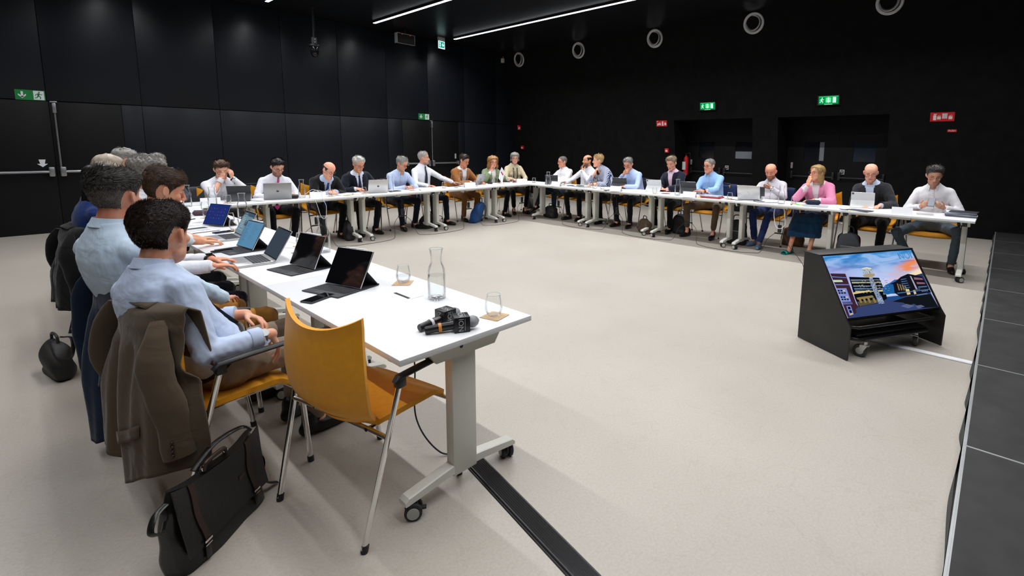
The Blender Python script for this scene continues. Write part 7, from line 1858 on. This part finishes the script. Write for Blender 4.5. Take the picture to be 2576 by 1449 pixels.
# dolly frame and casters
mb = MB()
for z, x0, x1, y0, y1 in ((.135, .10, .86, .03, .40), (.235, .06, .90, .02, .30)):
    P = [(x0, y0 + .04, z), (x0 + .04, y0, z), (x1 - .04, y0, z), (x1, y0 + .04, z), (x1, y1, z), (x0, y1, z)]; mb.tube(P, .013, 0, 10, closed=True)
mb.box((Wd / 2, .20, .15), (.70, .30, .03)); obj('dolly_frame', mb, [mat('black_tube', (.012, .012, .013), .3)], Mx)
for i, (x, y, rz) in enumerate(((.175, .015, .5), (.74, .055, -1.0), (.18, .36, .3), (.74, .36, .8))):
    T = Matrix.Translation((x, y, 0)) @ RZ(rz); mb = MB()
    mb.lathe([(.008, -.013), (.043, -.013), (.048, -.007), (.048, .007), (.043, .013), (.008, .013)], 0, 28, T @ Matrix.Translation((0, .030, .048)) @ Matrix.Rotation(pi / 2, 4, 'Y')); mb.lathe([(.026, -.0145), (.026, .0145)], 1, 20, T @ Matrix.Translation((0, .030, .048)) @ Matrix.Rotation(pi / 2, 4, 'Y'))
    for s in (-1, 1): mb.add([T @ Vector(p) for p in ((s * .017, -.02, .098), (s * .017, .03, .098), (s * .017, .036, .034), (s * .017, .014, .034), (s * .019, -.02, .098), (s * .019, .03, .098), (s * .019, .036, .034), (s * .019, .014, .034))], [(0, 1, 2, 3), (7, 6, 5, 4), (0, 4, 5, 1), (1, 5, 6, 2), (2, 6, 7, 3), (3, 7, 4, 0)], 1)
    mb.box((0, .0, .098), (.04, .06, .006), 1, .001, M=T); mb.cyl((0, 0, .098), (0, 0, .125), .017, 1, 16, M=T)
    obj('caster', mb, [mat('grey_tyre', (.05, .05, .05), .6), mat('zinc', (.5, .5, .5), .3, .9)], Mx)

# ------------------------------------------------------------ bags
M_lea = mat('black_leather', (.010, .0095, .009), .30, bump=.35, bs=120, var=.25, spec=.5); M_strap = mat('dark_brown_leather', (.030, .014, .010), .4, bump=.2, bs=200)
t = thing('satchel', 'black leather satchel with brown straps standing on the floor at front left', 'bag', (-.478, .598, 0), radians(38))
def bagpt(u, v):            # closed section around, v up
    a = 2 * pi * u; z = .30 * v
    hw = .215 + .012 * sin(v * 3) - .02 * smf(.75, 1, v); hd = (.070 - .052 * v ** 1.2) * (1 + .05 * sin(v * 9)); e = .45 if v < .8 else .6
    x = hw * math.copysign(abs(cos(a)) ** e, cos(a)); y = hd * math.copysign(abs(sin(a)) ** e, sin(a))
    z += (-.018 * (1 - (x / .22) ** 2) + .022 * abs(x / .22) ** 3) * smf(.6, 1, v)
    y += .010 * sin(x * 11 + v * 3) * v + .012 * sin(v * 3) + .004 * sin(x * 31 + v * 14)
    return (x, y, z + .003)
mb = MB(); mb.grid(bagpt, 80, 40, 0, wrap=True); mb.f.append(tuple(reversed(range(80)))); mb.m.append(0); mb.f.append(tuple(80 * 39 + i for i in range(80))); mb.m.append(0); obj('bag_body', mb, [M_lea], t, angle=50)
mb = MB()
def flap(u, v):
    x = (u - .5) * .425; s = v
    p = Vector(bagpt(.75 - .0, 1 - s * .80)); q = bagpt(.75, 1 - s * .80)
    hd = (.070 - .052 * (1 - s * .8) ** 1.2) + .005
    z = .30 * (1 - s * .80) + .008 - .018 * (1 - (x / .22) ** 2) * smf(.6, 1, 1 - s) + .022 * abs(x / .22) ** 3 * smf(.6, 1, 1 - s)
    return (x, -hd + .010 * sin(x * 11 + (1 - s * .8) * 3) * (1 - s * .8) + .012 * sin((1 - s * .8) * 3) - .004, z)
shell(mb, flap, 40, 24, .004); obj('flap', mb, [M_lea], t, angle=50)
for sx_ in (-.135, .135):
    mb = MB()
    def st(u, v):
        u2 = .5 + (sx_ + (u - .5) * .024) / .425; p = Vector(flap(u2, min(v, .999) * 1.06 - .03 if v > .03 else 0)); return p + Vector((.004 * sin(v * 9), -.005 - .003 * v, 0))
    shell(mb, st, 4, 24, .003); s_ = obj('strap', mb, [M_strap], t, angle=60)
    p = Vector(flap(.5 + sx_ / .425, .93)); mb = MB(); mb.box((p.x, p.y - .014, p.z), (.034, .004, .008), 0, .001); mb.box((p.x, p.y - .014, p.z - .016), (.030, .003, .004), 0); obj('buckle', mb, [M_chrome], s_)
    mb = MB(); mb.box((p.x, p.y - .010, p.z - .045), (.024, .004, .055), 0, .001); obj('strap_end', mb, [M_lea], s_)
mb = MB(); mb.tube(curve_pts([(-.055, -.008, .300), (-.050, -.012, .322), (-.03, -.014, .330), (.03, -.014, .330), (.050, -.012, .322), (.055, -.008, .300)]), .0085, 0, 10); h = obj('carry_handle', mb, [M_strap], t)
mb = MB()
for x in (-.056, .056): mb.tube([(x + .010 * cos(2 * pi * i / 16), -.012, .312 + .012 * sin(2 * pi * i / 16)) for i in range(16)], .0025, 0, 6, closed=True)
obj('handle_ring', mb, [M_chrome], h)
mb = MB(); mb.tube(curve_pts([(-.215, .0, .285), (-.262, .0, .272), (-.290, -.010, .235), (-.262, -.02, .215), (-.235, -.01, .235)]), .012, 0, 8, flat=.3); obj('strap_loop', mb, [M_lea], t); mb = MB()
mb.tube(curve_pts([(.215, -.005, .30), (.20, .030, .322), (.08, .045, .330), (-.01, .04, .312), (-.06, .03, .300)]), .011, 0, 8, flat=.3); obj('shoulder_strap', mb, [M_lea], t); mb = MB()
mb.tube(curve_pts([(.222, .01, .14), (.262, .0, .155), (.272, -.01, .115), (.245, -.02, .085), (.225, -.01, .06)]), .010, 0, 8, flat=.3); obj('side_strap', mb, [M_lea], t); mb = MB()
mb.tube(curve_pts([(.215, -.03, .07), (.245, -.045, .035), (.285, -.055, .008)]), .011, 0, 8, flat=.4); obj('strap_tail', mb, [M_lea], t)
mb = MB(); p = Vector(flap(.72, .62)); mb.box((p.x, p.y - .002, p.z), (.035, .002, .045), 0); obj('leather_patch', mb, [M_strap], t)
def soft_bag(name, label, pos, rz, size, m, hump=1.0, handle=True, strap=None, seed=1, pocket=None, lie=0):
    t = thing(name, label, 'bag', (pos[0], pos[1], 0), radians(rz)); w, d, h = size; r = random.Random(seed); p1 = r.uniform(0, 6)
    def fn(u, v):
        a = 2 * pi * u; k = min(1, (1 - (2 * v - 1) ** 4) ** .5 + .02) if v > .5 else (1 if v > .06 else .86 + v * 2.3)
        top = smf(.5, 1, v); e = .55
        x = w / 2 * k * (1 - .15 * top) * math.copysign(abs(cos(a)) ** e, cos(a)); y = d / 2 * k * (1 - .35 * top * hump) * math.copysign(abs(sin(a)) ** e, sin(a))
        return (x + .006 * sin(v * 13 + p1 + a * 3), y + .008 * sin(v * 10 + a * 2 + p1) + lie * v * h, h * v + .002)
    mb = MB(); mb.grid(fn, 36, 24, 0, wrap=True); mb.f += [tuple(reversed(range(36))), tuple(36 * 23 + i for i in range(36))]; mb.m += [0, 0]; obj('bag_body', mb, [m], t, angle=80)
    if handle: mb = MB(); mb.tube(curve_pts([(-w * .2, lie * h, h * .97), (-w * .14, lie * h, h * 1.16), (w * .14, lie * h, h * 1.16), (w * .2, lie * h, h * .97)]), .008, 0, 8); obj('handle', mb, [M_black], t)
    if strap:
        mb = MB()
        for s in strap: mb.tube(curve_pts([(s * w * .3, -d * .45, h * .92), (s * w * .45, -d * .95, h * .75), (s * w * .45, -d * .9, h * .3), (s * w * .35, -d * .5, h * .06)]), .014, 0, 8, flat=.35)
        obj('shoulder_strap', mb, [M_black], t)
    if pocket: mb = MB(); mb.box((0, d * .5, h * .32), (w * .7, d * .16, h * .5), 0, .012); mb.box((0, d * .585, h * .56), (w * .66, .004, .006), 1); obj('front_pocket', mb, [pocket, M_hub], t)
    return t
M_nyl = mat('black_nylon', (.012, .012, .013), .6, bump=.3)
soft_bag('rucksack', 'black rucksack on the floor under the pink tie man\'s table', (1.45, 6.16), 20, (.30, .18, .28), M_nyl, strap=(-1,), seed=3)
soft_bag('briefcase', 'black upright briefcase beside the table leg of the balding writing man', (2.68, 6.22), 75, (.34, .15, .32), M_nyl, seed=4)
soft_bag('leather_bag', 'black leather bag on the floor beside the fourth table leg of the door wall row', (4.22, 6.30), 15, (.36, .20, .26), M_lea, seed=5, strap=(1,))
soft_bag('backpack', 'bright blue backpack leaning on the floor in front of the camel jacket man', (5.22, 6.22), 30, (.30, .20, .42), mat('blue_nylon', (.006, .06, .22), .5, bump=.3), seed=6, strap=(1,), lie=-.35)
soft_bag('backpack', 'olive grey backpack on the floor in the far corner under the tables', (7.05, 6.45), 60, (.30, .18, .38), mat('olive_nylon', (.045, .048, .035), .6, bump=.3), seed=7, strap=(1,))
soft_bag('rucksack', 'black rucksack on the floor behind the first leg of the right row', (6.80, 5.60), 80, (.34, .2, .26), M_nyl, seed=8)
soft_bag('leather_bag', 'brown canvas shoulder bag beside the table leg near the man covering his mouth', (6.62, 3.12), 60, (.34, .16, .26), mat('brown_canvas', (.085, .055, .03), .7, bump=.4), seed=9, strap=(1,))
soft_bag('rucksack', 'black rucksack standing behind the table leg near the man in the navy jacket', (7.00, 2.62), 90, (.28, .18, .36), M_nyl, seed=10)
soft_bag('laptop_bag', 'tall black bag with metal clip between the table legs beside the bald bearded man', (6.78, 1.50), 95, (.32, .12, .40), M_nyl, seed=11, pocket=M_nyl)
soft_bag('leather_bag', 'brown leather handbag on the floor behind the woman in pink', (7.30, .80), 95, (.34, .12, .30), mat('tan_leather', (.14, .055, .02), .5, bump=.2), seed=12)
soft_bag('backpack', 'grey backpack with black straps on the floor before the charcoal blazer', (6.62, -.12), 100, (.28, .16, .42), mat('grey_nylon', (.05, .055, .065), .6, bump=.3), seed=13, strap=(-1, 1), pocket=mat('grey_nylon2', (.06, .066, .078), .6))
soft_bag('shoulder_bag', 'black shoulder bag on the floor behind the chair with the black jacket', (-.80, 2.95), 100, (.34, .12, .24), M_nyl, seed=14, strap=(1,))
# sandals of the woman in pink
if C7:
    tt, sp_, arms_, Hm_, lg_ = C7; M_teal = mat('metallic_teal', (.01, .22, .22), .25, .6)
    for s, hp, kn, ank in lg_:
        so_ = []
        mb = MB(); z0 = ank.z - .095; T = Matrix.Translation((ank.x, ank.y, z0)) @ RZ(radians(-s * 14))
        mb.box((0, .055, .010), (.075, .235, .012), 0, .004, M=T); mb.box((0, -.045, .03), (.045, .045, .045), 0, .006, M=T)
        for k in range(5): mb.tube([T @ Vector((.036 * cos(a), .075 + .018 * k + .01 * sin(a * 2), .014 + .034 * sin(a))) for a in [pi * i / 10 for i in range(11)]], .005, 0, 6)
        mb.tube([T @ Vector((.036 * cos(a), -.012 + .030 * sin(a), .105)) for a in [2 * pi * i / 20 for i in range(20)]], .006, 0, 6, closed=True)
        obj('sandal', mb, [M_teal], tt)
if A1:
    pass
